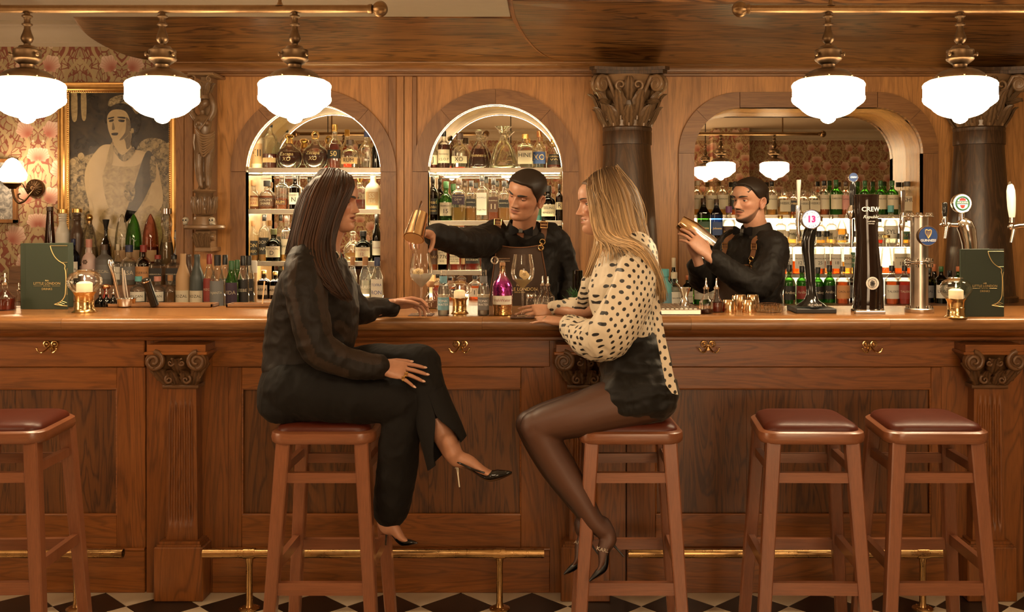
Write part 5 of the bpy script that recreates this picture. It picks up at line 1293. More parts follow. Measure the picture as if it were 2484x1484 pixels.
N1 = shoe_frame(P(1472, 1292, 3.42), P(1430, 1411, 3.34)); N2 = shoe_frame(P(1420, 1288, 3.62), P(1368, 1394, 3.56))
V, fs = remesh(m, .0058, 5); JB.add(V, fs, SK2)
hM2 = Matrix.Translation(P(1468, 568, D2)) @ basis((-1, -.16, -.05), (-.06, 0, 1)); s2 = .945
S2, tr2 = make_head(JB, ex2, hM2, s2, SK2, dict(nose=.95, lips=.85, jaw=1.0, smile=1.0), gaze=(1, .02, 0), lid=.30, lipcol=(.38,.13,.09), makeup=.3, brow=.85, iris='iris_grey', browcol=(.05,.028,.014), mouth_open=True, ears=False)
V, fs = hand(hand_M(W2['wr'], (P(1308, 772, 3.98)-W2['wr']), (.1, -.25, 1)), ((.10,.12,.08), (.06,.10,.08), (.08,.12,.1), (.12,.15,.1)), (.12, .03, -.05, -.15), ((.5,-.25), (.2,.1)), left=True, sc=.93, nails=ex2); JB.add(V, fs, SK2)
V, fs = hand(hand_M(W2['wr2'], (P(1262, 757, 4.09)-W2['wr2']), (-.05, -.75, .66)), ((.30,.38,.2), (.20,.30,.2), (.18,.28,.2), (.20,.3,.2)), (.10, .05, -.06, -.22), ((.85,-.35), (.35,.1)), left=False, sc=.93, nails=ex2); JB.add(V, fs, SK2)
w2 = JB.build('person', 'skin'); tag(w2, 'blonde woman in white polka dot blouse and black velvet shorts on a bar stool', 'person')
flush_extras(ex2, w2)
m = MB()
body_rings(m, [rs2(592, 1478, 1530, .075), rs2(604, 1468, 1548, .13), rs2(625, 1455, 1564, .175), rs2(660, 1438, 1580, .185), rs2(710, 1428, 1588, .175), rs2(760, 1440, 1588, .160), rs2(795, 1462, 1594, .150), rs2(808, 1480, 1594, .142)], 32, 2.3)
limb(m, [P(1548, 606, 3.48), P(1546, 660, 3.41), P(1520, 740, 3.38), P(1478, 812, 3.42), P(1432, 822, 3.62), P(1395, 800, 3.80), P(1378, 786, 3.90)], [.064, .072, .076, .078, .068, .050, .036], 22)
limb(m, [P(1500, 620, 3.78), P(1450, 690, 3.95), P(1425, 745, 4.06), P(1375, 750, 4.13), P(1345, 751, 4.16)], [.060, .062, .052, .042, .034], 20)
V, fs = remesh(m, .0062, 6); V = wrinkle(V, fs, .0042, (13, 13, 8), 5.7); V = wrinkle(V, fs, .0018, (34, 34, 18), 2.3)
uv = np.stack([V[:, 0]+.55*V[:, 1]-.25*V[:, 2], V[:, 2]+.1*V[:, 0]+.1*V[:, 1], 0*V[:, 0]], -1)
J = Joined().add(V, fs, uv=uv)
def uvq(q): W = np.array(q.v); return np.stack([W[:, 0]+.55*W[:, 1], W[:, 2], 0*W[:, 0]], -1)
q = MB(); q.tube(catmull([tuple(P(*p)) for p in ((1480,585,3.53), (1462,588,3.55), (1455,592,3.60), (1462,588,3.66), (1490,585,3.68))], 6), (.017), 10, flat=.6); q.sphere(P(1462, 590, 3.52), (.024, .016, .02), 12, 8); J.add(np.array(q.v), q.f, uv=uvq(q))
J.build('blouse', 'polka_cloth', w2, uv=True)
J = Joined(); rows = []
tie = catmull([tuple(P(*p)) for p in ((1555,618,3.50), (1578,660,3.44), (1590,730,3.40), (1600,800,3.38), (1614,870,3.37), (1630,945,3.37))], 8)
for i, p in enumerate(tie):
    t_ = i/(len(tie)-1); w_ = .011+.009*t_; rows.append([Vector(p)+Vector((w_*s, .004*math.sin(3*t_+s*2), -.016*t_*s+(0 if t_ < .97 else -.012*(1-abs(s))))) for s in np.linspace(-1, 1, 7)])
q = MB(); q.rings(rows, closed=False); q.rings([[p+Vector((0,.004,0)) for p in r] for r in rows], closed=False); J.add(np.array(q.v), q.f, uv=uvq(q)); J.build('neck_tie', 'polka_cloth', w2, uv=True)
# velvet shorts
m = MB()
def tilted(px, py, d, ax_, a, b): c = P(px, py, d); return (c, Vector(ax_)*a, Vector((0, b, 0)))
body_rings(m, [tilted(1532, 800, D2, (.98, 0, .12), .088, .142), tilted(1536, 835, D2, (.97, 0, .2), .110, .158), tilted(1540, 885, D2, (.95, 0, .3), .128, .172), tilted(1552, 935, D2, (.9, 0, .4), .122, .178), tilted(1566, 972, D2, (.9, 0, .4), .10, .172), tilted(1572, 992, D2, (1, 0, .2), .07, .15)], 28, 2.3)
for h, dd_ in ((NH, 3.48), (FH, 3.74)):
    limb(m, [P(1580, 955, dd_), P(1545, 960, dd_), P(1515, 966, dd_-.01)], [.100, .102, .098], 22)
V, fs = remesh(m, .0060, 6); V = wrinkle(V, fs, .0050, (7, 7, 22), 9.1); V = wrinkle(V, fs, .0016, (22, 22, 40), 3.3)
Joined().add(V, fs).build('velvet_shorts', 'velvet', w2)
for dd_, kn, an, sh_ in ((3.48, NK, NA, N1), (3.74, FK, FA, N2)):
    ox = 0 if dd_ < 3.6 else -8
    kd, ad = (3.45, 3.42) if dd_ < 3.6 else (3.66, 3.62); f_ = lambda x, y, d: P(x+ox*1.6, y-abs(ox)*.6, d)
    m = MB()
    limb(m, [P(1575, 962, dd_), P(1480, 984, dd_-.01), f_(1400, 1008, kd), f_(1330, 1026, kd), f_(1307, 1038, kd)], [.094, .089, .074, .064, .060], 22, 6)
    limb(m, [f_(1306, 1040, kd), f_(1325, 1080, kd), f_(1362, 1140, kd), f_(1402, 1200, .5*(kd+ad)), f_(1440, 1262, ad), P(*( (1466, 1288) if dd_ < 3.6 else (1414, 1282)), ad)], [.060, .058, .0565, .046, .034, .031], 22, 6)
    m.sphere(f_(1300, 1034, kd-.005), (.056, .05, .054), 16, 12)
    foot_into(m, sh_, ank=.031)
    V, fs = remesh(m, .005, 8); Joined().add(V, fs).build('tights_leg', 'tights', w2)
    up, so, he = shoe(sh_); s = empty('shoe'); s.parent = w2
    up.build('upper', 'satin_black', s, fix=False, angle=60); so.build('sole', 'satin_black', s, fix=False, angle=60); he.build('heel', 'satin_black', s)
    nr = dd_ < 3.6; mk = hand_M(P(1462, 1334, 3.366) if nr else P(1400, 1316, 3.58), (1, 0, -.28), (0, -1, 0)); m = MB(); put_text(m, 'KARL' if nr else 'AR', .0175, lambda x, y: tuple(mk @ Vector((x, y, -14*x*x)))); m.build('sock_lettering', 'sock_white', w2, smooth=False, fix=False)
m = MB(); wM = hand_M(W2['wr'], (P(1308, 772, 3.98)-W2['wr']), (.1, -.25, 1))
for x_, yy in ((.088, .008), (.092, -.010)):
    o_ = len(m.v); m.lathe([(.0082, -.002), (.0096, -.002), (.0096, .002), (.0082, .002)], 16, (x_, yy, .0), 'X'); m.xf(wM, o_)
m.build('rings', 'silver', w2)
# blonde hair
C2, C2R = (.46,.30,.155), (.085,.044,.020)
near = [G((1426,438,3.585), (1424,460,3.55), (1430,500,3.525), (1437,540,3.515), (1444,572,3.52), (1452,590,3.50), (1440,625,3.47), (1425,665,3.46)),
        G((1434,427,3.585), (1434,462,3.53), (1444,515,3.505), (1452,560,3.495), (1475,585,3.46), (1510,592,3.40), (1545,600,3.345), (1572,630,3.345)),
        G((1447,418,3.585), (1452,468,3.505), (1462,525,3.49), (1474,565,3.48), (1500,586,3.43), (1545,598,3.345), (1576,632,3.345), (1594,680,3.38), (1600,720,3.40)),
        G((1462,411,3.585), (1477,468,3.50), (1490,530,3.48), (1504,572,3.46), (1530,588,3.41), (1566,612,3.36), (1590,660,3.37), (1604,715,3.41), (1598,760,3.44)),
        G((1474,408,3.59), (1502,466,3.505), (1517,530,3.485), (1532,578,3.46), (1554,600,3.42), (1584,640,3.40), (1604,695,3.42), (1612,740,3.46)),
        G((1482,407,3.60), (1522,463,3.53), (1538,530,3.51), (1552,585,3.50), (1572,635,3.48), (1596,690,3.47), (1610,730,3.48)),
        G((1487,408,3.61), (1530,463,3.57), (1548,530,3.56), (1562,585,3.56), (1582,640,3.55), (1600,690,3.54), (1614,725,3.53)),
        G((1488,409,3.62), (1534,466,3.61), (1552,530,3.61), (1566,585,3.62), (1582,640,3.62), (1596,690,3.62))]
far = [near[-1], G((1475,414,3.63), (1515,470,3.68), (1530,540,3.69), (1545,600,3.70), (1560,660,3.70)), G((1440,424,3.63), (1455,475,3.69), (1462,530,3.70), (1458,580,3.70), (1440,640,3.70), (1420,680,3.70)), G((1424,444,3.62), (1420,465,3.66), (1432,520,3.69), (1445,580,3.70), (1432,640,3.70), (1412,690,3.70))]
rn = random.Random(5); hc = lambda u, k: np.array(C2)*(1.0 if k % 3 else 1.35)*(.55 if k % 8 == 0 else 1)
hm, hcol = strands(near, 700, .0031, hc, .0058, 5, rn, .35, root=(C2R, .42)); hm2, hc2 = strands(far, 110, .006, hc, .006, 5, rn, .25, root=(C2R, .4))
hm3, hc3 = strands([[(p[0]+.008, p[1]+.022, p[2]) for p in g_] for g_ in near[1:]], 80, .012, np.array(C2)*.55, .004, 5, rn, .2, root=(C2R, .5))
hm.add(hm2.v, hm2.f); hm.add(hm3.v, hm3.f); hcol = np.concatenate([hcol, hc2, hc3])
hm4, hc4 = strands([[(q[0]+rn.gauss(0,.012), q[1]+rn.gauss(0,.01), q[2]+rn.gauss(0,.008)) for q in g_] for g_ in near for _ in range(2)], 40, .0011, hc, .012, 4, rn, .2); hm.add(hm4.v, hm4.f); hcol = np.concatenate([hcol, hc4])
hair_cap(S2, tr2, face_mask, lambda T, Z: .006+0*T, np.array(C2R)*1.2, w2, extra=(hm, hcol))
# ================================================================== bartender pouring, leaning over the bar
SK3, SK4 = (.40,.195,.115), (.42,.21,.13)
def torso_front(cx, cy, a, b): return lambda x, e=0: cy-(b+e)*math.sqrt(max(0.02, 1-((x-cx)/(a+e))**2))
def shirt_collar(parent, c, M, r=.066):
    'standing collar with two points, M is the neck frame (x forward)'
    m = MB(); rows = []
    for h, rr in ((-.018, r+.010), (.026, r), (.030, r+.003), (.024, r+.008), (-.014, r+.020)):
        rows.append([(rr*math.cos(a), rr*math.sin(a)*1.02, h-.020*max(0, math.cos(a))-(.016*max(0, 1-abs(abs(a)-.42)/.35) if h == -.014 else 0)) for a in list(np.linspace(.22, 2*PI-.22, 40))])
    for i, rw in enumerate(rows): rows[i] = [tuple(M @ Vector(p)) for p in rw]
    m.rings(rows, closed=False); m.build('collar', 'collar_cloth', parent, fix=False, angle=50)
def bow_tie(parent, M):
    b = empty('bow_tie'); b.parent = parent; m = MB()
    for s in (-1, 1):
        rows = []
        for t_ in np.linspace(0, 1, 7):
            h = .008+.014*smoothstep(t_*1.3); rows.append([(.004*math.sin(t_*PI)+.004*k, s*(.006+.050*t_), v*h) for k, v in ((0,-1), (1,-1), (1.6,0), (1,1), (0,1))])
        m.rings(rows)
    m.xf(M); m.build('wings', 'bow_cloth', b, angle=50); m = MB().box((0, -.009, -.010), (.014, .009, .010), bev=.002); m.xf(M); m.build('knot', 'bow_band', b, smooth=False)
def buckle(m, M, w_=.016, h=.014):
    o_ = len(m.v); pts = [(0, -w_, -h), (0, w_, -h), (0, w_, h), (0, -w_, h), (0, -w_, -h)]
    for a, b in zip(pts[:-1], pts[1:]): m.tube([a, b], .0022, 6)
    m.tube([(0.001, -w_, 0), (.001, w_, 0)], .0015, 6); m.xf(M, o_)
def ring3(m, c, r, th, n, seg=16):
    n = Vector(n).normalized(); u = n.orthogonal().normalized(); v = n.cross(u); m.tube([Vector(c)+u*r*math.cos(a)+v*r*math.sin(a) for a in np.linspace(0, 2*PI, seg+1)], th, 7)
def strap_strip(pts, w_, nrm, th=.003):
    'flat leather strip along pts, nrm points out of the body'
    c = [Vector(p) for p in catmull([tuple(p) for p in pts], 6)]; rows = []
    for i, p in enumerate(c):
        t_ = (c[min(i+1, len(c)-1)]-c[max(i-1, 0)]).normalized(); n = Vector(nrm); n = (n-t_*n.dot(t_)).normalized(); s = t_.cross(n); rows.append([p-s*w_, p+s*w_, p+s*w_+n*th, p-s*w_+n*th])
    return MB().rings(rows)
J3 = Joined(); ex3 = []
DB1 = 4.86; m = MB()
def st3(px, py, hw, hd, d=DB1, yaw=0.0): return (P(px, py, d), Vector((math.sin(yaw)*hd, -math.cos(yaw)*hd, 0)), Vector((math.cos(yaw)*hw, math.sin(yaw)*hw, 0)))
body_rings(m, [st3(1268, 566, .05, .05, 4.80), st3(1266, 590, .13, .07), st3(1264, 640, .15, .09), st3(1262, 720, .14, .09), st3(1262, 800, .14, .09), st3(1262, 900, .15, .09)], 24)
limb(m, [P(1268, 585, 4.80), P(1270, 555, 4.76), P(1274, 528, 4.71), P(1280, 505, 4.68)], [.062, .056, .055, .055], 18)
M1 = dict(sh=P(1188, 578, 4.76), el=P(1118, 588, 4.52), wr=P(1044, 567, 4.36), sh2=P(1346, 572, 4.88), el2=P(1376, 690, 4.92), wr2=P(1372, 772, 4.80))
limb(m, [M1['sh'], M1['el'], M1['wr']], [.042, .034, .021], 14); limb(m, [M1['sh2'], M1['el2'], M1['wr2']], [.042, .034, .021], 14)
for s in (-1, 1): limb(m, [P(1262+s*45, 900, 4.88), P(1262+s*48, 1000, 4.9), Vector((XX(1262+s*50, 4.9), .80, .03))], [.085, .065, .04], 12)
V, fs = remesh(m, .007, 5); J3.add(V, fs, SK3)
hM3 = Matrix.Translation(P(1268, 529, 4.66)) @ basis((-.52, -.82, -.22), (.30, -.10, 1))
hb = lambda T, y, Z: (np.exp(-((Z-.0700+.25*np.clip(np.abs(y)-.010, 0, 1))/.0036)**2)*np.exp(-(np.abs(y)/.026)**6)*(np.abs(y) > .0015)*(np.cos(T) > 0)*.9+np.exp(-((Z-.040)/.004)**2)*np.exp(-(y/.005)**2)*(np.cos(T) > 0)*.55)
s3 = 1.0
S3, tr3 = make_head(J3, ex3, hM3, s3, SK3, dict(nose=1.12, lips=1.0, jaw=1.06, chin=.002), gaze=(.9, .10, -.42), lid=.75, beard=hb, brow=1.5, lipcol=(.27,.10,.065))
hs = hand_M(M1['wr'], (P(1000, 545, 4.28)-M1['wr']), (.15, -.45, .9))
V, fs = hand(hand_M(M1['wr'], (P(985, 560, 4.20)-M1['wr']), (.10, -.12, 1)), ((.55,.75,.5), (.6,.85,.5), (.65,.9,.5), (.7,.9,.5)), (.06, .02, -.02, -.06), ((.75,-.75), (.25,.2)), left=False, sc=1.06); J3.add(V, fs, SK3)
V, fs = hand(hand_M(M1['wr2'], (-.1, -.5, -.85), (.6, -.7, .3)), ((.3,.4,.3),)*4, (.06, .02, -.02, -.06), ((.5,-.5), (.25,.2)), left=True, sc=1.05); J3.add(V, fs, SK3)
b1 = J3.build('person', 'skin'); tag(b1, 'bartender leaning over the bar and pouring a drink from a steel strainer', 'person'); flush_extras(ex3, b1)
cut3 = hairline([(0,.184), (.55,.182), (.9,.172), (1.1,.146), (1.35,.118), (1.5,.096), (1.62,.098), (1.7,.128), (1.95,.125), (2.15,.085), (2.6,.058), (3.2,.052)], .005)
hair_cap(S3, tr3, cut3, lambda T, Z: .003+.010*np.clip((Z-.13)/.06, 0, 1), (.020,.012,.007), b1, 'short_hair')
m = MB()
body_rings(m, [st3(1270, 552, .062, .058, 4.79), st3(1268, 562, .11, .075, 4.80), st3(1266, 578, .165, .095, 4.82), st3(1264, 610, .185, .118), st3(1262, 660, .182, .125), st3(1262, 720, .172, .122), st3(1262, 790, .172, .12), st3(1262, 880, .18, .12)], 32, 2.4)
limb(m, [P(1200, 572, 4.80), M1['sh']+Vector((0,0,-.005)), P(1150, 588, 4.63), M1['el'], P(1085, 578, 4.44), P(1056, 570, 4.38)], [.078, .078, .070, .064, .056, .050], 20)
limb(m, [P(1330, 575, 4.86), P(1352, 600, 4.89), P(1368, 650, 4.92), M1['el2'], P(1376, 735, 4.86), P(1372, 765, 4.81)], [.074, .072, .066, .062, .052, .046], 20)
V, fs = remesh(m, .0068, 6); V = wrinkle(V, fs, .0048, (11, 11, 12), 7.7); V = wrinkle(V, fs, .002, (28, 28, 30), 1.2)
Joined().add(V, fs).build('shirt', 'black_shirt', b1)
m = MB()
for s in (-1, 1): limb(m, [P(1262+s*45, 860, 4.88), P(1262+s*48, 1000, 4.9), Vector((XX(1262+s*50, 4.9), .80, .02))], [.10, .085, .07], 14)
m.build('trousers', 'black_trousers', b1)
nk = Matrix.Translation(P(1271, 551, 4.78)) @ basis((-.18, -1, -.10), (.05, -.28, 1))
shirt_collar(b1, None, nk, .064); bow_tie(b1, Matrix.Translation(P(1264, 560, 4.70)) @ basis((-.12, -1, .1), (.05, 0, 1)))
def apron(parent, cx, cyc, a, b, corners, poly, d, strapL, strapR, buckL, buckR, text_at, yaw=0.0):
    'leather bib apron: poly in photo pixels laid on the chest ellipse'
    fy = torso_front(cx, cyc, a, b); rows = []; ap = empty('apron'); ap.parent = parent
    ys = np.linspace(0, 1, 16)
    for t_ in ys:
        py = poly[0]+(poly[1]-poly[0])*t_; xl_, xr_ = np.interp(t_, corners[0], corners[1]), np.interp(t_, corners[0], corners[2]); row = []
        for u in np.linspace(0, 1, 18):
            px = xl_+(xr_-xl_)*u; x = XX(px, d); dip = 6*math.sin(PI*u)*(1-t_)**6; row.append(Vector((x, fy(x, .016), ZZ(py+dip, d))))
        rows.append(row)
    m = MB(); m.rings(rows, closed=False); m.rings([[p+Vector((0,.004,0)) for p in r] for r in rows], closed=False); m.build('bib', 'apron_leather', ap, fix=False, angle=60)
    m = MB(); m.tube([p+Vector((0,-.003,0)) for p in rows[0]], .0032, 6); m.tube([r[0]+Vector((0,-.002,0)) for r in rows], .0028, 6); m.tube([r[-1]+Vector((0,-.002,0)) for r in rows], .0028, 6); m.build('piping', 'strap_leather', ap)
    hw = MB()
    for st_, bk, cr in ((strapL, buckL, rows[0][0]), (strapR, buckR, rows[0][-1])):
        strap_strip(st_, .0135, (0, -1, .25)).build('strap', 'strap_leather', ap, angle=50)
        e = Vector(st_[-1]); ring3(hw, e+Vector((0,-.006,-.008)), .0125, .0026, (0,1,0)); hw.tube([e+Vector((0,-.008,-.016)), e.lerp(cr, .5)+Vector((0,-.012,0)), cr+Vector((.0,-.008,-.004))], .0036, 8); ring3(hw, cr+Vector((0,-.007,-.012)), .012, .0036, (0,1,0))
        bk = Vector(bk); q = st_[1]; buckle(hw, Matrix.Translation(bk) @ basis((0,-1,0), (.05,0,1)))
    hw.build('buckles', 'bright_brass', ap)
    if text_at:
        m = MB(); c = text_at
        put_text(m, 'LITTLE LONDON', .0215, lambda x, y: (XX(c[0], d)+x, fy(XX(c[0], d)+x, .020), ZZ(c[1], d)+y), bold=.006)
        put_text(m, 'BAR & GRILL', .009, lambda x, y: (XX(c[0], d)+x, fy(XX(c[0], d)+x, .020), ZZ(c[1]+7, d)+y))
        for k in (-1, 0, 1): z0 = ZZ(c[1]-12, d); x0 = XX(c[0], d)+k*.011; m.tube([(x0-.004, fy(x0, .021), z0-.008), (x0+k*.004, fy(x0, .021), z0+.010-.003*abs(k)), (x0+.004, fy(x0, .021), z0-.008)], .0014, 5)
        m.build('lettering', 'print_gold', ap, smooth=False, fix=False)
dA = 4.76; cxa, cya = XX(1262, DB1), CAMY+DB1
fy1 = torso_front(cxa, cya, .178, .125)
def on1(px, py, e=.02): x = XX(px, dA); return Vector((x, fy1(x, e), ZZ(py, dA)))
apron(b1, cxa, cya, .178, .125, ([0, .35, 1], [1206, 1196, 1178], [1312, 1324, 1338]), (594, 790), dA,
      [P(1222, 553, 4.80), on1(1211, 535, .018), on1(1209, 558, .02), on1(1210, 578, .02)], [P(1308, 553, 4.84), on1(1318, 540, .018), on1(1320, 560, .02), on1(1316, 582, .02)], on1(1209, 538, .028), on1(1320, 545, .028), (1262, 700))
# steel strainer and tin in his hand, the poured stream
tn = thing('mixing_tin', 'steel mixing tin tipped over the wine glass in the bartender\'s hand', 'mixing tin')
a, b = P(1030, 560, 4.20), P(998, 566, 4.10)
T0 = hand_M(P(1012, 548, 4.16), (P(1000, 592, 4.10)-P(1018, 528, 4.17)), (0, -1, 0)); m = MB()
m.lathe([(.028, -.06), (.033, -.058), (.042, .055), (.0435, .06), (.041, .06), (.030, -.054)], 28, (0,0,0), 'X'); m.xf(T0); m.build('cup', 'copper_gold', tn)
m = MB(); m.lathe([(.020, .050), (.038, .058), (.039, .061)], 24, (0,0,0), 'X')
m.tube([(.060, .0, .03), (.040, 0, .062), (-.02, 0, .075), (-.055, 0, .07), (-.075, .0, .06)], [.006, .006, .007, .010, .012], 8, flat=.4); m.xf(T0); m.build('strainer', 'chrome', tn)
m = MB(); sx = [P(1001, 590, 4.06), P(1006, 606, 4.04), P(1012, 625, 4.035), P(1018, 650, 4.03), P(1021, 672, 4.03)]; pts = catmull([tuple(p) for p in sx], 6)
m.tube([(x+.0015*math.sin(i*1.3), y, z) for i, (x, y, z) in enumerate(pts)], [.0042-.0018*i/len(pts)+.0008*math.sin(i*2.1) for i in range(len(pts))], 10)
glassy('clear_glass', (.97,.95,.90), .02); glassy('thin_glass', (.99,.98,.96), .015, .9, 0, .36)
o = m.build('poured_stream', 'clear_glass'); tag(o, 'thin clear stream of liquor pouring from the tin into the wine glass', 'liquid')
# ================================================================== bartender with the shaker
J4 = Joined(); ex4 = []; DB2 = 5.12; yw = -.85; m = MB()
def st4(px, py, hw, hd, d=DB2, yaw=yw): return (P(px, py, d), Vector((math.sin(yaw)*hd, -math.cos(yaw)*hd, 0)), Vector((math.cos(yaw)*hw, math.sin(yaw)*hw, 0)))
body_rings(m, [st4(1838, 560, .05, .05), st4(1830, 590, .12, .07), st4(1822, 650, .14, .085), st4(1815, 740, .13, .085), st4(1815, 860, .14, .09)], 24)
limb(m, [P(1838, 575, DB2), P(1834, 552, 5.10), P(1828, 528, 5.08), P(1826, 505, 5.08)], [.066, .060, .058, .055], 18)
M2 = dict(sh=P(1876, 600, 5.00), el=P(1826, 694, 4.88), wr=P(1716, 616, 4.84), sh2=P(1772, 596, 5.26), el2=P(1706, 684, 5.22), wr2=P(1690, 622, 5.00))
limb(m, [M2['sh'], M2['el'], M2['wr']], [.042, .034, .021], 14); limb(m, [M2['sh2'], M2['el2'], M2['wr2']], [.042, .034, .021], 14)
for s in (-1, 1): limb(m, [P(1818+s*40, 860, DB2), P(1818+s*44, 980, DB2), Vector((XX(1818+s*46, DB2), CAMY+DB2, .03))], [.085, .065, .04], 12)
V, fs = remesh(m, .007, 5); J4.add(V, fs, SK4)
hM4 = Matrix.Translation(P(1818, 541, 5.08)) @ basis((-.80, -.60, -.02), (.06, 0, 1))
def bd(T, y, Z):
    c = np.cos(T); ay = np.abs(y); fr = c > 0
    mus = np.exp(-((Z-.0705+.35*np.clip(ay-.010, 0, 1))/.0046)**2)*(ay < .030)*fr*.95
    jawl = np.clip((np.interp(np.abs(T), [0, .5, .9, 1.3, 1.6, 1.9], [.030, .030, .040, .060, .085, .095])-Z)/.010, 0, 1)*(np.abs(T) < 1.85)*np.interp(np.abs(T), [0, .9, 1.3, 1.8], [.95, .9, .72, .35])
    soul = np.exp(-(y/.008)**2)*np.exp(-((Z-.036)/.006)**2)*fr*.9
    return np.maximum.reduce([mus, jawl, soul])
S4, tr4 = make_head(J4, ex4, hM4, .985, SK4, dict(nose=1.05, lips=.95, jaw=1.10, chin=.004), gaze=(1, -.05, -.03), lid=.35, beard=bd, brow=1.25, lipcol=(.30,.11,.075))
V, fs = hand(hand_M(M2['wr'], (P(1660, 556, 4.86)-M2['wr']), (.35, -.85, .3)), ((.22,.35,.25), (.22,.35,.25), (.24,.38,.25), (.3,.4,.3)), (.12, .03, -.05, -.15), ((.9,-.45), (.3,.2)), left=True, sc=1.08); J4.add(V, fs, SK4)
V, fs = hand(hand_M(M2['wr2'], (P(1672, 556, 4.98)-M2['wr2']), (-.55, .72, .2)), ((.4,.6,.4), (.4,.6,.4), (.45,.65,.4), (.5,.65,.4)), (.10, .03, -.04, -.12), ((.8,-.6), (.3,.2)), left=False, sc=1.05); J4.add(V, fs, SK4)
b2 = J4.build('person', 'skin'); tag(b2, 'bearded bartender with slicked-back hair shaking a cocktail beside the beer taps', 'person'); flush_extras(ex4, b2)
cut4 = hairline([(0,.192), (.5,.190), (.85,.180), (1.1,.158), (1.3,.138), (1.5,.122), (1.75,.128), (1.95,.122), (2.2,.075), (2.7,.045), (3.2,.040)], .005)
rn = random.Random(21); Cb = (.016,.009,.005); gl = []
for k in range(150):
    a = (k+rn.random())/150*2-1; az = a*1.55; pts = []
    for t_ in np.linspace(0, 1, 14):
        th0 = az*(.42+.58*min(1, t_*1.6)); z_ = .2245-abs(a)*.0
        # from the front hairline over the crown to the nape
        phi = -.62+t_*(3.05-.2*abs(a)); lat = a*.078*math.sin(min(PI/2, .75+t_*1.2))
        x = -.006+.100*math.cos(PI/2+phi-0.0)*-1*-1; 
        xx = .088*math.cos(phi+.30)*1.0; zz_ = .125+.108*math.sin(min(PI*.98, phi+1.05)) if phi+1.05 < PI else .125+.108*math.sin(phi+1.05)
        r_ = math.sqrt(max(.05, 1-(lat/.083)**2)); pts.append((-.004+.103*math.cos(phi+1.05)*r_, lat, .122+.1105*math.sin(phi+1.05)*r_))
    gl.append(pts)
hm = MB(); hcl = []
for pts in gl:
    c0 = 1+.5*(rn.random()*2-1)+(1.5 if rn.random() < .1 else 0); W = tr4(np.array([p for p in pts])); n = len(W); hm.tube([tuple(p) for p in W], [.0030*math.sin(PI*min(1, .15+.8*i/n))+.0006 for i in range(n)], 5); hcl += [np.array(Cb)*c0]*(n*5)
hair_cap(S4, tr4, cut4, lambda T, Z: .003+.009*np.clip((Z-.12)/.05, 0, 1), Cb, b2, 'hair', extra=(hm, np.array(hcl)))
o = MB().sphere(tr4(np.array([[-.008, -.080 if False else .081, .078]]))[0], .0035, 10, 8).build('earring', 'silver', b2)
m = MB()
body_rings(m, [st4(1838, 556, .068, .062), st4(1834, 568, .115, .075), st4(1828, 586, .165, .095), st4(1822, 630, .185, .115), st4(1818, 690, .178, .12), st4(1816, 760, .170, .12), st4(1815, 880, .18, .12)], 32, 2.4)
limb(m, [P(1860, 594, 5.03), M2['sh'], P(1868, 645, 4.94), P(1838, 692, 4.88), P(1785, 668, 4.86), P(1735, 632, 4.85)], [.078, .078, .074, .070, .060, .050], 20)
limb(m, [P(1785, 590, 5.22), M2['sh2'], P(1735, 640, 5.26), M2['el2'], P(1696, 660, 5.12), P(1690, 645, 5.06)], [.072, .072, .066, .062, .054, .048], 20)
V, fs = remesh(m, .0068, 6); V = wrinkle(V, fs, .0050, (11, 11, 12), 4.7); V = wrinkle(V, fs, .002, (28, 28, 30), 6.2)
Joined().add(V, fs).build('shirt', 'black_shirt', b2)
m = MB()
for s in (-1, 1): limb(m, [P(1818+s*40, 860, DB2), P(1818+s*44, 980, DB2), Vector((XX(1818+s*46, DB2), CAMY+DB2, .02))], [.10, .085, .07], 14)
m.build('trousers', 'black_trousers', b2)
nk = Matrix.Translation(P(1834, 555, 5.10)) @ basis((-.75, -.66, -.05), (-.10, -.08, 1)); shirt_collar(b2, None, nk, .066)
bow_tie(b2, Matrix.Translation(P(1802, 560, 5.035)) @ basis((-.7, -.7, .05), (.05, 0, 1)))
# his apron, built straight on the turned chest
ap = empty('apron'); ap.parent = b2
fwd, lat = Vector((math.sin(yw), -math.cos(yw), 0)), Vector((math.cos(yw), math.sin(yw), 0))
def chest(u, py, e=.014):
    'u across the chest in metres (positive to the room side), photo row py'
    a = np.interp(py, [586, 630, 690, 760, 880], [.165, .185, .178, .170, .18]); b = np.interp(py, [586, 630, 690, 760, 880], [.095, .115, .12, .12, .12]); cpx = np.interp(py, [586, 630, 690, 760, 880], [1828, 1822, 1818, 1816, 1815])
    return P(cpx, py, DB2)+lat*u+fwd*((b+e)*(max(.02, 1-abs(u/(a+e))**2.4))**(1/2.4))
rows = [[chest(u, py) for u in np.linspace(-w_, w_, 16)] for py, w_ in zip(np.linspace(640, 790, 12), np.interp(np.linspace(0, 1, 12), [0, .4, 1], [.095, .125, .165]))]
m = MB(); m.rings(rows, closed=False); m.rings([[p-fwd*.004 for p in r] for r in rows], closed=False); m.build('bib', 'apron_leather', ap, fix=False, angle=60)
m = MB(); m.tube([p+fwd*.002 for p in rows[0]], .003, 6); m.tube([r[0]+fwd*.002 for r in rows], .0026, 6); m.tube([r[-1]+fwd*.002 for r in rows], .0026, 6); m.build('piping', 'strap_leather', ap)
hw = MB()
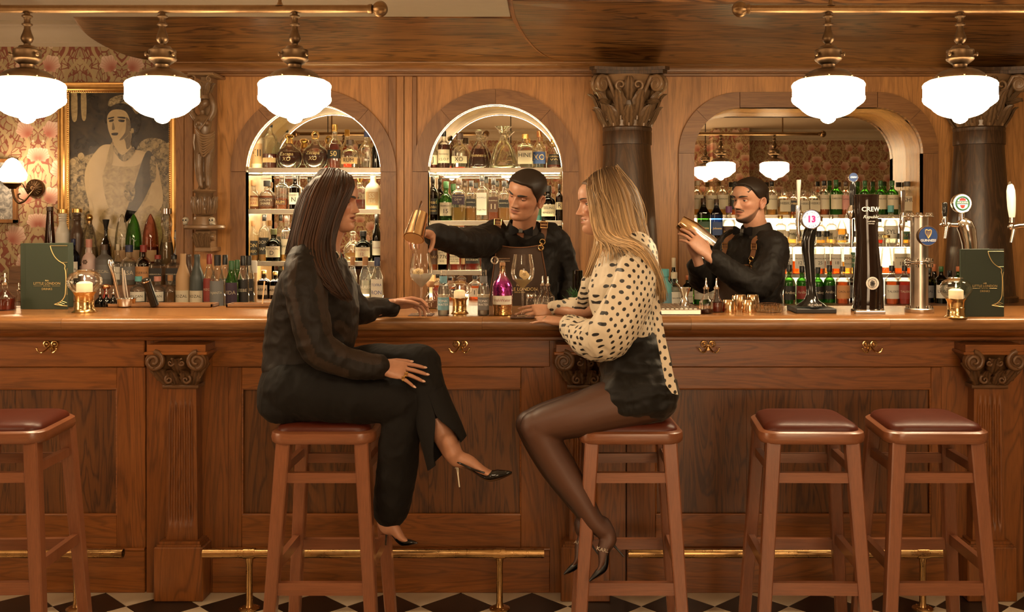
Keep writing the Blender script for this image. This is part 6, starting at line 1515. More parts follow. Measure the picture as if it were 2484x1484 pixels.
for s in (-1, 1):
    pts = [P(1838, 566, 5.10)+lat*s*.075+Vector((0,0,.012)), chest(s*.085, 580, .012), chest(s*.09, 600, .012), chest(s*.092, 622, .012)]
    strap_strip(pts, .0135, fwd).build('strap', 'strap_leather', ap, angle=50)
    c = chest(s*.091, 596, .020); buckle(hw, Matrix.Translation(c) @ basis(fwd, (0,0,1))); ring3(hw, chest(s*.092, 625, .016), .012, .0025, fwd); hw.tube([chest(s*.092, 628, .018), chest(s*.093, 636, .022), chest(s*.094, 643, .018)], .0034, 8); ring3(hw, chest(s*.094, 646, .016), .011, .003, fwd)
hw.build('buckles', 'bright_brass', ap)
sh = thing('cocktail_shaker', 'brass and steel cocktail shaker between the bearded bartender\'s hands', 'shaker')
T1 = hand_M(P(1690, 566, 4.93), (P(1738, 600, 4.93)-P(1655, 542, 4.94)), (0, -1, 0)); m = MB()
m.lathe([(.030, .10), (.034, .098), (.044, -.01), (.044, -.02), (.040, -.02)], 28, (0,0,0), 'X'); m.xf(T1); m.build('tin', 'chrome', sh)
m = MB(); m.lathe([(.041, -.03), (.0425, -.02), (.046, -.02), (.046, -.026), (.036, -.095), (.034, -.10), (.0, -.10)], 28, (0,0,0), 'X'); m.xf(T1); m.build('cap_tin', 'copper_gold', sh)
# ------------------------------------------------------------------ bottles
glassy('g_clear', (.96,.95,.90), .02, 1.0, .04); glassy('g_green', (.25,.58,.16), .02, 1.0, .10); glassy('g_dkgreen', (.05,.11,.035), .02); glassy('g_brown', (.24,.10,.03), .02); glassy('g_blue', (.07,.13,.28), .02); glassy('g_pink', (.90,.55,.48), .02)
glassy('g_olive', (.16,.17,.04), .03); glassy('g_smoke', (.16,.14,.12), .02)
liquid('l_amber', (.78,.27,.05)); liquid('l_gold', (.90,.55,.16)); liquid('l_dark', (.34,.07,.02)); liquid('l_red', (.60,.10,.035)); liquid('l_clear', (.93,.90,.82)); liquid('l_green', (.15,.38,.08)); liquid('l_dkgreen', (.05,.09,.025)); liquid('l_pale', (.90,.66,.28)); liquid('l_black', (.035,.018,.010)); liquid('l_pink', (.75,.34,.26))
for nm, c, r_ in (('c_black', (.012,.010,.009), .35), ('c_cream', (.62,.52,.36), .5), ('c_white', (.74,.69,.60), .35), ('c_wood', (.36,.18,.075), .6), ('c_red', (.26,.03,.02), .4), ('c_green', (.04,.13,.04), .4), ('c_orange', (.55,.17,.06), .45), ('c_navy', (.02,.03,.09), .4), ('c_grey', (.12,.11,.10), .5), ('c_tan', (.48,.29,.14), .55), ('c_teal', (.05,.20,.20), .45), ('c_pinkw', (.66,.47,.42), .35), ('c_slate', (.055,.065,.062), .4), ('c_blush', (.60,.26,.20), .4), ('c_bronze', (.09,.05,.03), .3), ('c_turq', (.13,.42,.42), .45), ('c_blue', (.03,.09,.30), .35), ('c_olive', (.10,.10,.03), .35), ('c_purple', (.18,.05,.16), .4)):
    plain(nm, c, r_)
plain('c_gold', (.72,.47,.17), .25, 1.0); plain('c_silver', (.72,.68,.62), .15, 1.0); plain('c_copper', (.60,.28,.13), .3, 1.0); plain('ink_blue', (.02,.05,.22), .5)
plain('p_cream', (.60,.51,.36), .55); plain('p_white', (.70,.65,.55), .55); plain('p_black', (.016,.013,.011), .5); plain('p_red', (.28,.04,.03), .5); plain('p_tan', (.46,.29,.14), .55); plain('p_brown', (.08,.035,.02), .5); plain('p_blue', (.035,.07,.20), .5); plain('p_green', (.05,.12,.06), .5); plain('p_orange', (.58,.28,.11), .55); plain('p_grey', (.16,.155,.15), .5); plain('p_purple', (.05,.025,.05), .5); plain('p_sky', (.16,.33,.40), .5); plain('p_pink', (.55,.24,.20), .5)
BK = {  # outline (radius share, height share), neck radius, cap (radius share, from, to), rounded-square exponent, label band
 'std': ([(.90,0),(1,.015),(1,.58),(.97,.63),(.80,.69),(.50,.735),(.36,.77),(.33,.86),(.36,.875),(.36,.89)], (.36,.86,1.0), 2, (.14,.50)),
 'tall': ([(.92,0),(1,.012),(1,.50),(.95,.56),(.72,.64),(.44,.71),(.36,.78),(.33,.90),(.36,.91)], (.38,.84,1.0), 2, (.12,.44)),
 'squat': ([(.90,0),(1,.03),(1,.45),(.95,.55),(.75,.63),(.42,.69),(.36,.73),(.36,.82),(.40,.83)], (.42,.82,1.0), 2, (.12,.46)),
 'square': ([(.94,0),(1,.012),(1,.60),(.96,.65),(.70,.70),(.42,.735),(.38,.77),(.36,.86),(.38,.87)], (.40,.855,1.0), 6, (.12,.56)),
 'flat': ([(.90,0),(1,.012),(1,.52),(.95,.60),(.72,.68),(.42,.74),(.36,.80),(.34,.88),(.38,.89)], (.38,.85,1.0), 4, (.10,.48)),
 'orb': ([(.55,0),(.62,.01),(.88,.12),(.99,.26),(1,.34),(.93,.46),(.72,.56),(.42,.63),(.28,.70),(.24,.78),(.28,.80)], (.34,.80,.90), 2, (.22,.42)),
 'bell': ([(.86,0),(.98,.03),(1,.10),(.92,.24),(.76,.42),(.60,.54),(.42,.62),(.26,.68),(.22,.80),(.26,.82)], (.27,.82,1.0), 2, (.18,.36)),
 'bullet': ([(.84,0),(.94,.02),(1,.25),(.98,.45),(.88,.62),(.68,.78),(.56,.84),(.40,.90),(.22,.955),(.06,.995)], None, 2, (.08,.30)),
 'slim': ([(.90,0),(1,.012),(1,.45),(.92,.55),(.66,.66),(.46,.76),(.40,.86),(.38,.92),(.42,.93)], (.44,.80,1.0), 2, (.12,.42)),
 'obelisk': ([(.95,0),(1,.02),(.94,.15),(.70,.55),(.50,.85),(.46,.93),(.50,.94)], (.52,.93,1.0), 2, (.15,.4)),
 'hour': ([(.85,0),(.95,.02),(.98,.2),(.80,.40),(.58,.52),(.62,.62),(.80,.72),(.62,.84),(.42,.90),(.42,.91)], (.70,.90,1.0), 2, (.1,.3)),
 'clase': ([(.70,0),(.85,.02),(1,.10),(1,.22),(.72,.36),(.92,.46),(.96,.52),(.72,.66),(.46,.80),(.40,.88),(.46,.90)], (.72,.885,1.0), 2, (.12,.22)),
 'ceram': ([(.90,0),(1,.012),(1,.50),(.96,.58),(.74,.66),(.60,.70),(.52,.78),(.62,.80),(.52,.82),(.62,.84),(.52,.86),(.62,.88),(.60,.92)], (.74,.93,1.0), 2, (.2,.5)),
 'bozal': ([(.94,0),(1,.015),(1,.48),(.92,.58),(.64,.70),(.44,.80),(.40,.90),(.42,.955)], (.40,.945,1.0), 2, (.04,.28)),
 'cone': ([(.80,0),(.98,.015),(1,.06),(.86,.35),(.60,.62),(.36,.74),(.28,.80),(.28,.88),(.30,.89)], (.46,.88,1.0), 2, (.1,.3)),
 'jwalk': ([(.95,0),(1,.012),(1,.62),(.92,.68),(.62,.76),(.40,.82),(.36,.90),(.38,.91)], (.40,.86,1.0), 7, (.18,.48)),
 'jug': ([(.92,0),(1,.03),(1,.34),(.97,.46),(.80,.58),(.48,.66),(.36,.70),(.36,.80)], (.44,.80,1.0), 2, (.1,.40)),
 'shoulder': ([(.93,0),(1,.012),(1,.56),(.98,.61),(.84,.66),(.46,.70),(.40,.73),(.38,.86),(.42,.87)], (.42,.86,1.0), 3, (.14,.48)),
}
_bm = {}
def sqr(a, e):
    c, s = math.cos(a), math.sin(a); return ((abs(c)**e+abs(s)**e)**(-1/e)) if e > 2 else 1.0
def bottle(lab, px, wpx, yt, d, z, kind='std', glass='g_clear', liq='l_amber', fill=.6, cap='c_black', paper='p_cream', text=(), ink='print_black', band=None, stop=None, name='bottle', cat='bottle', group=None, rz=0.0, tsz=1.0, deco=None, x=None):
    prof, capd, e, lb = BK[kind]; r = wpx/2/F*d; h = ZZ(yt, d)-z; lb = band or lb
    if x is None: x = XX(px, d)
    t = thing(name, lab, cat, (x, CAMY+d, z), rz, group)
    seg = 24 if e == 2 else 32
    pr = catmull([(a, b) for a, b in prof], 2); pr = [(min(a, 1.02), b) for a, b in pr]
    m = MB(); kn = 1.0
    def ring(rr, zz_, g=1.0): return [(rr*r*g*sqr(2*PI*k/seg, e)*math.cos(2*PI*k/seg), rr*r*g*sqr(2*PI*k/seg, e)*math.sin(2*PI*k/seg), zz_*h) for k in range(seg)]
    opaque = glass.startswith('c_')
    m.rings([ring(a, b) for a, b in pr]); m.build('glass' if not opaque else 'vessel', glass, t, angle=60)
    if liq and not opaque and fill > 0:
        lq = [(a, b) for a, b in pr if b <= fill]; 
        if len(lq) > 1: q = MB(); q.rings([ring(a, .012+b*.985, .93) for a, b in lq]); q.build('drink', liq, t, angle=60)
    if capd and stop is None:
        cr, c0, c1 = capd; MB().lathe([(cr*r*.98, c0*h), (cr*r*1.04, c0*h+.001), (cr*r*1.04, c1*h-.002), (cr*r*.95, c1*h), (0.0, c1*h)], 16).build('cap', cap, t)
    elif stop == 'ring':
        zc = .88*h; MB().lathe([(.26*r, .78*h), (.27*r, .80*h), (.24*r, .82*h)], 16).tube([(.24*r*math.cos(a), 0, zc+.10*h*math.sin(a)) for a in np.linspace(0, 2*PI, 25)], .055*r*1.6, 8).build('stopper', cap, t)
    elif stop == 'ball': MB().lathe([(.2*r, .80*h), (.24*r, .83*h), (.24*r, .86*h)], 16).sphere((0,0,.925*h), (.36*r, .36*r, .075*h), 16, 10).build('stopper', cap, t)
    elif stop == 'flare': MB().lathe([(.22*r, .80*h), (.26*r, .82*h), (.20*r, .85*h), (.40*r, .93*h), (.62*r, 1.0*h), (.55*r, 1.0*h), (.2*r, .90*h)], 20).build('stopper', cap, t)
    elif stop == 'mush': MB().lathe([(.26*r, .70*h), (.30*r, .72*h), (.28*r, .80*h), (.24*r, .86*h), (.34*r, .90*h), (.36*r, .95*h), (.25*r, .99*h), (.0, 1.0*h)], 18).build('stopper', cap, t)
    elif stop == 'pour': MB().lathe([(.34*r, .90*h), (.36*r, .93*h), (.30*r, .94*h), (.62*r*1.0, 1.16*h), (.5*r, 1.17*h)], 18).build('stopper', 'c_black', t)
    if paper:
        def rad_at(zf): return np.interp(zf, [b for a, b in pr], [a for a, b in pr])
        m = MB(); A = 1.15 if e == 2 else .74; n = 11; rows = []
        for zf in np.linspace(lb[0], lb[1], 5):
            rr = max(rad_at(zf), .3)*r+.0007
            rows.append([(rr*sqr(a-PI/2, e)*math.sin(a), -rr*sqr(a-PI/2, e)*math.cos(a), zf*h) for a in np.linspace(-A, A, n)])
        m.rings(rows, closed=False); lbo = m.build('label', paper, t, fix=False, angle=70)
        if text:
            q = MB(); nl = len(text); zc0 = (lb[0]+lb[1])/2*h; lh = (lb[1]-lb[0])*h; R0 = max(rad_at((lb[0]+lb[1])/2), .3)*r+.0013
            wt = sum(s for _, s in text); zc = zc0+lh*.42
            for tx, s in text:
                v, f = text_mesh(tx, 1.0); wd = max(a for a, b in v)-min(a for a, b in v) if v else 1; th = lh*.80*s/wt
                sz = min(th*1.05, 1.75*R0*tsz/max(wd, .01)*(1 if e == 2 else .86)); zc -= th/2
                def fn(xx, yy, zc=zc):
                    if e > 2: return (xx, -R0-.0004, zc+yy)
                    a = max(-1.5, min(1.5, xx/R0)); return (R0*math.sin(a), -R0*math.cos(a), zc+yy)
                q.add([fn(a*sz, b*sz) for a, b in v], f); zc -= th/2
            q.build('lettering', ink, lbo, smooth=False, fix=False)
    if deco: deco(t, r, h, rad_at if paper else (lambda zf: np.interp(zf, [b for a, b in pr], [a for a, b in pr])))
    return t
T = lambda *a: tuple((x, 1.0) if isinstance(x, str) else x for x in a)
def put_deco(t, r, h, ra, lines, ink='print_gold'):
    q = MB()
    for tx, zf, sz in lines:
        R0 = ra(zf)*r+.001; v, f = text_mesh(tx, 1.0, shear=.15); wd = max(a for a, b in v)-min(a for a, b in v); s = min(sz*r*2.0/max(wd, .1)*1.6, .05)
        q.add([(R0*math.sin(max(-1.4, min(1.4, a*s/R0))), -R0*math.cos(max(-1.4, min(1.4, a*s/R0)))-.0005, zf*h+b*s) for a, b in v], f)
    q.build('lettering', ink, t, smooth=False, fix=False)
# ---- first arch
zA = [1.854, 1.580, 1.234, ZC]; dS = 6.80
bottle('cream printed ceramic bottle at the end of the dark-haired woman\'s arch, top shelf', 624, 30, 300, dS, zA[0], 'std', 'c_cream', None, 0, 'c_cream', 'p_tan', T('XII'), band=(.1,.55))
bottle('half-full amber bottle with dark cap and gold band, top shelf of first arch', 655, 34, 293, dS, zA[0], 'std', 'g_clear', 'l_red', .48, 'c_black', 'p_tan', (), band=(.12,.22))
bottle('round decanter of dark rum with gold mushroom stopper', 702, 62, 325, dS, zA[0], 'orb', 'g_clear', 'l_dark', .46, 'c_gold', None, stop='mush', deco=lambda t, r, h, ra: put_deco(t, r, h, ra, (('Zacapa', .40, .34), ('XO', .25, .2))))
bottle('round decanter of dark rum with gold ring stopper', 765, 62, 318, dS, zA[0], 'orb', 'g_clear', 'l_dark', .44, 'c_gold', None, stop='ring', deco=lambda t, r, h, ra: put_deco(t, r, h, ra, (('Zacapa', .40, .34), ('XO', .25, .2))))
bottle('tall red amber bottle with gold cap in the first arch', 812, 34, 302, dS, zA[0], 'tall', 'g_clear', 'l_red', .62, 'c_gold', 'p_black', T('50'), 'print_gold', (.22,.42))
bottle('squat clear bottle with brown cap and little amber left, first arch', 849, 42, 339, dS, zA[0], 'squat', 'g_clear', 'l_amber', .2, 'c_bronze', 'p_tan', T('RUM'), band=(.15,.38))
bottle('tall clear cut-glass bottle, a quarter full, near the arch edge', 890, 36, 318, dS, zA[0], 'tall', 'g_clear', 'l_amber', .22, 'c_navy', None)
bottle('dark bottle with silver netting squeezed against the first arch edge', 912, 17, 330, dS-.03, zA[0], 'std', 'g_smoke', 'l_black', .6, 'c_black', None)
bottle('squat round rum bottle with wooden cap and red tattoo label', 614, 31, 437, dS, zA[1], 'jug', 'g_clear', 'l_amber', .5, 'c_wood', 'p_tan', T('DEMON\'S', 'SHARE'), 'p_red')
bottle('squat round rum bottle with dark cap and black tattoo label', 648, 38, 438, dS, zA[1], 'jug', 'g_clear', 'l_amber', .5, 'c_black', 'p_brown', T('DEMON\'S', 'SHARE'), 'p_cream')
bottle('straight clear bottle of amber rum between tattoo bottle and portrait bottle', 684, 32, 420, dS, zA[1], 'shoulder', 'g_clear', 'l_amber', .55, 'c_bronze', 'p_brown', T('RUM'), 'print_gold', (.12,.26))
bottle('dark bottle with white portrait label behind the dark-haired woman\'s hair', 716, 30, 424, dS, zA[1], 'shoulder', 'g_smoke', 'l_black', .6, 'c_black', 'p_white', T('KENNEDY', ('N', 2)), tsz=.9)
bottle('gold-topped cut decanter of amber spirit by the woman\'s forehead', 873, 30, 432, dS, zA[1], 'square', 'g_clear', 'l_red', .5, 'c_gold', None, stop='flare')
bottle('beige ceramic bottle with carved front in the first arch', 905, 36, 420, dS, zA[1], 'flat', 'c_cream', None, 0, 'c_cream', 'p_tan', T('SS', ('836', .8)), 'p_cream')
bottle('clear rum bottle with arched black label, lowest glass shelf end', 614, 28, 535, dS, zA[2], 'std', 'g_clear', 'l_gold', .5, 'c_wood', 'p_black', T('RON', ('ANEJO', .6)), 'print_gold')
bottle('tall clear bottle with black printed label beside the olive bottle', 641, 26, 520, dS, zA[2], 'std', 'g_clear', 'l_gold', .45, 'c_black', 'p_black', T('DON', 'PAPA'), 'p_cream')
bottle('olive green squat bottle with cream portrait label', 664, 37, 555, dS-.04, zA[2], 'squat', 'g_olive', 'l_dkgreen', .6, 'c_olive', 'p_cream', T('BOTUCAL', ('D', 2)))
bottle('clear bottle with orange seal next to the olive bottle', 696, 28, 522, dS, zA[2], 'shoulder', 'g_clear', 'l_gold', .4, 'c_bronze', 'p_cream', T('RHUM'))
bottle('lattice-cut crystal decanter below the woman\'s chin', 856, 44, 560, dS, zA[2], 'orb', 'g_clear', 'l_gold', .3, 'g_clear', None, stop='ball')
bottle('dark green rum bottle with cream label numbered twelve', 881, 38, 560, dS-.03, zA[2], 'squat', 'g_dkgreen', 'l_dkgreen', .6, 'c_black', 'p_cream', T(('EL DORADO', 1), ('12', 1)), 'p_red')
bottle('tall slim dark green bottle with white label at the first arch edge', 914, 22, 518, dS-.02, zA[2], 'slim', 'g_dkgreen', 'l_dkgreen', .6, 'c_black', 'p_white', T('NEISSON'), 'p_red')
bottle('blue-labelled dark rum bottle on the counter in the first arch', 640, 30, 655, 6.74, ZC, 'shoulder', 'g_smoke', 'l_black', .6, 'c_gold', 'p_white', T('ABRA'))
bottle('second blue-labelled rum bottle partly behind the woman\'s shoulder', 668, 28, 658, 6.74, ZC, 'shoulder', 'g_smoke', 'l_black', .6, 'c_gold', 'p_white', T('ABRA'))
bottle('clear bottle with wooden cap by the woman\'s chest, nearest her', 855, 24, 622, 6.66, ZC, 'slim', 'g_clear', 'l_clear', .5, 'c_wood', None)
bottle('clear bottle with wooden cap and white printed name by the bar', 886, 30, 622, 6.62, ZC, 'slim', 'g_clear', 'l_clear', .5, 'c_wood', None, deco=lambda t, r, h, ra: put_deco(t, r, h, ra, (('A.H.RIISE', .30, .85),), 'print_white'))
bottle('clear bottle with navy cap and white label at the foot of the first arch', 915, 30, 624, 6.58, ZC, 'slim', 'g_clear', 'l_pale', .5, 'c_navy', 'p_white', T(('TOFRA', 1), ('RON', .7)), 'ink_blue', (.06,.5))
# ---- second arch
zB = [1.854, 1.504, 1.174, ZC]
bottle('cognac bottle cut by the second arch edge, cream label', 1052, 20, 345, dS, zB[0], 'std', 'g_clear', 'l_red', .3, 'c_black', 'p_cream', T('J'))
bottle('amber cognac bottle with black cap and cream label, top shelf', 1077, 30, 318, dS, zB[0], 'std', 'g_clear', 'l_dark', .64, 'c_black', 'p_cream', T(('Hennessy', 1), ('V.S.O.P', .6)))
bottle('rounded clear cognac bottle with gold cap, nearly empty', 1115, 40, 323, dS, zB[0], 'squat', 'g_clear', 'l_red', .22, 'c_bronze', 'p_cream', T('XO'), band=(.14,.34))
bottle('bell-shaped decanter of dark cognac with ball stopper', 1162, 54, 313, dS, zB[0], 'bell', 'g_clear', 'l_dark', .5, 'g_clear', None, stop='ball', deco=lambda t, r, h, ra: put_deco(t, r, h, ra, (('Hennessy', .32, .5),)))
bottle('large empty bell-shaped crystal decanter with flared stopper', 1221, 66, 307, dS, zB[0], 'bell', 'g_clear', 'l_pale', .08, 'g_clear', None, stop='flare')
bottle('clear cognac bottle with gold cap above the bartender\'s head', 1274, 40, 325, dS, zB[0], 'square', 'g_clear', 'l_red', .2, 'c_gold', 'p_cream', T(('HINE', 1), ('', .5)), band=(.12,.5))
bottle('clear bottle with textured copper cap and blue label', 1308, 32, 318, dS, zB[0], 'tall', 'g_clear', 'l_pale', .2, 'c_copper', 'p_blue', T('XO'), 'print_gold')
bottle('teardrop bottle with dark label at the second arch edge', 1344, 36, 338, dS, zB[0], 'cone', 'g_clear', 'l_red', .4, 'c_gold', 'p_black', T(('COURVOISIER', .7), ('XO', 1.2)), 'print_gold', (.12,.48))
bottle('dark whiskey bottle with black label at the second arch edge', 1050, 26, 428, dS, zB[1], 'std', 'g_smoke', 'l_dark', .6, 'c_black', 'p_black', T(('Dead', 1), ('Rabbit', 1), ('WHISKEY', .6)), 'print_gold')
bottle('green-necked whiskey bottle with cream label numbered fifteen', 1082, 31, 440, dS-.03, zB[1], 'squat', 'g_green', 'l_dkgreen', .5, 'c_green', 'p_cream', T(('REDBREAST', 1), ('15', 1.2)))
bottle('square whiskey bottle with dark red top label', 1113, 34, 433, dS-.02, zB[1], 'square', 'g_clear', 'l_pale', .5, 'c_bronze', 'p_purple', T('TULLAMORE', ('DEW', 1), ('12', .7)), 'p_cream', (.38,.62))
bottle('whiskey bottle with black oval label next to the dark red square label', 1143, 26, 438, dS, zB[1], 'square', 'g_clear', 'l_gold', .52, 'c_black', 'p_black', T('BUSHMILLS'), 'p_cream', (.36,.54))
bottle('tallest whiskey bottle with long pale label on the middle shelf', 1169, 28, 423, dS, zB[1], 'square', 'g_clear', 'l_gold', .25, 'c_black', 'p_white', T(('BUSHMILLS', 1), ('', 1), ('Single Malt', .8)), 'print_black', (.12,.60))
bottle('whiskey bottle with brown arched label, beside the tallest', 1197, 26, 433, dS, zB[1], 'square', 'g_clear', 'l_amber', .52, 'c_black', 'p_brown', T(('BUSHMILLS', 1), ('11', 1.4)), 'p_cream', (.2,.56))
bottle('whiskey bottle with black label touching the bartender\'s face outline', 1223, 27, 438, dS, zB[1], 'square', 'g_clear', 'l_gold', .52, 'c_black', 'p_black', T('BUSHMILLS'), 'p_cream', (.34,.52))
bottle('black whiskey bottle with pale shield label beside the bartender\'s ear', 1330, 35, 450, dS, zB[1], 'squat', 'g_smoke', 'l_black', .7, 'c_black', 'p_cream', T(('TEELING', 1.2), ('WHISKEY', .9)))
bottle('dark bottle with round label at the far edge of the second arch', 1357, 18, 446, dS, zB[1], 'std', 'g_brown', 'l_dark', .6, 'c_black', 'p_cream', T('R'), band=(.3,.5))
bottle('teal whiskey tin behind the bartender\'s neck', 1302, 24, 465, dS+.05, zB[1], 'jwalk', 'c_teal', None, 0, 'c_silver', 'p_green', ())
bottle('bourbon bottle with brown label at the second arch edge, third shelf', 1052, 22, 560, dS, zB[2], 'std', 'g_clear', 'l_amber', .62, 'c_black', 'p_brown', T('OAK'), 'p_tan')
bottle('rye bottle with cream label numbered 1776', 1074, 28, 556, dS-.02, zB[2], 'shoulder', 'g_smoke', 'l_black', .62, 'c_black', 'p_cream', T(('James E', .5), ('1776', 1.6), ('RYE', .6)), tsz=1.05)
bottle('red amber bourbon bottle with handwritten label below the pouring arm', 1104, 30, 552, dS-.02, zB[2], 'shoulder', 'g_clear', 'l_red', .62, 'c_black', 'p_cream', T('Booker\'s', ('bourbon', .6), ('six to eight', .5), ('years old', .5)))
bottle('broad bourbon bottle with round black and cream label', 1146, 36, 556, dS-.03, zB[2], 'jug', 'g_clear', 'l_red', .58, 'c_black', 'p_black', T(('MICHTER\'S', .8), ('*', .8), ('BOURBON', .8)), 'p_cream', (.16,.52))
bottle('amber bottle half hidden by the round black label bottle', 1124, 24, 560, dS+.03, zB[2], 'std', 'g_clear', 'l_red', .62, 'c_black', 'p_tan', T('OLD'))
for i, (px, wv_, yt, pp, tx, lb_) in enumerate(((1062, 26, 665, 'p_red', 'STOCK', 'red-labelled bottle on the counter behind the blue tonic'), (1092, 28, 672, 'p_black', 'STO', 'black-labelled bottle on the counter behind the candle'), (1152, 32, 668, 'p_white', 'T', 'white-labelled bottle on the counter behind the clear tonic'), (1345, 30, 650, 'p_grey', 'GIN', 'clear bottle seen between the bartender\'s side and arm'), (1335, 22, 600, 'p_red', 'RYE', 'red bottle glimpsed past the bartender\'s apron'))):
    bottle(lb_, px, wv_, yt, 6.62, ZC, 'std', 'g_clear', 'l_amber' if i != 3 else 'l_clear', .6, 'c_black', pp, T(tx), 'p_cream' if pp != 'p_white' else 'print_black')
# ---- wide niche, top tier
z1, z2, z3 = [t_[0]+.001 for t_ in TIER]; d1, d2, d3, d4 = 6.915, 6.81, 6.695, 6.42
jp = [(1692, 30, 438, 'std', 'g_clear', 'l_gold', 'c_cream', 'p_cream', 'YAMAZAKI', 'pale whisky bottle with cork cap at the wide niche edge'), (1725, 28, 440, 'std', 'g_clear', 'l_gold', 'c_wood', 'p_cream', 'YAMAZAKI', 'cream-labelled whisky left of the bearded bartender\'s head, second along'),
      (1753, 28, 438, 'std', 'g_clear', 'l_gold', 'c_wood', 'p_cream', 'YAMAZAKI', 'cream-labelled whisky nearest the bearded bartender\'s forehead'), (1783, 28, 440, 'std', 'g_clear', 'l_amber', 'c_black', 'p_black', 'THE NIKKA', 'whisky with black label half behind the bearded bartender\'s head'),
      (1872, 28, 440, 'std', 'g_clear', 'l_gold', 'c_black', 'p_cream', 'YAMAZAKI', 'cream-labelled whisky just behind the bearded bartender\'s ear'), (1902, 30, 458, 'square', 'g_clear', 'l_gold', 'g_clear', 'p_cream', 'HIBIKI', 'short faceted whisky bottle beside the tall tap handle'),
      (1926, 22, 460, 'square', 'g_clear', 'l_amber', 'g_clear', 'p_black', 'HIBIKI', 'short whisky bottle with black label behind the tap handle'), (1950, 24, 460, 'square', 'g_clear', 'l_gold', 'g_clear', 'p_cream', 'HIBIKI', 'short pale whisky bottle just past the tap handle'),
      (1974, 28, 458, 'square', 'g_clear', 'l_gold', 'g_clear', 'p_cream', 'HIBIKI', 'short faceted whisky above the white tap sign'), (1999, 26, 438, 'std', 'g_clear', 'l_amber', 'c_black', 'p_cream', 'YAMAZAKI', 'cream-labelled whisky right above the white tap sign'),
      (2028, 30, 436, 'std', 'g_green', 'l_green', 'c_green', 'p_cream', 'HAKUSHU', 'green whisky bottle with cream label before the dark tap column'), (2052, 26, 440, 'std', 'g_clear', 'l_amber', 'c_bronze', 'p_pink', 'YAMAZAKI', 'pink-labelled whisky next to the small round tap knob'),
      (2098, 28, 438, 'std', 'g_green', 'l_green', 'c_green', 'p_cream', 'HAKUSHU', 'green whisky bottle rising above the dark tap column'), (2136, 28, 438, 'std', 'g_green', 'l_green', 'c_green', 'p_cream', 'HAKUSHU', 'green whisky bottle just past the dark tap column'),
      (2164, 30, 438, 'std', 'g_green', 'l_green', 'c_green', 'p_cream', 'HAKUSHU', 'last green whisky bottle before the steel tap column'), (2200, 34, 440, 'square', 'g_clear', 'l_clear', 'c_grey', 'p_cream', 'SHU', 'flat clear bottle above the steel tap column'), (2230, 22, 438, 'slim', 'g_smoke', 'l_black', 'c_tan', 'p_black', 'W', 'dark slim bottle at the far edge of the wide niche')]
for px, wv_, yt, kd, g_, lq, cp, pp, tx, lb_ in jp:
    bottle(lb_, px, wv_, yt, d1, z1, kd, g_, lq, .5, cp, pp, T((tx, 1), ('', 1)), 'p_red' if pp == 'p_white' else ('print_black' if pp != 'p_black' else 'print_gold'), band=(.16,.58) if kd == 'std' else None)
# ---- second tier
t2 = [(1706, 30, 481, 'jwalk', 'g_dkgreen', 'l_dkgreen', 'c_bronze', 'p_green', 'Johnnie', 'square whisky bottle with slanted green label beside the shaker'), (1738, 28, 483, 'jwalk', 'g_blue', 'l_black', 'c_bronze', 'p_blue', 'Johnnie', 'blue square whisky bottle with slanted blue label'), (1768, 36, 500, 'squat', 'g_clear', 'l_red', 'c_purple', 'p_brown', 'ROYAL', 'rounded red amber bottle in front of the bearded bartender\'s collar'),
      (1893, 28, 522, 'shoulder', 'g_clear', 'l_pale', 'c_gold', 'p_cream', 'BALVENIE', 'pale malt bottle with gold cap behind the bearded bartender\'s shoulder'), (1922, 26, 520, 'shoulder', 'g_clear', 'l_pale', 'c_gold', 'p_cream', 'MALT', 'pale malt bottle with gold cap behind the tap spout'), (1948, 26, 522, 'shoulder', 'g_clear', 'l_pale', 'c_silver', 'p_cream', 'MALT', 'pale malt bottle behind the white tap sign'),
      (1990, 28, 525, 'squat', 'g_clear', 'l_gold', 'c_gold', 'p_cream', 'CRAIG', 'round-shouldered malt bottle beside the white tap sign'), (2016, 26, 522, 'shoulder', 'g_clear', 'l_pale', 'c_silver', 'p_cream', 'MALT', 'pale malt bottle two along from the white tap sign'), (2042, 32, 520, 'cone', 'g_clear', 'l_gold', 'c_wood', 'p_white', 'DAL', 'teardrop malt bottle just before the dark tap column'),
      (2132, 30, 530, 'shoulder', 'g_clear', 'l_red', 'c_black', 'p_cream', 'PORT', 'red amber bottle just past the dark tap column'), (2161, 34, 498, 'squat', 'g_clear', 'l_clear', 'c_turq', 'p_white', 'SYLT', 'clear bottle with turquoise wax top'), (2195, 26, 530, 'shoulder', 'g_clear', 'l_gold', 'c_green', 'p_green', 'ISLAY', 'green-labelled malt behind the steel tap column')]
for px, wv_, yt, kd, g_, lq, cp, pp, tx, lb_ in t2:
    bottle(lb_, px, wv_, yt, d2, z2, kd, g_, lq, .52, cp, pp, T(tx), 'print_gold' if pp in ('p_green', 'p_blue', 'p_brown') else 'print_black')
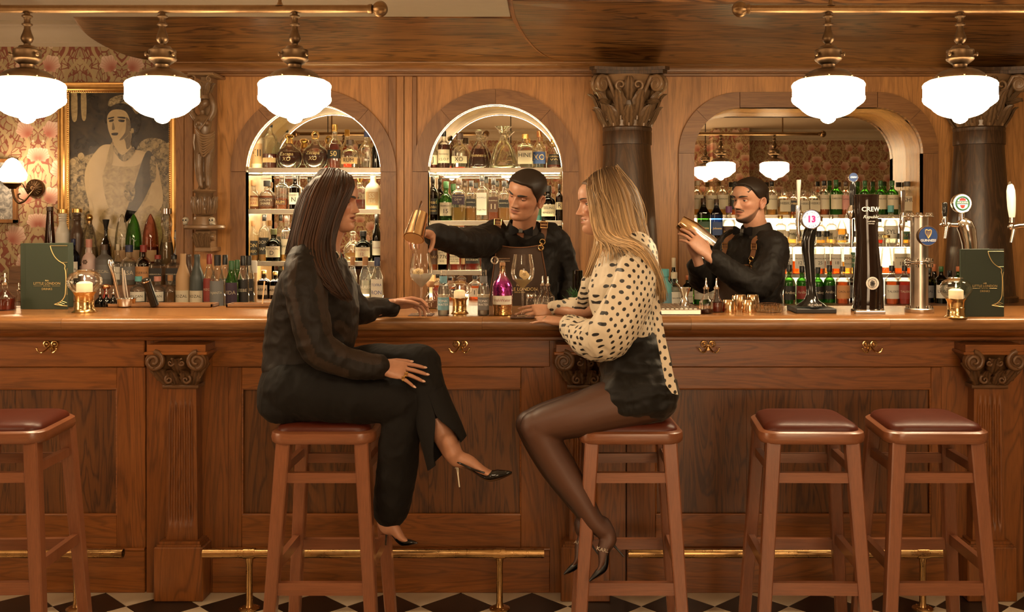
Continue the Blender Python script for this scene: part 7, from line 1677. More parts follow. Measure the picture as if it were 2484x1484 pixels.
# ---- third tier: white-labelled malts
for i, (px, n_, lb_) in enumerate(((1908, '12', 'white-labelled malt numbered twelve touching the bartender\'s sleeve'), (1937, '12', 'white-labelled malt numbered twelve, clear of the sleeve, before the black tap column'), (1964, '18', 'white-labelled malt half behind the black curved tap column'), (1986, '25', 'white-labelled malt numbered twenty-five just past the black curved tap'), (2026, '18', 'white-labelled malt numbered eighteen, alone between the taps'), (2006, '18', 'white-labelled malt numbered eighteen behind the twenty-five'))):
    bottle(lb_, px, 30, 560, d3+(.06 if i == 5 else 0), z3, 'shoulder', 'g_clear', 'l_amber', .5, 'c_black' if i % 2 else 'c_cream', 'p_white', T(('', .3), ('MACALLAN', 1.0), (n_, 1.0), ('', .4)), band=(.12,.46))
for px, wv_, yt, kd, g_, lq, cp, pp, tx, lb_ in ((2054, 24, 566, 'shoulder', 'g_clear', 'l_gold', 'c_silver', 'p_cream', 'DUN', 'cream-labelled malt at the shoulder of the dark tap column'), (2076, 30, 560, 'std', 'g_clear', 'l_pale', 'c_black', 'p_green', 'GLEN', 'green-labelled malt half hidden by the dark tap column'), (2150, 34, 570, 'obelisk', 'g_clear', 'l_amber', 'c_gold', None, '', 'pear-shaped clear flask between the tap columns'), (2182, 32, 566, 'std', 'g_clear', 'l_amber', 'c_black', 'p_cream', 'BOWMORE', 'cream-labelled malt numbered eighteen beside the steel column'), (2208, 26, 566, 'std', 'g_clear', 'l_amber', 'c_black', 'p_cream', 'BOWMORE', 'cream-labelled malt mostly behind the steel column')):
    bottle(lb_, px, wv_, yt, d3, z3, kd, g_, lq, .5 if kd != 'obelisk' else .15, cp, pp, T((tx, 1), ('18' if 'BOW' in tx else 'MORAY', .8)) if pp else (), 'print_black' if pp != 'p_green' else 'p_cream')
# ---- counter row in front of the wide niche
row4 = [(1613, 44, 652, 'jug', 'c_turq', None, 'c_turq', 'p_sky', '', 'turquoise bottle behind the blonde woman\'s hair', 5.9), (1635, 36, 660, 'squat', 'g_clear', 'l_clear', 'c_cream', 'p_white', 'THE BALVENIE', 'clear round bottle with cream label behind the jigger', 5.75), (1634, 20, 625, 'slim', 'g_dkgreen', 'l_dkgreen', 'c_cream', None, '', 'slim dark bottle standing against the column foot', 6.2), (1618, 22, 655, 'std', 'g_smoke', 'l_dark', 'c_cream', None, '', 'small dark bottle near the column foot', 6.05), (1668, 26, 668, 'std', 'g_dkgreen', 'l_dkgreen', 'c_orange', 'p_white', 'TOBERMORY', 'dark green bottle with orange foil beside the jigger', 6.1),
        (1700, 36, 650, 'std', 'g_green', 'l_green', 'c_green', 'p_white', 'LAPHROAIG', 'green bottle with white label below the bartender\'s forearm', 6.3), (1732, 34, 652, 'std', 'g_green', 'l_green', 'c_green', 'p_white', 'LAPHROAIG', 'green bottle with white label next to the bitters bottles', 6.3),
        (1893, 30, 646, 'squat', 'g_green', 'l_green', 'c_black', 'p_black', 'Ardbeg', 'green malt with black label touching the bearded bartender\'s side', d4), (1914, 31, 642, 'squat', 'g_green', 'l_green', 'c_black', 'p_black', 'Ardbeg', 'green malt with curling silver label', d4-.08), (1945, 30, 645, 'squat', 'g_green', 'l_green', 'c_black', 'p_red', 'Ardbeg', 'green malt with dark red label by the black tap foot', d4), (1984, 28, 648, 'squat', 'g_green', 'l_green', 'c_black', 'p_black', 'Ardbeg', 'green malt with black label right behind the black tap column', d4), (2012, 30, 643, 'squat', 'g_green', 'l_green', 'c_black', 'p_black', 'Ardbeg', 'green malt with black label past the black tap column', d4),
        (2044, 34, 646, 'std', 'g_clear', 'l_amber', 'c_bronze', 'p_orange', 'CAOL ILA', 'amber malt with pale orange label between the taps', d4-.08), (2074, 30, 648, 'std', 'g_smoke', 'l_dark', 'c_black', 'p_grey', 'CAOL', 'dark malt with grey label behind the dark tap column', d4), (2163, 34, 644, 'std', 'g_clear', 'l_amber', 'c_black', 'p_white', 'TALISKER', 'amber malt with white map label', d4-.1), (2194, 34, 644, 'std', 'g_clear', 'l_red', 'c_black', 'p_red', 'TALISKER', 'red amber malt with dark red label', d4-.1), (2226, 26, 650, 'std', 'g_clear', 'l_gold', 'c_grey', 'p_cream', 'OBAN', 'malt bottle mostly behind the steel tap column', d4),
        (2254, 24, 650, 'std', 'g_olive', 'l_dkgreen', 'c_slate', 'p_grey', 'MALT', 'dark olive bottle just past the steel column', d4), (2266, 22, 640, 'slim', 'g_smoke', 'l_dark', 'c_orange', None, '', 'slim dark bottle with orange seal past the steel column', d4+.15), (2283, 30, 646, 'std', 'g_olive', 'l_green', 'c_green', 'p_white', 'LAGG', 'green bottle with white label behind the candle globe', d4-.05), (2304, 26, 656, 'std', 'g_smoke', 'l_dark', 'c_black', 'p_cream', 'JURA', 'dark bottle behind the candle globe by the column', d4), (2324, 26, 646, 'std', 'g_green', 'l_green', 'c_orange', 'p_green', 'KIL', 'green bottle with orange cap beside the standing menu', d4)]
for px, wv_, yt, kd, g_, lq, cp, pp, tx, lb_, dd_ in row4:
    bottle(lb_, px, wv_, yt, dd_ if dd_ > 6.0 else 6.02, ZC, kd, g_, lq, .6, cp, pp, T(tx) if tx else (), 'p_cream' if pp in ('p_black', 'p_red', 'p_green') else 'print_black', band=(.10,.46) if kd == 'squat' else None)
# ---- stepped riser and bottles at the far end
rs = thing('bottle_riser', 'low wooden riser under the tequila bottles below the portrait', 'riser')
ZR1, ZR2 = 1.20, 1.09; rx0, rx1 = XX(60, 6.9), XX(470, 6.9)
MB().box((rx0, 2.60, ZC), (rx1, 2.895, ZR1), bev=.004).build('step', 'tray_wood', rs, smooth=False); MB().box((rx0, 2.36, ZC), (rx1, 2.60, ZR2), bev=.004).build('step', 'tray_wood', rs, smooth=False)
dL, dM, dF = 6.84, 6.57, 6.28
def metal_rings(t, r, h, ra):
    m = MB()
    for k in range(2): m.lathe([(r*.96, .04*h+k*.03*h), (r*1.03, .045*h+k*.03*h), (r*.96, .05*h+k*.03*h)], 20)
    m.build('band', 'c_silver', t)
back = [(121, 30, 501, 'obelisk', 'g_brown', 'l_amber', 'c_bronze', None, '', 'tall slender brown tequila bottle behind the menu', None), (152, 32, 507, 'ceram', 'c_white', None, 'c_gold', 'c_white', 'VOLCAN', 'white ceramic tequila bottle with gold stopper', None), (187, 30, 506, 'ceram', 'c_bronze', None, 'c_gold', None, '', 'black glossy tequila bottle with gold stopper', None), (217, 44, 519, 'cone', 'g_clear', 'l_pale', 'c_gold', None, '', 'clear conical bottle with gold ball stopper', 'ball'),
        (257, 26, 548, 'tall', 'g_smoke', 'l_dark', 'c_black', None, '', 'dark bottle with a tall black pourer cone', 'pour'), (296, 34, 518, 'bullet', 'g_clear', 'l_pale', 'c_gold', 'p_tan', '', 'pointed clear bullet-shaped bottle', None), (324, 38, 518, 'bullet', 'g_green', 'l_green', 'c_gold', 'p_tan', '', 'pointed green bullet-shaped bottle', None), (365, 38, 518, 'bullet', 'g_pink', 'l_pink', 'c_gold', 'p_tan', '', 'pointed pink bullet-shaped bottle', None), (404, 34, 505, 'hour', 'g_clear', 'l_pale', 'c_silver', None, '', 'clear hourglass-shaped bottle with silver dome stopper', None), (438, 30, 505, 'clase', 'c_white', None, 'c_silver', None, '', 'white hand-painted bottle with blue flowers and silver dome', None)]
for px, wv_, yt, kd, g_, lq, cp, pp, tx, lb_, stp in back:
    b_ = bottle(lb_, px, wv_, yt, dL, ZR1, kd, g_, lq, .42, cp, pp, T(tx) if tx else (), 'print_black', stop=stp)
    if kd == 'clase':
        m = MB(); r = wv_/2/F*dL; h = ZZ(yt, dL)-ZR1
        for zf, rr, nn in ((.14, 1.0, 9), (.20, 1.0, 11), (.48, .94, 9), (.60, .84, 8), (.70, .66, 7)):
            for k in range(nn): a = -PI/2+(k-nn/2+.5)*.34; m.sphere((rr*r*math.cos(a), rr*r*math.sin(a), zf*h+.003*math.sin(k*2)), (.0035, .0035, .0045), 6, 5)
        m.lathe([(r*.52, .74*h), (r*.45, .80*h), (r*.43, .88*h)], 16); m.build('painted_flowers', 'ink_blue', b_)
mid = [(178, 28, 579, 'std', 'g_blue', 'l_black', 'c_navy', 'p_white', 'AMOR', 'dark blue tequila bottle behind the menu edge'), (216, 34, 580, 'squat', 'c_pinkw', None, 'c_blush', None, '', 'pinkish white ceramic bottle with raised flower'), (253, 40, 593, 'std', 'c_grey', None, 'c_bronze', 'p_grey', 'MEZCAL', 'charcoal ceramic bottle with pale printed label'), (286, 22, 592, 'tall', 'g_clear', 'l_clear', 'c_cream', 'p_white', 'BLANCO', 'slim clear bottle with cork behind the muddler'), (313, 40, 594, 'squat', 'g_clear', 'l_clear', 'c_navy', 'p_grey', 'CASA', 'clear bottle with hexagonal label and navy cap'), (348, 36, 594, 'squat', 'g_brown', 'l_dark', 'c_red', 'p_orange', 'RESERVA', 'dark amber bottle with red cap and bronze label'), (383, 36, 618, 'square', 'g_clear', 'l_gold', 'c_red', 'p_black', 'HERRADURA', 'square tequila bottle with red cap'), (422, 34, 618, 'square', 'g_clear', 'l_clear', 'c_black', 'p_black', 'HERRADURA', 'square tequila bottle with black cap')]
for px, wv_, yt, kd, g_, lq, cp, pp, tx, lb_ in mid:
    b_ = bottle(lb_, px, wv_, yt, dM, ZR2, kd, g_, lq, .55, cp, pp, T(tx) if tx else (), 'print_black' if pp in ('p_white', 'p_orange') else 'p_cream')
    if px == 216:
        m = MB(); r = wv_/2/F*dM; h = ZZ(yt, dM)-ZR2
        for k in range(6): a = k*PI/3; m.sphere((.011*math.cos(a)-.006, -r*.98, .50*h+.011*math.sin(a)), (.0055, .003, .0055), 8, 6)
        m.sphere((-.006, -r, .50*h), .004, 8, 6); m.build('raised_flower', 'c_bronze', b_)
fr_ = [(336, 38, 670, 'squat', 'g_clear', 'l_clear', 'c_turq', 'p_white', 'VOLCAN', 'short round tequila bottle with turquoise cap', dF), (382, 38, 670, 'squat', 'g_clear', 'l_clear', 'c_blush', 'p_white', 'VOLCAN', 'short round tequila bottle with pink cap', dF), (413, 28, 667, 'jug', 'g_clear', 'l_gold', 'c_wood', None, '', 'small round bottle with embossed sun, beside the tan bottle', dF), (444, 34, 615, 'bozal', 'c_tan', None, 'c_tan', 'p_cream', 'BOZAL', 'tan ceramic mezcal bottle', dF), (458, 30, 617, 'bozal', 'c_bronze', None, 'c_bronze', 'p_cream', 'BOZAL', 'brown ceramic mezcal bottle between the tan and grey ones', dF+.11), (478, 34, 617, 'bozal', 'c_slate', None, 'c_slate', 'p_cream', 'BOZAL', 'slate grey ceramic mezcal bottle', dF), (508, 28, 616, 'slim', 'g_clear', 'l_clear', 'c_red', 'p_red', 'MEZCAL', 'clear mezcal bottle with red and blue label', dF), (528, 36, 618, 'slim', 'g_clear', 'l_gold', 'c_black', 'p_grey', 'PAJANTA', 'clear bottle with grey monkey label standing foremost', dF-.30), (546, 28, 618, 'slim', 'g_clear', 'l_clear', 'c_black', 'p_grey', 'ESPADIN', 'clear bottle half behind the green bottle', dF+.05), (562, 32, 632, 'slim', 'g_green', 'l_green', 'c_green', 'p_purple', 'VIDA', 'green mezcal bottle with purple label', dF-.12), (576, 26, 630, 'slim', 'g_green', 'l_green', 'c_green', 'p_green', 'VIDA', 'green mezcal bottle behind the purple-labelled one', dF+.05), (590, 28, 620, 'slim', 'g_clear', 'l_pale', 'c_black', 'p_black', 'BEEBE', 'clear bottle with black label and coloured bird', dF-.05), (604, 26, 620, 'slim', 'g_clear', 'l_pale', 'c_black', 'p_black', 'BEEBE', 'clear bottle with black label nearest the first arch', dF+.05)]
for px, wv_, yt, kd, g_, lq, cp, pp, tx, lb_, dd_ in fr_:
    bottle(lb_, px, wv_, yt, dd_, ZC, kd, g_, lq, .45, cp, pp, T(tx) if tx else (), 'print_black' if pp in ('p_white', 'p_cream') else 'p_cream', band=(.06,.52) if kd == 'slim' else None)
tb = thing('gift_tube', 'pale cardboard bottle tube beside the first arch', 'tube', (XX(614, 6.4), CAMY+6.4, ZC))
MB().lathe([(.024, 0), (.025, .002), (.025, .24)], 24).build('tube', 'p_tan', tb); MB().lathe([(.0258, .19), (.0258, .262), (.023, .266), (0, .266)], 24).build('lid', 'p_white', tb)
# ------------------------------------------------------------------ things on the bar
def dbar(py): return (H-ZB)*F/(py-CY)
plain('menu_green', (.018,.028,.013), .55); plain('candle_wax', (.78,.64,.42), .5); plain('paper_white', (.7,.65,.55), .6)
t = MATS['candle_wax'].node_tree.nodes['Principled BSDF']; t.inputs['Emission Color'].default_value = (1,.62,.28,1); t.inputs['Emission Strength'].default_value = .35
def menu(lab, x0p, x1p, ytp, ybp, open_a):
    d = dbar(ybp); w_ = (x1p-x0p)/F*d; h = (ybp-ytp)/F*d; t = thing('drinks_menu', lab, 'menu', (XX(x0p, d), CAMY+d, ZB))
    MB().box((0, 0, 0), (w_, .0035, h), bev=.0012).build('front_cover', 'menu_green', t, smooth=False)
    m = MB().box((0, 0, 0), (w_, .0035, h), bev=.0012); m.xf(Matrix.Translation((0, .006, 0)) @ Matrix.Rotation(open_a, 4, 'Z')); m.build('back_cover', 'menu_green', t, smooth=False)
    m = MB().tube([(-.001, .004, .001), (-.001, .004, h-.001)], .0048, 10); m.box((.016, -.0006, .002), (.018, .0006, h-.002)); m.build('spine', 'menu_green', t)
    q = MB(); k = w_/113; fn = lambda x, y: (x, -.0009, y); Y = lambda py: h-(py-ytp_)*k; X = lambda px: (px-52)*k; ytp_ = 590
    put_text(q, 'LITTLE LONDON', 8.6*k, lambda x, y: fn(X(114)+x, Y(687.5)+y), bold=.004); put_text(q, 'BAR & GRILL', 3.2*k, lambda x, y: fn(X(114)+x, Y(693.5)+y)); put_text(q, 'DRINKS', 7.4*k, lambda x, y: fn(X(114)+x, Y(701)+y), bold=.0)
    for a, b in ((82, 102), (126, 146)): q.tube([fn(X(a), Y(693.5)), fn(X(b), Y(693.5))], .25*k, 4)
    for s in (-1, 0, 1): q.tube([fn(X(114)-1.5*k+s*2.5*k, Y(682)), fn(X(114)+s*3.4*k, Y(678-abs(s)*-1)), fn(X(114)+1.5*k+s*2.5*k, Y(682))], .45*k, 4)
    g = [(122, 596), (124, 604), (128, 614), (134, 624), (142, 632), (150, 637), (155, 640), (158, 645), (157, 651), (159, 658), (160, 680), (159, 705), (158, 715), (154, 724), (146, 732), (132, 738)]
    q.tube([fn(X(a), Y(b)) for a, b in catmull(g, 4)], .95*k, 5, flat=.4); q.tube([fn(X(122), Y(596)), fn(X(163.5), Y(596))], .55*k, 4); q.tube([fn(X(132), Y(738)), fn(X(150), Y(741)), fn(X(163.5), Y(742))], 1.0*k, 4)
    q.tube([fn(X(148), Y(637)), fn(X(163.5), Y(636))], .5*k, 4); q.tube([fn(X(163.5), Y(650)), fn(X(161), Y(665)), fn(X(163), Y(715))], .5*k, 4)
    for a, b in ((140, 736), (145, 733), (150, 730)): q.tube([fn(X(a), Y(b)), fn(X(a+12), Y(b+4))], .5*k, 4)
    q.build('print', 'print_gold', t, smooth=False, fix=False); return t
menu('standing green drinks menu under the first pendant, beside a candle globe', 52, 165, 590, 750, .55)
menu('standing green drinks menu at the end of the bar past the beer taps', 2332, 2436, 604, 768, .5)
def candle(lab, px, py, wb, lit):
    d = dbar(py); k = wb/62/F*d*1.0; t = thing('candle_lamp', lab, 'candle', (XX(px, d), CAMY+d, ZB)); s = k
    MB().lathe([(27*s, 0), (28*s, 1.2*s), (26*s, 2.5*s), (23*s, 5*s), (21.5*s, 9*s), (22*s, 12*s), (21*s, 14*s), (21.5*s, 26*s), (20.5*s, 27*s), (21*s, 38*s), (23.5*s, 44*s), (26*s, 47*s), (26*s, 48.5*s), (18*s, 48*s)], 36).build('base', 'bright_brass', t)
    MB().lathe([(17.5*s, 40*s), (17.8*s, 68*s), (15*s, 70*s), (11*s, 72*s), (0, 73*s)], 28).build('candle', 'candle_wax', t)
    m = MB(); m.lathe([(.5*s, 72*s), (.5*s, 76*s), (.1*s, 77*s)], 8); m.build('wick', 'c_black', t)
    if lit: MB().lathe([(.3*s, 74*s), (1.9*s, 77.5*s), (1.7*s, 80*s), (.7*s, 84*s), (.05*s, 87*s)], 12).build('flame', 'flame', t)
    MB().lathe([(25*s, 48*s), (27*s, 50*s), (33*s, 56*s), (38.5*s, 66*s), (39.5*s, 72*s), (38*s, 80*s), (33*s, 89*s), (26*s, 94*s), (20*s, 96*s), (17*s, 97.5*s), (18*s, 99*s), (21*s, 100*s)], 40, cap=False).build('glass_globe', 'thin_glass', t, angle=70, fix=False)
candle('brass candle lamp with glass globe beside the green menu', 205, 757, 64, True)
candle('brass candle lamp with glass globe between the tonic bottles', 1115, 760, 49, True)
candle('brass candle lamp with glass globe next to the menu at the taps end', 2319, 770, 60, True)
# wine glasses on coasters
liquid('l_milky', (.92,.86,.74), .95, .6); liquid('l_cider', (.92,.76,.46), .8, .4)
def apple(M, parent, name='apple_slice'):
    m = MB(); n = 28; rows = []
    for rr, z in ((.1, .0012), (.5, .0018), (.9, .0014), (1.0, 0), (.9, -.0014), (.5, -.0012), (.1, -.001)): rows.append([(rr*(.020+.0022*math.cos(2*a)+.0015*math.sin(5*a))*math.cos(a), rr*(.020+.0022*math.cos(2*a)+.0015*math.sin(5*a))*math.sin(a), z+.003*rr*math.sin(2*a+1)) for a in np.linspace(0, 2*PI, n, endpoint=False)])
    m.rings(rows); m.xf(M); o = m.build(name, 'apple_dry', parent)
    m = MB()
    for k in range(5): a = k*2*PI/5; m.tube([(.002*math.cos(a), .002*math.sin(a), .002), (.007*math.cos(a), .007*math.sin(a), .0024)], [.0008, .0012], 5)
    m.xf(M); m.build('core', 'p_brown', o)
tt = NT('apple_dry'); n_ = tt.noise(tt.coords(), 60, 3); tt.set(**{'Base Color': tt.mix(n_, (.50,.32,.12), (.72,.55,.30)), 'Roughness': .6})
plain('coaster_dark', (.05,.022,.012), .6)
def wine(lab, clab, px, yrim, wpx, ybowl, py, liq, fillpy, Ms):
    d = dbar(py); k = d/F; r = wpx/2*k; x, y = XX(px, d), CAMY+d; c = thing('coaster', clab, 'coaster', (x, y, ZB), 0)
    MB().box((-.048, -.048, 0), (.048, .048, .003), bev=.001).build('board', 'coaster_dark', c, smooth=False); MB().box((-.046, -.046, .003), (.046, .046, .0034)).build('face', 'p_brown', c, smooth=False)
    zb = ZB+.0036; hb = ZZ(yrim, d)-zb; zl = ZZ(ybowl, d)-zb; t = thing('wine_glass', lab, 'wine glass', (x, y, zb))
    bowl = [(.0045, zl-.004), (.010, zl), (.5*r, zl+.10*(hb-zl)), (.86*r, zl+.24*(hb-zl)), (1.0*r, zl+.42*(hb-zl)), (.98*r, zl+.6*(hb-zl)), (.86*r, zl+.85*(hb-zl)), (.79*r, hb)]
    bc = catmull(bowl, 4); MB().lathe(bc, 40, cap=False).build('bowl', 'thin_glass', t, angle=80, fix=False)
    MB().lathe([(.035, 0), (.0355, .001), (.030, .0025), (.010, .006), (.005, .014), (.0036, .03), (.0034, zl-.02), (.005, zl-.004)], 28).build('stem', 'thin_glass', t, angle=80)
    zf = ZZ(fillpy, d)-zb; dr = [(a*.95, b) for a, b in bc if b <= zf]; MB().lathe([(.0, zl+.002)]+dr[1:], 36).build('drink', liq, t, angle=60)
    for M_ in Ms: apple(Matrix.Translation((0,0,zf-.0)) @ M_, t)
wine('wine glass of milky cocktail being filled, by the dark-haired woman\'s hand', 'dark coaster under the milky cocktail', 1022, 615, 55, 693, 764, 'l_milky', 662, [Matrix.Translation((-.010, -.020, .004)) @ Matrix.Rotation(1.25, 4, 'X')])
wine('wine glass of golden cocktail by the blonde woman\'s hand', 'dark coaster under the golden cocktail', 1268, 617, 56, 696, 769, 'l_cider', 674, [Matrix.Translation((.006, -.012, .014)) @ Matrix.Rotation(.6, 4, 'Y') @ Matrix.Rotation(1.1, 4, 'X')])
def simple_lathe(name, lab, cat, px, py, parts, z=ZB, d=None, k=None):
    'parts: (part name, [(radius px, height px)], material, segments)'
    d = d or dbar(py); k = d/F; t = thing(name, lab, cat, (XX(px, d), CAMY+d, z))
    for nm, pr, mt, sg in parts: MB().lathe([(a*k, b*k) for a, b in pr], sg).build(nm, mt, t, angle=55)
    return t, k
def band_text(t, R, z0, z1, lines, paper, ink, A=1.2, k=1.0):
    m = MB(); m.rings([[(R*math.sin(a), -R*math.cos(a), z) for a in np.linspace(-A, A, 15)] for z in np.linspace(z0, z1, 4)], closed=False); lb = m.build('label', paper, t, fix=False); q = MB(); zc = z1
    tot = sum(s for _, s in lines)
    for tx, s in lines:
        th = (z1-z0)*s/tot; zc -= th/2
        if tx:
            v, f = text_mesh(tx, 1.0); wd = max(a for a, b in v)-min(a for a, b in v); sz = min(th*1.0, 2.0*R*A*.80/wd); q.add([((R+.0005)*math.sin(a*sz/R), -(R+.0005)*math.cos(a*sz/R), zc+b*sz) for a, b in v], f)
        zc -= th/2
    q.build('lettering', ink, lb, smooth=False, fix=False)
for px, lb_, pp, ink in ((1076, 'small tonic bottle with blue label beside the milky cocktail', 'p_sky', 'print_white'), (1173, 'small tonic bottle with grey label beside the purple bottle', 'p_grey', 'print_white')):
    t, k = simple_lathe('tonic_bottle', lb_, 'bottle', px, 765, [('glass', [(13, 0), (14.3, 1), (14.3, 58), (13.5, 66), (10.5, 75), (8.5, 84), (7.6, 96), (7, 104), (7.6, 105), (7.6, 110), (6.4, 111)], 'thin_glass', 28), ('drink', [(12.4, 2), (13.4, 3), (13.4, 56), (12.6, 64), (9.8, 73)], 'l_clear', 24)])
    band_text(t, 14.6*k, 14*k, 52*k, (('FEVER-TREE', .9), ('', 3.1)), 'p_cream', 'print_black')
    band_text(t, 14.7*k, 14*k, 45*k, (('', .5), ('TONIC', .9), ('WATER', .9), ('', .9)), pp, ink)
    band_text(t, 8.9*k, 78*k, 96*k, (('', 1),), pp, ink, 1.5)
t = NT('iridescent'); g_ = t.n('ShaderNodeSeparateXYZ'); t.l(t.coords(), g_.inputs[0]); cr = t.ramp(t.math('DIVIDE', g_.outputs[2], .22), [(.0, (.62,.36,.12)), (.28, (.60,.30,.16)), (.40, (.36,.04,.22)), (.62, (.42,.05,.32)), (.74, (.50,.20,.24)), (.85, (.62,.42,.22))]); v_ = t.n('ShaderNodeTexVoronoi'); v_.inputs['Scale'].default_value = 110; t.l(t.coords(), v_.inputs['Vector'])
t.set(**{'Base Color': cr, 'Metallic': .9, 'Roughness': .16}); t.bump(v_.outputs[0], .35, .002)
t, k = simple_lathe('purple_bottle', 'iridescent purple and gold bottle with glass pipe stopper and white band', 'bottle', 1219, 764, [('body', [(20, 0), (23.5, 2), (22.5, 12), (24, 26), (24, 48), (24, 66), (23, 74), (18, 84), (12, 92), (8, 100), (7, 108), (7, 119), (7.6, 120)], 'iridescent', 36), ('cork', [(6.4, 118), (6.8, 120), (7, 127), (6.2, 128)], 'c_wood', 16)])
band_text(t, 24.6*k, 27*k, 48*k, (('', .1), ('IrishWater', 1), ('', .1)), 'p_white', 'p_red', 1.15)
m = MB(); m.tube([(0, 0, 126*k), (0, 0, 132*k)], 4*k, 10); m.tube([(-10*k, 0, 134*k), (18*k, 0, 134*k)], 4.2*k, 12); m.sphere((-19*k, 0, 133*k), 10*k, 18, 12); m.build('glass_pipe', 'thin_glass', t)
t, k = simple_lathe('leather_label_bottle', 'round clear bottle with brown leather label behind the milky cocktail', 'bottle', 1044, 748, [('glass', [(16, 0), (18, 2), (18, 20), (17, 28), (12, 36), (8, 42), (7.5, 54), (8.5, 56)], 'thin_glass', 28), ('cork', [(7, 52), (9, 56), (9.5, 64), (8.5, 66)], 'c_wood', 18), ('drink', [(15, 2), (16.5, 3), (16.5, 16)], 'l_pale', 24)])
band_text(t, 18.4*k, 3*k, 19*k, (('TT', 1),), 'strap_leather', 'p_cream', 1.2)
def dasher(lab, px, py, h, w_, fill, liq='l_red', glass='thin_glass', d=None, z=ZB):
    s = h/70; t, k = simple_lathe('dasher_bottle', lab, 'bottle', px, py, [('spout', [(6*s, 48*s), (6.5*s, 51*s), (4*s, 53*s), (2*s, 56*s), (1.6*s, 68*s), (1.2*s, 70*s)], 'chrome', 14)], z, d)
    m = MB(); rg = []; seg = 40
    for a, b in ((w_*.5, 0), (w_*.5+.4, 1*s), (w_*.5, 20*s), (w_*.46, 24*s), (w_*.30, 31*s), (5*s, 37*s), (4.6*s, 47*s), (5.6*s, 48*s), (5.6*s, 50*s)):
        am = .05 if b < 28*s else 0; rg.append([(a*k*(1+am*math.cos(10*2*PI*j/seg))*math.cos(2*PI*j/seg), a*k*(1+am*math.cos(10*2*PI*j/seg))*math.sin(2*PI*j/seg), b*k) for j in range(seg)])
    m.rings(rg); m.build('glass', glass, t, angle=60)
    if fill: MB().lathe([(w_*.44*k, 1.5*s*k), (w_*.45*k, 2*s*k), (w_*.45*k, fill*s*k)], 24).build('drink', liq, t)
    return t
dasher('cut-glass dasher of red bitters at the very end of the bar', 12, 752, 90, 46, 22, 'l_red')
dasher('small clear dasher half hidden behind the green menu', 46, 746, 60, 22, 0)
for px, lb_ in ((243, 'small dark dasher bottle nearest the candle globe'), (258, 'small dark dasher bottle in the middle of three'), (275, 'small dark dasher bottle nearest the steel tin')): dasher(lb_, px, 744, 44, 24, 14, 'l_black', 'g_smoke')
dasher('clear dasher bottle with spout behind the golden cocktail', 1316, 741, 74, 28, 0, d=4.50); dasher('clear dasher bottle with spout nearest the bartender\'s forearm', 1329, 744, 74, 32, 0)
dasher('dasher bottle with spout and dark bitters beside the jigger', 1713, 760, 86, 32, 8, 'l_dark'); dasher('dasher bottle with spout and red bitters beside the gold cups', 1738, 757, 82, 28, 20, 'l_red')
t, k = simple_lathe('spice_jar', 'small glass jar with steel bands behind the golden cocktail', 'jar', 1288, 742, [('jar', [(11, 0), (12, 1), (12, 30), (11, 31)], 'thin_glass', 24), ('bands', [(12.3, 20), (12.6, 21), (12.6, 27), (12.3, 28)], 'chrome', 24)])
t, k = simple_lathe('shaker_cap', 'ridged bullet-shaped glass cap beside the jar', 'cap', 1302, 743, [('cap', [(6, 0), (6.4, 1), (6.4, 28), (5.6, 29), (6, 33), (5, 40), (2, 45), (0, 46)], 'thin_glass', 20)])
# wooden trays and tools at the back of the bar
for x0p, x1p, lb_ in ((258, 515, 'shallow wooden tray let into the bar near the ceramic bottles'), (548, 662, 'shallow wooden tray let into the bar behind the dark-haired woman')):
    d0, d1_ = dbar(746), 4.53; t = thing('bar_tray', lb_, 'tray'); a, b = XX(x0p, d0), XX(x1p, d0); y0, y1 = CAMY+d0, CAMY+d1_
    MB().box((a, y0, ZB), (b, y1, ZB+.004)).build('bottom', 'bar_oak_h', t, smooth=False)
    for p, q in (((a, y0), (b, y0+.008)), ((a, y1-.008), (b, y1)), ((a, y0), (a+.008, y1)), ((b-.008, y0), (b, y1))): MB().box((p[0], p[1], ZB), (q[0], q[1], ZB+.016), bev=.001).build('rim', 'tray_wood', t, smooth=False)
t, k = simple_lathe('tool_tin', 'low steel tin holding bar tools behind the first candle', 'tin', 306, 744, [('tin', [(18, 0), (20, 1), (22.5, 18), (23.2, 19), (22, 19), (19, 3), (0, 3)], 'chrome', 32)], ZB+.004, 4.46)
def leaning(name, lab, cat, pts, rad, mat, seg=14, flat=1.0):
    o = MB().tube([P(*p) for p in pts], rad, seg, flat=flat).build(name, mat); return tag(o, lab, cat)
leaning('muddler', 'chrome muddler leaning in the steel tin', 'muddler', [(292, 738, 4.46), (283, 700, 4.45), (275, 665, 4.44), (268, 640, 4.43), (267, 630, 4.43)], [.006, .0065, .009, .0135, .010], 'chrome')
leaning('tongs', 'steel serving tongs standing in the steel tin', 'tongs', [(306, 738, 4.47), (300, 700, 4.46), (296, 650, 4.46)], [.003, .005, .004], 'brushed_steel', 8, .4); leaning('bar_tweezers', 'thin steel tweezers standing in the steel tin beside the tongs', 'tweezers', [(312, 738, 4.48), (306, 700, 4.48), (301, 655, 4.48)], [.003, .0045, .003], 'brushed_steel', 8, .4)
f_ = thing('bar_torch', 'black cylindrical bar torch leaning in the wooden tray', 'torch'); a, b = P(376, 741, 4.44), P(353, 676, 4.40); MB().tube([a, a.lerp(b, .02), a.lerp(b, .98), b], [.016, .0185, .0185, .016], 20).build('body', 'black_gloss', f_); MB().tube([a.lerp(b, .90), a.lerp(b, .94)], .0195, 20).sphere(a.lerp(b, .86)+Vector((-.004,-.018,0)), .004, 10, 8).build('fittings', 'chrome', f_)
t, k = simple_lathe('copper_knob_bottle', 'small dark bottle with copper knob stopper behind the torch', 'bottle', 257, 744, [('knob', [(4, 40), (9, 44), (11, 48), (9, 52), (3, 54)], 'c_copper', 20), ('neck', [(5, 0), (7, 1), (7, 26), (4, 32), (4, 41)], 'c_red', 18)], ZB, 4.50)
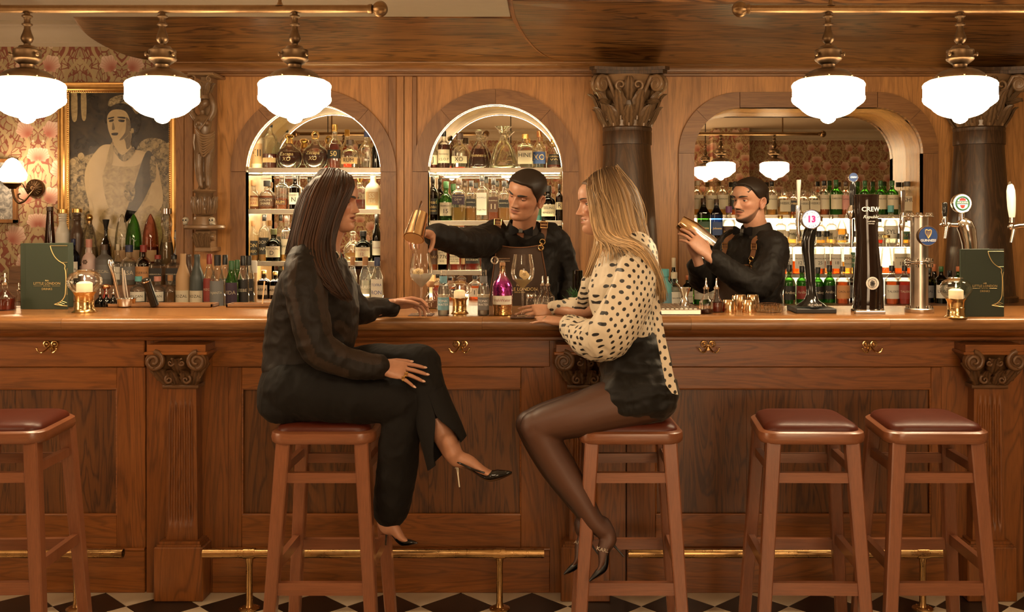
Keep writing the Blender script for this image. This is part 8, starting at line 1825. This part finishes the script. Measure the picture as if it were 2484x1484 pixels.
o = tag(MB().box((0, 0, 0), (.006, .0015, .11)).build('stirrer', 'p_tan'), 'flat pale wooden stirrer standing in the tray by the woman\'s back', 'stirrer'); o.location = (XX(634, 4.48), CAMY+4.48, ZB+.004); o.rotation_euler = (0, .10, 0)
# drip tray, jigger, cups, ashtray
dt = thing('drip_tray', 'flat steel drip tray beside the blonde woman', 'tray'); d = 4.20; x0, x1 = XX(1585, d), XX(1693, d); MB().box((x0, CAMY+4.10, ZB), (x1, CAMY+4.40, ZB+.022), bev=.003).build('body', 'brushed_steel', dt, smooth=False)
m = MB()
for i in range(9): m.box((x0+.008+i*(x1-x0-.016)/9, CAMY+4.12, ZB+.022), (x0+.008+(i+.6)*(x1-x0-.016)/9, CAMY+4.38, ZB+.0245))
m.build('grille', 'brushed_steel', dt, smooth=False)
simple_lathe('jigger', 'steel double-ended jigger standing on the drip tray', 'jigger', 1661, 745, [('cups', [(13, 0), (13.2, 1), (7, 19), (5.5, 21), (7, 23), (15, 43), (15.5, 44), (14.5, 44), (5, 24)], 'chrome', 28)], ZB+.0245, 4.25)
for px, py, h, w_, lb_ in ((1769, 757, 31, 35, 'upturned gold steel cup nearest the bitters bottles'), (1817, 757, 31, 37, 'upturned gold steel cup nearest the crystal ashtray'), (1796, 750, 36, 33, 'gold steel cup standing behind between the front two'), (1788, 746, 30, 30, 'gold steel cup at the back of the cluster beside the dashers'), (1826, 748, 34, 33, 'gold steel cup behind, touching the ashtray')):
    simple_lathe('gold_cup', lb_, 'cup', px, py, [('cup', [(w_*.5, 0), (w_*.5+.3, 1), (w_*.40, h-2), (w_*.37, h), (0, h)], 'copper_gold', 30)])
m = MB(); d = dbar(757); k = d/F; rg = []; seg = 48
for a, b in ((26, 0), (28, 1), (28, 20), (27, 21), (22, 20), (20, 8), (0, 7)): rg.append([(a*k*(1+.05*abs(math.sin(6*2*PI*j/seg)) if b > 0 and b < 21 else a*k)*math.cos(2*PI*j/seg) if True else 0, a*k*(1+.05*abs(math.sin(6*2*PI*j/seg)))*math.sin(2*PI*j/seg), b*k) for j in range(seg)])
rg = [[(a*k*(1+(.05*abs(math.sin(6*2*PI*j/seg)) if 0 < b < 21 else 0))*math.cos(2*PI*j/seg), a*k*(1+(.05*abs(math.sin(6*2*PI*j/seg)) if 0 < b < 21 else 0))*math.sin(2*PI*j/seg), b*k) for j in range(seg)] for a, b in ((26, 0), (28, 1), (28, 20), (27, 21), (22, 20), (20, 8), (.1, 7))]
t = thing('crystal_dish', 'cut crystal dish beside the gold cups', 'dish', (XX(1866, d), CAMY+d, ZB)); MB().rings(rg).build('dish', 'clear_glass', t, angle=30)
m = MB()
for j in range(14):
    a = 2*PI*j/14; m.tube([(28.6*k*math.cos(a), 28.6*k*math.sin(a), 3*k), (29*k*math.cos(a+.3), 29*k*math.sin(a+.3), 18*k)], .8*k, 5); m.tube([(28.6*k*math.cos(a+.3), 28.6*k*math.sin(a+.3), 3*k), (29*k*math.cos(a), 29*k*math.sin(a), 18*k)], .8*k, 5)
m.build('cuts', 'clear_glass', t)
v = thing('green_vase', 'dark green glass cylinder vase with pine sprigs behind the blonde woman\'s arm', 'vase', (XX(1401, 4.45), CAMY+4.45, ZB)); k = 4.45/F; MB().lathe([(12*k, 0), (12.5*k, 1*k), (12.5*k, 90*k), (11.5*k, 90*k)], 28).build('vase', 'g_vase', v) if glassy('g_vase', (.05,.14,.10), .03) else None
m = MB(); rn = random.Random(4)
for i in range(70):
    a = rn.random()*2*PI; b0 = Vector((-.01+rn.gauss(0, .012), -.028, .02+rn.random()*.05)); m.tube([b0, b0+Vector((math.cos(a)*.03, -.008*rn.random(), abs(math.sin(a))*.032))], [.0012, .0004], 4)
m.build('sprigs', 'c_green', v)
# ------------------------------------------------------------------ beer taps
def disc_sign(t, c, r, dpt, rimmat, facemat, nrm=(0,-1,0)):
    q = Vector(nrm).to_track_quat('Z', 'Y').to_matrix().to_4x4(); M = Matrix.Translation(c) @ q
    m = MB().lathe([(r*.9, -dpt), (r*1.0, -dpt*.9), (r*1.06, -dpt*.2), (r*1.06, .001), (r*1.0, .004), (r*.96, .003)], 40); m.xf(M); m.build('sign_case', rimmat, t, angle=40)
    m = MB().lathe([(r*.97, .0015), (r*.97, .003), (.0, .0032)], 40); m.xf(M); m.build('sign_face', facemat, t, angle=40)
    return lambda x, y, e=.0042: (c[0]+x, c[1]-e, c[2]+y)
def sign_glow(name, col, s):
    if name not in MATS: t_ = NT(name); t_.set(**{'Base Color': col, 'Emission Color': col, 'Emission Strength': s, 'Roughness': .3})
    return name
sign_glow('sign_white', (.86,.86,.84), .75); sign_glow('sign_navy', (.02,.04,.10), .5); plain('ink_magenta', (.45,.03,.28), .5); plain('ink_navy', (.015,.025,.09), .5); plain('ink_green', (.02,.10,.04), .5); plain('ceramic_white', (.78,.72,.62), .12)
def arc_text(q, body, R, size, fn, top=True, bold=.02):
    n = len(body); step = size*.78/R
    for i, ch in enumerate(body):
        a = (i-(n-1)/2)*step; 
        if ch == ' ': continue
        v, f = text_mesh(ch, size, bold=bold); an = -a if top else a; ca, sa = math.cos(an), math.sin(an)
        ox, oy = (R*math.sin(a), R*math.cos(a)) if top else (R*math.sin(a), -R*math.cos(a)); q.add([fn(ox+x*ca-y*sa, oy+x*sa+y*ca) for x, y in v], f)
def tap_handle(t, px, y0, y1, d, w0, w1, mat):
    m = MB().rings([[(P(px, y, d).x+w_*sx, CAMY+d+w_*.6*sy, P(px, y, d).z) for sx, sy in ((-1,-.7), (-.7,-1), (.7,-1), (1,-.7), (1,.7), (.7,1), (-.7,1), (-1,.7))] for y, w_ in ((y1, w0), (y0+3, w1), (y0, w1*.9))]); m.build('handle', mat, t, angle=30)
dT = 4.22; kT = dT/F; tp_ = lambda px, py, dd=0: P(px, py, dT+dd)
# a: black swan column with the round white sign
t = thing('beer_tap', 'black curved beer tap with a round white sign showing a pink number', 'beer tap')
b0 = tp_(1972, 758); MB().box((b0.x-.083, b0.y-.06, ZB), (b0.x+.083, b0.y+.12, ZB+.020), bev=.003).build('base', 'black_matte', t, smooth=False)
c = [(1968, 742, .062), (1968, 736, .050), (1968, 728, .030), (1968, 712, .0205), (1966, 680, .0195), (1963, 640, .022), (1960, 610, .0255), (1960, 585, .028), (1964, 565, .028), (1970, 548, .022)]
m = MB(); m.tube([P(x, y, dT+.03*smoothstep((742-y)/180)) for x, y, r in c], [(r*1.0, r*1.0) for x, y, r in c], 24); m.build('column', 'black_gloss', t)
fn = disc_sign(t, tuple(tp_(1968, 532, -.03)), 23*kT, .03, 'chrome', 'sign_white'); q = MB(); arc_text(q, 'HOP HOUSE', 16.5*kT, 6.6*kT, fn); arc_text(q, 'LAGER', 17.5*kT, 7.0*kT, fn, False); ring3(q, fn(0, 0, .0045), 21.5*kT, .0008, (0,1,0), 40); q.build('sign_lettering', 'ink_navy', t, smooth=False, fix=False)
q = MB(); put_text(q, '13', 21*kT, lambda x, y: fn(x, y), bold=.06); q.build('sign_number', 'ink_magenta', t, smooth=False, fix=False)
tap_handle(t, 1937, 436, 500, dT+.02, .0055, .0095, 'brushed_steel')
m = MB(); m.tube([tp_(1937, 498, .02), tp_(1937, 512, .02), tp_(1936, 530, .02), tp_(1936, 548, .02)], [.011, .013, .011, .010], 14); m.tube([tp_(1936, 548, .02), tp_(1937, 566, .02), tp_(1939, 585, .02)], [.008, .0085, .005], 12); m.tube([tp_(1937, 515, .02), tp_(1960, 550, .02)], .009, 12); m.build('faucet', 'chrome', t)
q = MB(); put_text(q, 'HOP HOUSE', 6*kT, lambda x, y: (tp_(1968, 736).x+x, tp_(1968, 736).y-.060, ZZ(737, dT)+y)); q.build('base_lettering', 'print_white', t, smooth=False, fix=False)
# b: dark glass-shaped column
t = thing('beer_tap', 'dark glass-shaped beer tap with white lettering and a hop emblem', 'beer tap'); bx0 = tp_(2103, 756)
c = [(36.5, 0), (37, 3), (34.5, 10), (35, 20), (34.5, 60), (31, 110), (28, 150), (26.5, 178), (26.5, 200), (28, 230), (29.5, 262), (30, 285), (31, 289), (28.5, 290)]
m = MB(); rg = []; seg = 40
for r_, h_ in c: rg.append([(bx0.x+r_*kT*math.cos(2*PI*j/seg)+2*kT*math.sin(h_/60), bx0.y+.0+r_*kT*.85*math.sin(2*PI*j/seg), ZB+h_*kT*.985) for j in range(seg)])
m.rings(rg); m.build('column', 'tap_brown', t, angle=50) if plain('tap_brown', (.012,.006,.004), .07) else None
MB().rings([[(bx0.x+r_*kT*math.cos(2*PI*j/seg), bx0.y+r_*kT*.9*math.sin(2*PI*j/seg), ZB+h_*kT) for j in range(seg)] for r_, h_ in ((38.5, 0), (39, 2), (38, 9), (36, 10))]).build('base', 'chrome', t, angle=40)
MB().box((tp_(2066, 757, -.02).x, bx0.y-.075, ZB), (tp_(2138, 757, -.02).x, bx0.y-.05, ZB+.012), bev=.002).build('foot_plate', 'brushed_steel', t, smooth=False)
yf = lambda x, py: bx0.y-math.sqrt(max(0, (31*kT*.86)**2-((x)*.86)**2))-.001
def cw(body, px, py, size, bold=.0, shear=0.0):
    v, f = text_mesh(body, size*kT, bold=bold, shear=shear); X0 = tp_(px, py).x; q.add([(X0+x, yf(X0+x-bx0.x, py)-.002, ZZ(py, dT)+y) for x, y in v], f)
q = MB(); cw('CREW', 2105, 508, 15.5, .02); cw('Republic', 2105, 526, 11, .0, .3); cw('CRAFT BEER', 2105, 537, 3.6); cw('Germany', 2105, 542, 4, 0, .3); q.build('lettering', 'print_white', t, smooth=False, fix=False)
q = MB(); cc = Vector((tp_(2107, 685).x, bx0.y-34*kT*.85-.003, ZZ(685, dT))); 
q.add([tuple(cc+Vector((15*kT*(1+.05*(j % 2))*math.cos(2*PI*j/48), 0, 15*kT*(1+.05*(j % 2))*math.sin(2*PI*j/48)))) for j in range(48)], [tuple(range(48))]); q.build('emblem', 'print_white', t, smooth=False, fix=False)
q = MB(); fe = lambda x, y: tuple(cc+Vector((x, -.0012, y))); ring3(q, fe(0, 0), 10.5*kT, .0008, (0,1,0), 32); arc_text(q, 'CREW REPUBLIC', 12.3*kT, 2.9*kT, fe)
for rr_, nn in ((0, 1), (3, 5), (6, 7)):
    for j in range(nn): a = 2*PI*j/nn; p = fe(rr_*.7*kT*math.cos(a), rr_*kT*math.sin(a)-1*kT); ring3(q, p, 1.9*kT, .0009, (0,1,0), 8)
q.build('emblem_print', 'print_black', t, smooth=False, fix=False)
fn = disc_sign(t, tuple(tp_(2070, 430, .03)), 11*kT, .012, 'chrome', 'sign_navy'); q = MB(); put_text(q, 'CREW', 5.5*kT, lambda x, y: fn(x, y), bold=.02); q.build('knob_lettering', 'print_white', t, smooth=False, fix=False)
m = MB(); m.tube([tp_(2069, 441, .03), tp_(2069, 450, .03), tp_(2068, 470, .03), tp_(2067, 500, .03)], [.006, .013, .014, .010], 16); m.build('knob_stem', 'black_gloss', t)
m = MB(); m.tube([tp_(2067, 498, .03), tp_(2066, 508, .03), tp_(2064, 520, .03), tp_(2064, 532, .03)], [.011, .017, .019, .008], 16); m.tube([tp_(2067, 530, .03), tp_(2067, 570, .03), tp_(2066, 600, .03)], [.010, .009, .007], 12); m.tube([tp_(2066, 522, .03), tp_(2100, 522, .03)], .010, 12); m.build('faucet', 'chrome', t)
tag(MB().lathe([(15*kT, 0), (16*kT, 2*kT), (15.5*kT, 70*kT), (13*kT, 84*kT), (12*kT, 86*kT), (12*kT, 108*kT), (0, 109*kT)], 24, (tp_(2128, 752, .14).x, tp_(2128, 752, .14).y, ZB)).build('pepper_mill', 'c_black'), 'matte black mill standing behind the dark tap column', 'mill')
# c: brushed steel column
t = thing('beer_tap', 'brushed steel flanged beer tap with a round navy harp sign', 'beer tap'); g0 = tp_(2230, 755)
MB().lathe([(33*kT, 0), (34*kT, 2*kT), (34*kT, 9*kT), (32*kT, 11*kT)], 36, (g0.x, g0.y, ZB)).build('base', 'brushed_steel', t, angle=40)
MB().lathe([(21*kT, 10*kT), (21*kT, ZZ(522, dT)-ZB)], 36, (g0.x, g0.y, ZB)).build('column', 'brushed_steel', t)
for py in (525, 633, 638):
    MB().lathe([(33*kT, -1.6*kT), (34*kT, -.8*kT), (34*kT, .8*kT), (33*kT, 1.6*kT)], 36, (g0.x, g0.y, ZZ(py, dT))).build('flange', 'chrome', t, angle=40)
m = MB()
for py in (520, 630, 643, 745):
    for j in range(8): a = 2*PI*j/8+.3; rr_ = 28*kT; m.lathe([(4*kT, -4*kT), (4.2*kT, 0), (3.2*kT, 4*kT), (0, 5.5*kT)], 8, (g0.x+rr_*math.cos(a), g0.y+rr_*math.sin(a), ZZ(py, dT)))
m.build('bolts', 'chrome', t)
cg = tp_(2251, 572, -.05); fn = disc_sign(t, tuple(cg), 23*kT, .06, 'antique_brass', 'sign_navy'); q = MB(); put_text(q, 'GUINNESS', 8*kT, lambda x, y: fn(x, y-11*kT), bold=.015); q.build('sign_lettering', 'print_white', t, smooth=False, fix=False)
q = MB(); h_ = [(-7, 13), (-4, 14.5), (0, 12.5), (4, 14), (7, 13.5)]; q.tube([fn(a*kT, b*kT) for a, b in catmull(h_, 4)], 1.3*kT, 6); q.tube([fn(a*kT, b*kT) for a, b in catmull([(-7, 13), (-6.5, 6), (-3, 0), (0, -6)], 4)], 1.2*kT, 6); q.tube([fn(a*kT, b*kT) for a, b in catmull([(7, 13.5), (6.5, 6), (4, 0), (0, -6)], 4)], 1.6*kT, 6)
for x_ in (-4, -2, 0, 2, 4): q.tube([fn(x_*kT, 12.5*kT), fn(x_*.55*kT, -2*kT)], .35*kT, 4)
q.build('harp', 'print_gold', t, fix=False)
tap_handle(t, 2190, 461, 518, dT+.02, .006, .0105, 'chrome'); m = MB(); m.tube([tp_(2190, 516, .02), tp_(2189, 530, .02), tp_(2188, 548, .02), tp_(2187, 560, .02)], [.010, .013, .012, .009], 14); m.sphere(tp_(2187, 548, .0), .012, 14, 10); m.tube([tp_(2187, 558, .02), tp_(2187, 598, .02)], [.009, .007], 12); m.tube([tp_(2188, 530, .02), tp_(2216, 530, .02)], .009, 12); m.build('faucet', 'chrome', t)
# d: chrome swan neck with the round green sign
t = thing('beer_tap', 'chrome swan-neck beer tap with a round green and white sign', 'beer tap'); dd0 = .10
c = [(2356, 752, .030), (2356, 690, .030), (2355, 630, .030), (2352, 590, .032), (2347, 560, .036), (2340, 545, .036), (2332, 538, .028), (2328, 534, .02)]
MB().tube([tp_(x, y, dd0) for x, y, r in c], [r for x, y, r in c], 24).build('column', 'chrome', t)
MB().lathe([(.045, 0), (.045, .006), (.034, .012)], 28, (tp_(2356, 752, dd0).x, tp_(2356, 752, dd0).y, ZB)).build('base', 'chrome', t)
MB().tube([tp_(2333, 540, dd0), tp_(2333, 515, dd0)], .011, 14).build('sign_post', 'chrome', t)
fn = disc_sign(t, tuple(tp_(2334, 493, dd0-.03)), 23*kT, .03, 'chrome', 'sign_white'); q = MB(); ring3(q, fn(0, 0, .0044), 16*kT, 2.3*kT, (0,1,0), 36); q.v = [(x, min(y, tp_(0, 0, dd0-.03).y-.0046) if False else y, z) for x, y, z in q.v]; q.add([fn(x*kT, y*kT, .0052) for x, y in ((-17, -2), (17, -2), (17, 5), (-17, 5))], [(0,1,2,3)]); q.build('sign_band', 'ink_green', t, smooth=False, fix=False)
q = MB(); put_text(q, 'MAXLRAINER', 5.6*kT, lambda x, y: fn(x, y+1.5*kT, .0062), bold=.02); q.build('sign_lettering', 'print_white', t, smooth=False, fix=False)
q = MB(); q.add([fn(x*kT, y*kT, .0050) for x, y in ((-8, 6), (8, 6), (8, 10), (3, 13), (-3, 13), (-8, 10))], [(0,1,2,3,4,5)]); q.add([fn(x*kT, y*kT, .0050) for x, y in ((-7, -4), (-4, -11), (0, -13), (4, -11), (7, -4))], [(0,1,2,3,4)]); q.build('sign_crest', 'p_red', t, smooth=False, fix=False)
m = MB(); m.tube([tp_(2330, 546, dd0), tp_(2305, 545, dd0-.01), tp_(2285, 544, dd0-.02)], [.012, .010, .010], 14); m.sphere(tp_(2300, 545, dd0-.012), .014, 14, 10); m.tube([tp_(2293, 545, dd0-.02), tp_(2292, 535, dd0-.02), tp_(2292, 525, dd0-.02)], [.010, .011, .009], 12); m.tube([tp_(2298, 548, dd0-.02), tp_(2293, 578, dd0-.02)], [.008, .006], 12); m.tube([tp_(2284, 544, dd0-.02), tp_(2280, 546, dd0-.02)], .006, 10); m.build('faucet', 'chrome', t)
MB().tube([tp_(2292, 525, dd0-.02), tp_(2292, 515, dd0-.02), tp_(2292, 493, dd0-.02), tp_(2292, 491, dd0-.02)], [.008, .0105, .011, .009], 16).build('handle', 'black_gloss', t)
# e: white ceramic handle at the end
t = thing('beer_tap', 'chrome beer tap with tall white ceramic handle at the very end', 'beer tap'); c = [(2455, 527, .012), (2455, 520, .014), (2454, 505, .0165), (2453, 480, .0185), (2452, 462, .0175), (2451, 450, .0125), (2450, 447, .008)]
MB().tube([tp_(x, y, .1) for x, y, r in c], [r for x, y, r in c], 20).build('handle', 'ceramic_white', t); MB().tube([tp_(2450, 447, .1), tp_(2450, 443, .1), tp_(2450, 440, .1)], [.006, .0075, .003], 12).build('finial', 'chrome', t)
m = MB(); m.tube([tp_(2455, 527, .1), tp_(2455, 540, .1)], [.010, .012], 14); m.sphere(tp_(2453, 550, .1), .014, 14, 10); m.tube([tp_(2453, 552, .1), tp_(2470, 548, .1), tp_(2500, 546, .1), tp_(2530, 546, .1)], [.012, .011, .012, .012], 14); m.tube([tp_(2460, 556, .09), tp_(2453, 588, .09)], [.0085, .0065], 12); m.tube([tp_(2530, 546, .1), tp_(2530, 600, .1), tp_(2530, 760, .1)], [.02, .026, .026], 16); m.build('faucet', 'chrome', t)
MB().lathe([(.045, 0), (.045, .006), (.03, .012)], 24, (tp_(2530, 756, .1).x, tp_(2530, 756, .1).y, ZB)).build('base', 'chrome', t)
# ------------------------------------------------------------------ caryatid on the back bar
ck = thing('caryatid', 'carved wooden female figure bearing a capital on the back bar front', 'carving'); dC = 6.54; p_ = lambda px, py, dd=0.0: P(px, py, dC+dd)
kC = dC/F; m = MB()
body_rings(m, [(p_(492, 278), Vector((.018,0,0)), Vector((0,.016,0))), (p_(492, 284), Vector((.050,0,0)), Vector((0,.026,0))), (p_(492, 300), Vector((.058,0,0)), Vector((0,.034,0))), (p_(493, 318), Vector((.046,0,0)), Vector((0,.032,0))), (p_(494, 332), Vector((.052,0,0)), Vector((0,.034,0))), (p_(497, 352), Vector((.066,0,0)), Vector((0,.042,0))), (p_(498, 372), Vector((.062,0,0)), Vector((0,.042,0)))], 20)
for s in (-1, 1): m.sphere(p_(492+s*10, 298, -.030), .017, 12, 8)
limb(m, [p_(484, 366), p_(482, 400, -.01), p_(485, 430, -.005), p_(489, 455, -.012)], [.034, .027, .023, .015], 12); limb(m, [p_(509, 366), p_(506, 400, .0), p_(505, 430, .005), p_(505, 456, 0)], [.036, .028, .023, .015], 12)
for x in (486, 504): limb(m, [p_(x, 456, 0), p_(x-2, 458, -.03), p_(x-4, 459, -.055)], [.014, .013, .009], 10, 3)
limb(m, [p_(474, 286), p_(465, 270), p_(470, 250, -.01), p_(482, 236)], [.021, .020, .017, .012], 12); limb(m, [p_(510, 286), p_(518, 268), p_(516, 245, -.01), p_(508, 224)], [.022, .022, .018, .012], 12)
limb(m, [p_(492, 280), p_(491, 268)], [.017, .017], 12, 3); m.sphere(p_(490, 256, -.008), (.024, .026, .033), 18, 14); m.sphere(p_(489, 259, -.034), (.006, .007, .007), 8, 6); m.sphere(p_(498, 250, .0), (.026, .026, .03), 14, 10)
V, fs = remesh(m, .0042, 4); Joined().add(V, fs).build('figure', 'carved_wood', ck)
m = MB()
for i in range(9): y = 318+i*6.5; m.tube(catmull([tuple(p_(476+i*.8, 312+i*5, -.030)), tuple(p_(488+i*.5, y+8, -.052)), tuple(p_(503, y+10-i*1.2, -.050)), tuple(p_(520-i*.3, y+2-i*2, -.012))], 5), .0085-.0003*i, 8)
m.tube(catmull([tuple(p_(506, 284, -.03)), tuple(p_(492, 305, -.046)), tuple(p_(478, 322, -.036))], 5), .004, 7); m.tube([p_(472, 325, -.02), p_(470, 345, -.02), p_(472, 365, -.02)], [.010, .008, .004], 8); m.build('drapery', 'carved_wood', ck)
mm = MB().lathe([(.030, 0), (.034, .02), (.038, .028), (.050, .09), (.062, .11)], 20, (p_(495, 232).x, p_(495, 232).y, ZZ(240, dC)))
for k in range(8): a = -PI/2+k*PI/4; out = Vector((math.cos(a), math.sin(a), 0)); leafy(mm, p_(495, 232)+out*.034+Vector((0,0,.0)), p_(495, 200)+out*.052, .034, .02, 3, out)
for s in (-1, 1): scroll(mm, (p_(495, 195).x+s*.052, ZZ(194, dC)), .020, p_(495, 195).y-.055, s, 1.3, .006)
mm.build('capital', 'carved_wood', ck, angle=50); MB().box((p_(466, 184).x, p_(0, 0).y-.085, ZZ(186, dC)), (p_(528, 184).x, PANY, ZZ(179, dC)), bev=.004).build('abacus', 'carved_wood', ck, smooth=False)
uz = lambda py: ZZ(py, dC); c0 = (p_(496, 460).x, p_(496, 460).y, 0)
mm = MB().lathe([(.068, uz(460)), (.072, uz(463)), (.062, uz(467)), (.055, uz(470)), (.060, uz(490)), (.072, uz(505)), (.070, uz(515)), (.05, uz(522))], 28, c0)
for k in range(9): a = -PI/2+k*2*PI/9; out = Vector((math.cos(a), math.sin(a), 0)); leafy(mm, Vector((c0[0], c0[1], uz(518)))+out*.066, Vector((c0[0], c0[1], uz(474)))+out*.060, .048, .016, 3, out)
mm.build('urn', 'carved_wood', ck, angle=50)
MB().lathe([(.052, uz(523)), (.066, uz(526)), (.074, uz(540)), (.076, uz(545))], 28, c0).lathe([(.118, uz(556)), (.130, uz(552)), (.128, uz(547)), (.115, uz(545)), (.07, uz(545))], 36, c0).build('shelf_plate', 'carved_wood', ck)
mm = MB(); br = [(.055, uz(557)), (.085, uz(566)), (.080, uz(580)), (.052, uz(594)), (.045, uz(600))]; mm.rings([[(c0[0]+x_*.62, c0[1]-r_*.5+yy, z_) for x_, yy in ((-.075, -.0), (.075, -.0), (.075, .12), (-.075, .12))] for r_, z_ in br])
for s in (-1, 0, 1): leafy(mm, (c0[0]+s*.03, c0[1]-.035, uz(598)), (c0[0]+s*.04, c0[1]-.055, uz(562)), .04, .03, 3)
for s in (-1, 1): mm.lathe([(.022, -.02), (.026, -.015), (.026, .015), (.022, .02)], 18, (c0[0]+s*.052, c0[1]-.01, uz(574)), 'X')
mm.build('bracket', 'carved_wood', ck, angle=45); MB().box((c0[0]-.055, c0[1]-.03, uz(610)), (c0[0]+.055, PANY, uz(600)), bev=.004).build('bracket_foot', 'carved_wood', ck, smooth=False)
MB().box((c0[0]-.03, c0[1]+.02, uz(600)), (c0[0]+.03, PANY+.001, uz(186))).build('back_spine', 'carved_wood', ck, smooth=False)
plain('bone', (.62,.55,.43), .5)
for px, lb_, dx in ((456, 'small painted skull on the carved plate, portrait side', -.02), (521, 'small painted skull on the carved plate, arch side', 0)):
    s = thing('skull_ornament', lb_, 'ornament', (p_(px, 545).x, c0[1]-.075+abs(px-496)*.0008, uz(545)+.001)); m = MB().sphere((0, 0, .030), (.020, .022, .019), 16, 12); m.box((-.012, -.020, .0), (.012, .008, .018), bev=.004)
    V, fs = remesh(m, .0022, 4); Joined().add(V, fs).build('cranium', 'bone', s); m = MB()
    for q_ in (-1, 1): m.sphere((q_*.008, -.0195, .029), (.0055, .004, .006), 10, 8)
    m.sphere((0, -.0215, .0205), (.0022, .002, .003), 6, 5)
    for q_ in range(-2, 3): m.box((q_*.004-.0003, -.0215, .004), (q_*.004+.0003, -.019, .012))
    m.build('painted_marks', 'c_black', s)
# ------------------------------------------------------------------ repeats of one kind share a group phrase
GN = {'bottle': 'bottles behind and on the bar', 'beer tap': 'beer taps on the bar', 'candle': 'brass candle lamps on the bar', 'menu': 'green drinks menus', 'cup': 'gold steel cups by the ashtray', 'wine glass': 'wine glasses being served', 'coaster': 'coasters under the wine glasses', 'tray': 'trays on the bar', 'column': 'carved columns of the back bar', 'foot rail': 'brass foot rails', 'light rail': 'brass light rails', 'ornament': 'painted skulls on the carving', 'person': 'people at the bar'}
for o in list(COL.objects):
    if o.parent is None and 'category' in o and 'group' not in o and o['category'] in GN: o['group'] = GN[o['category']]
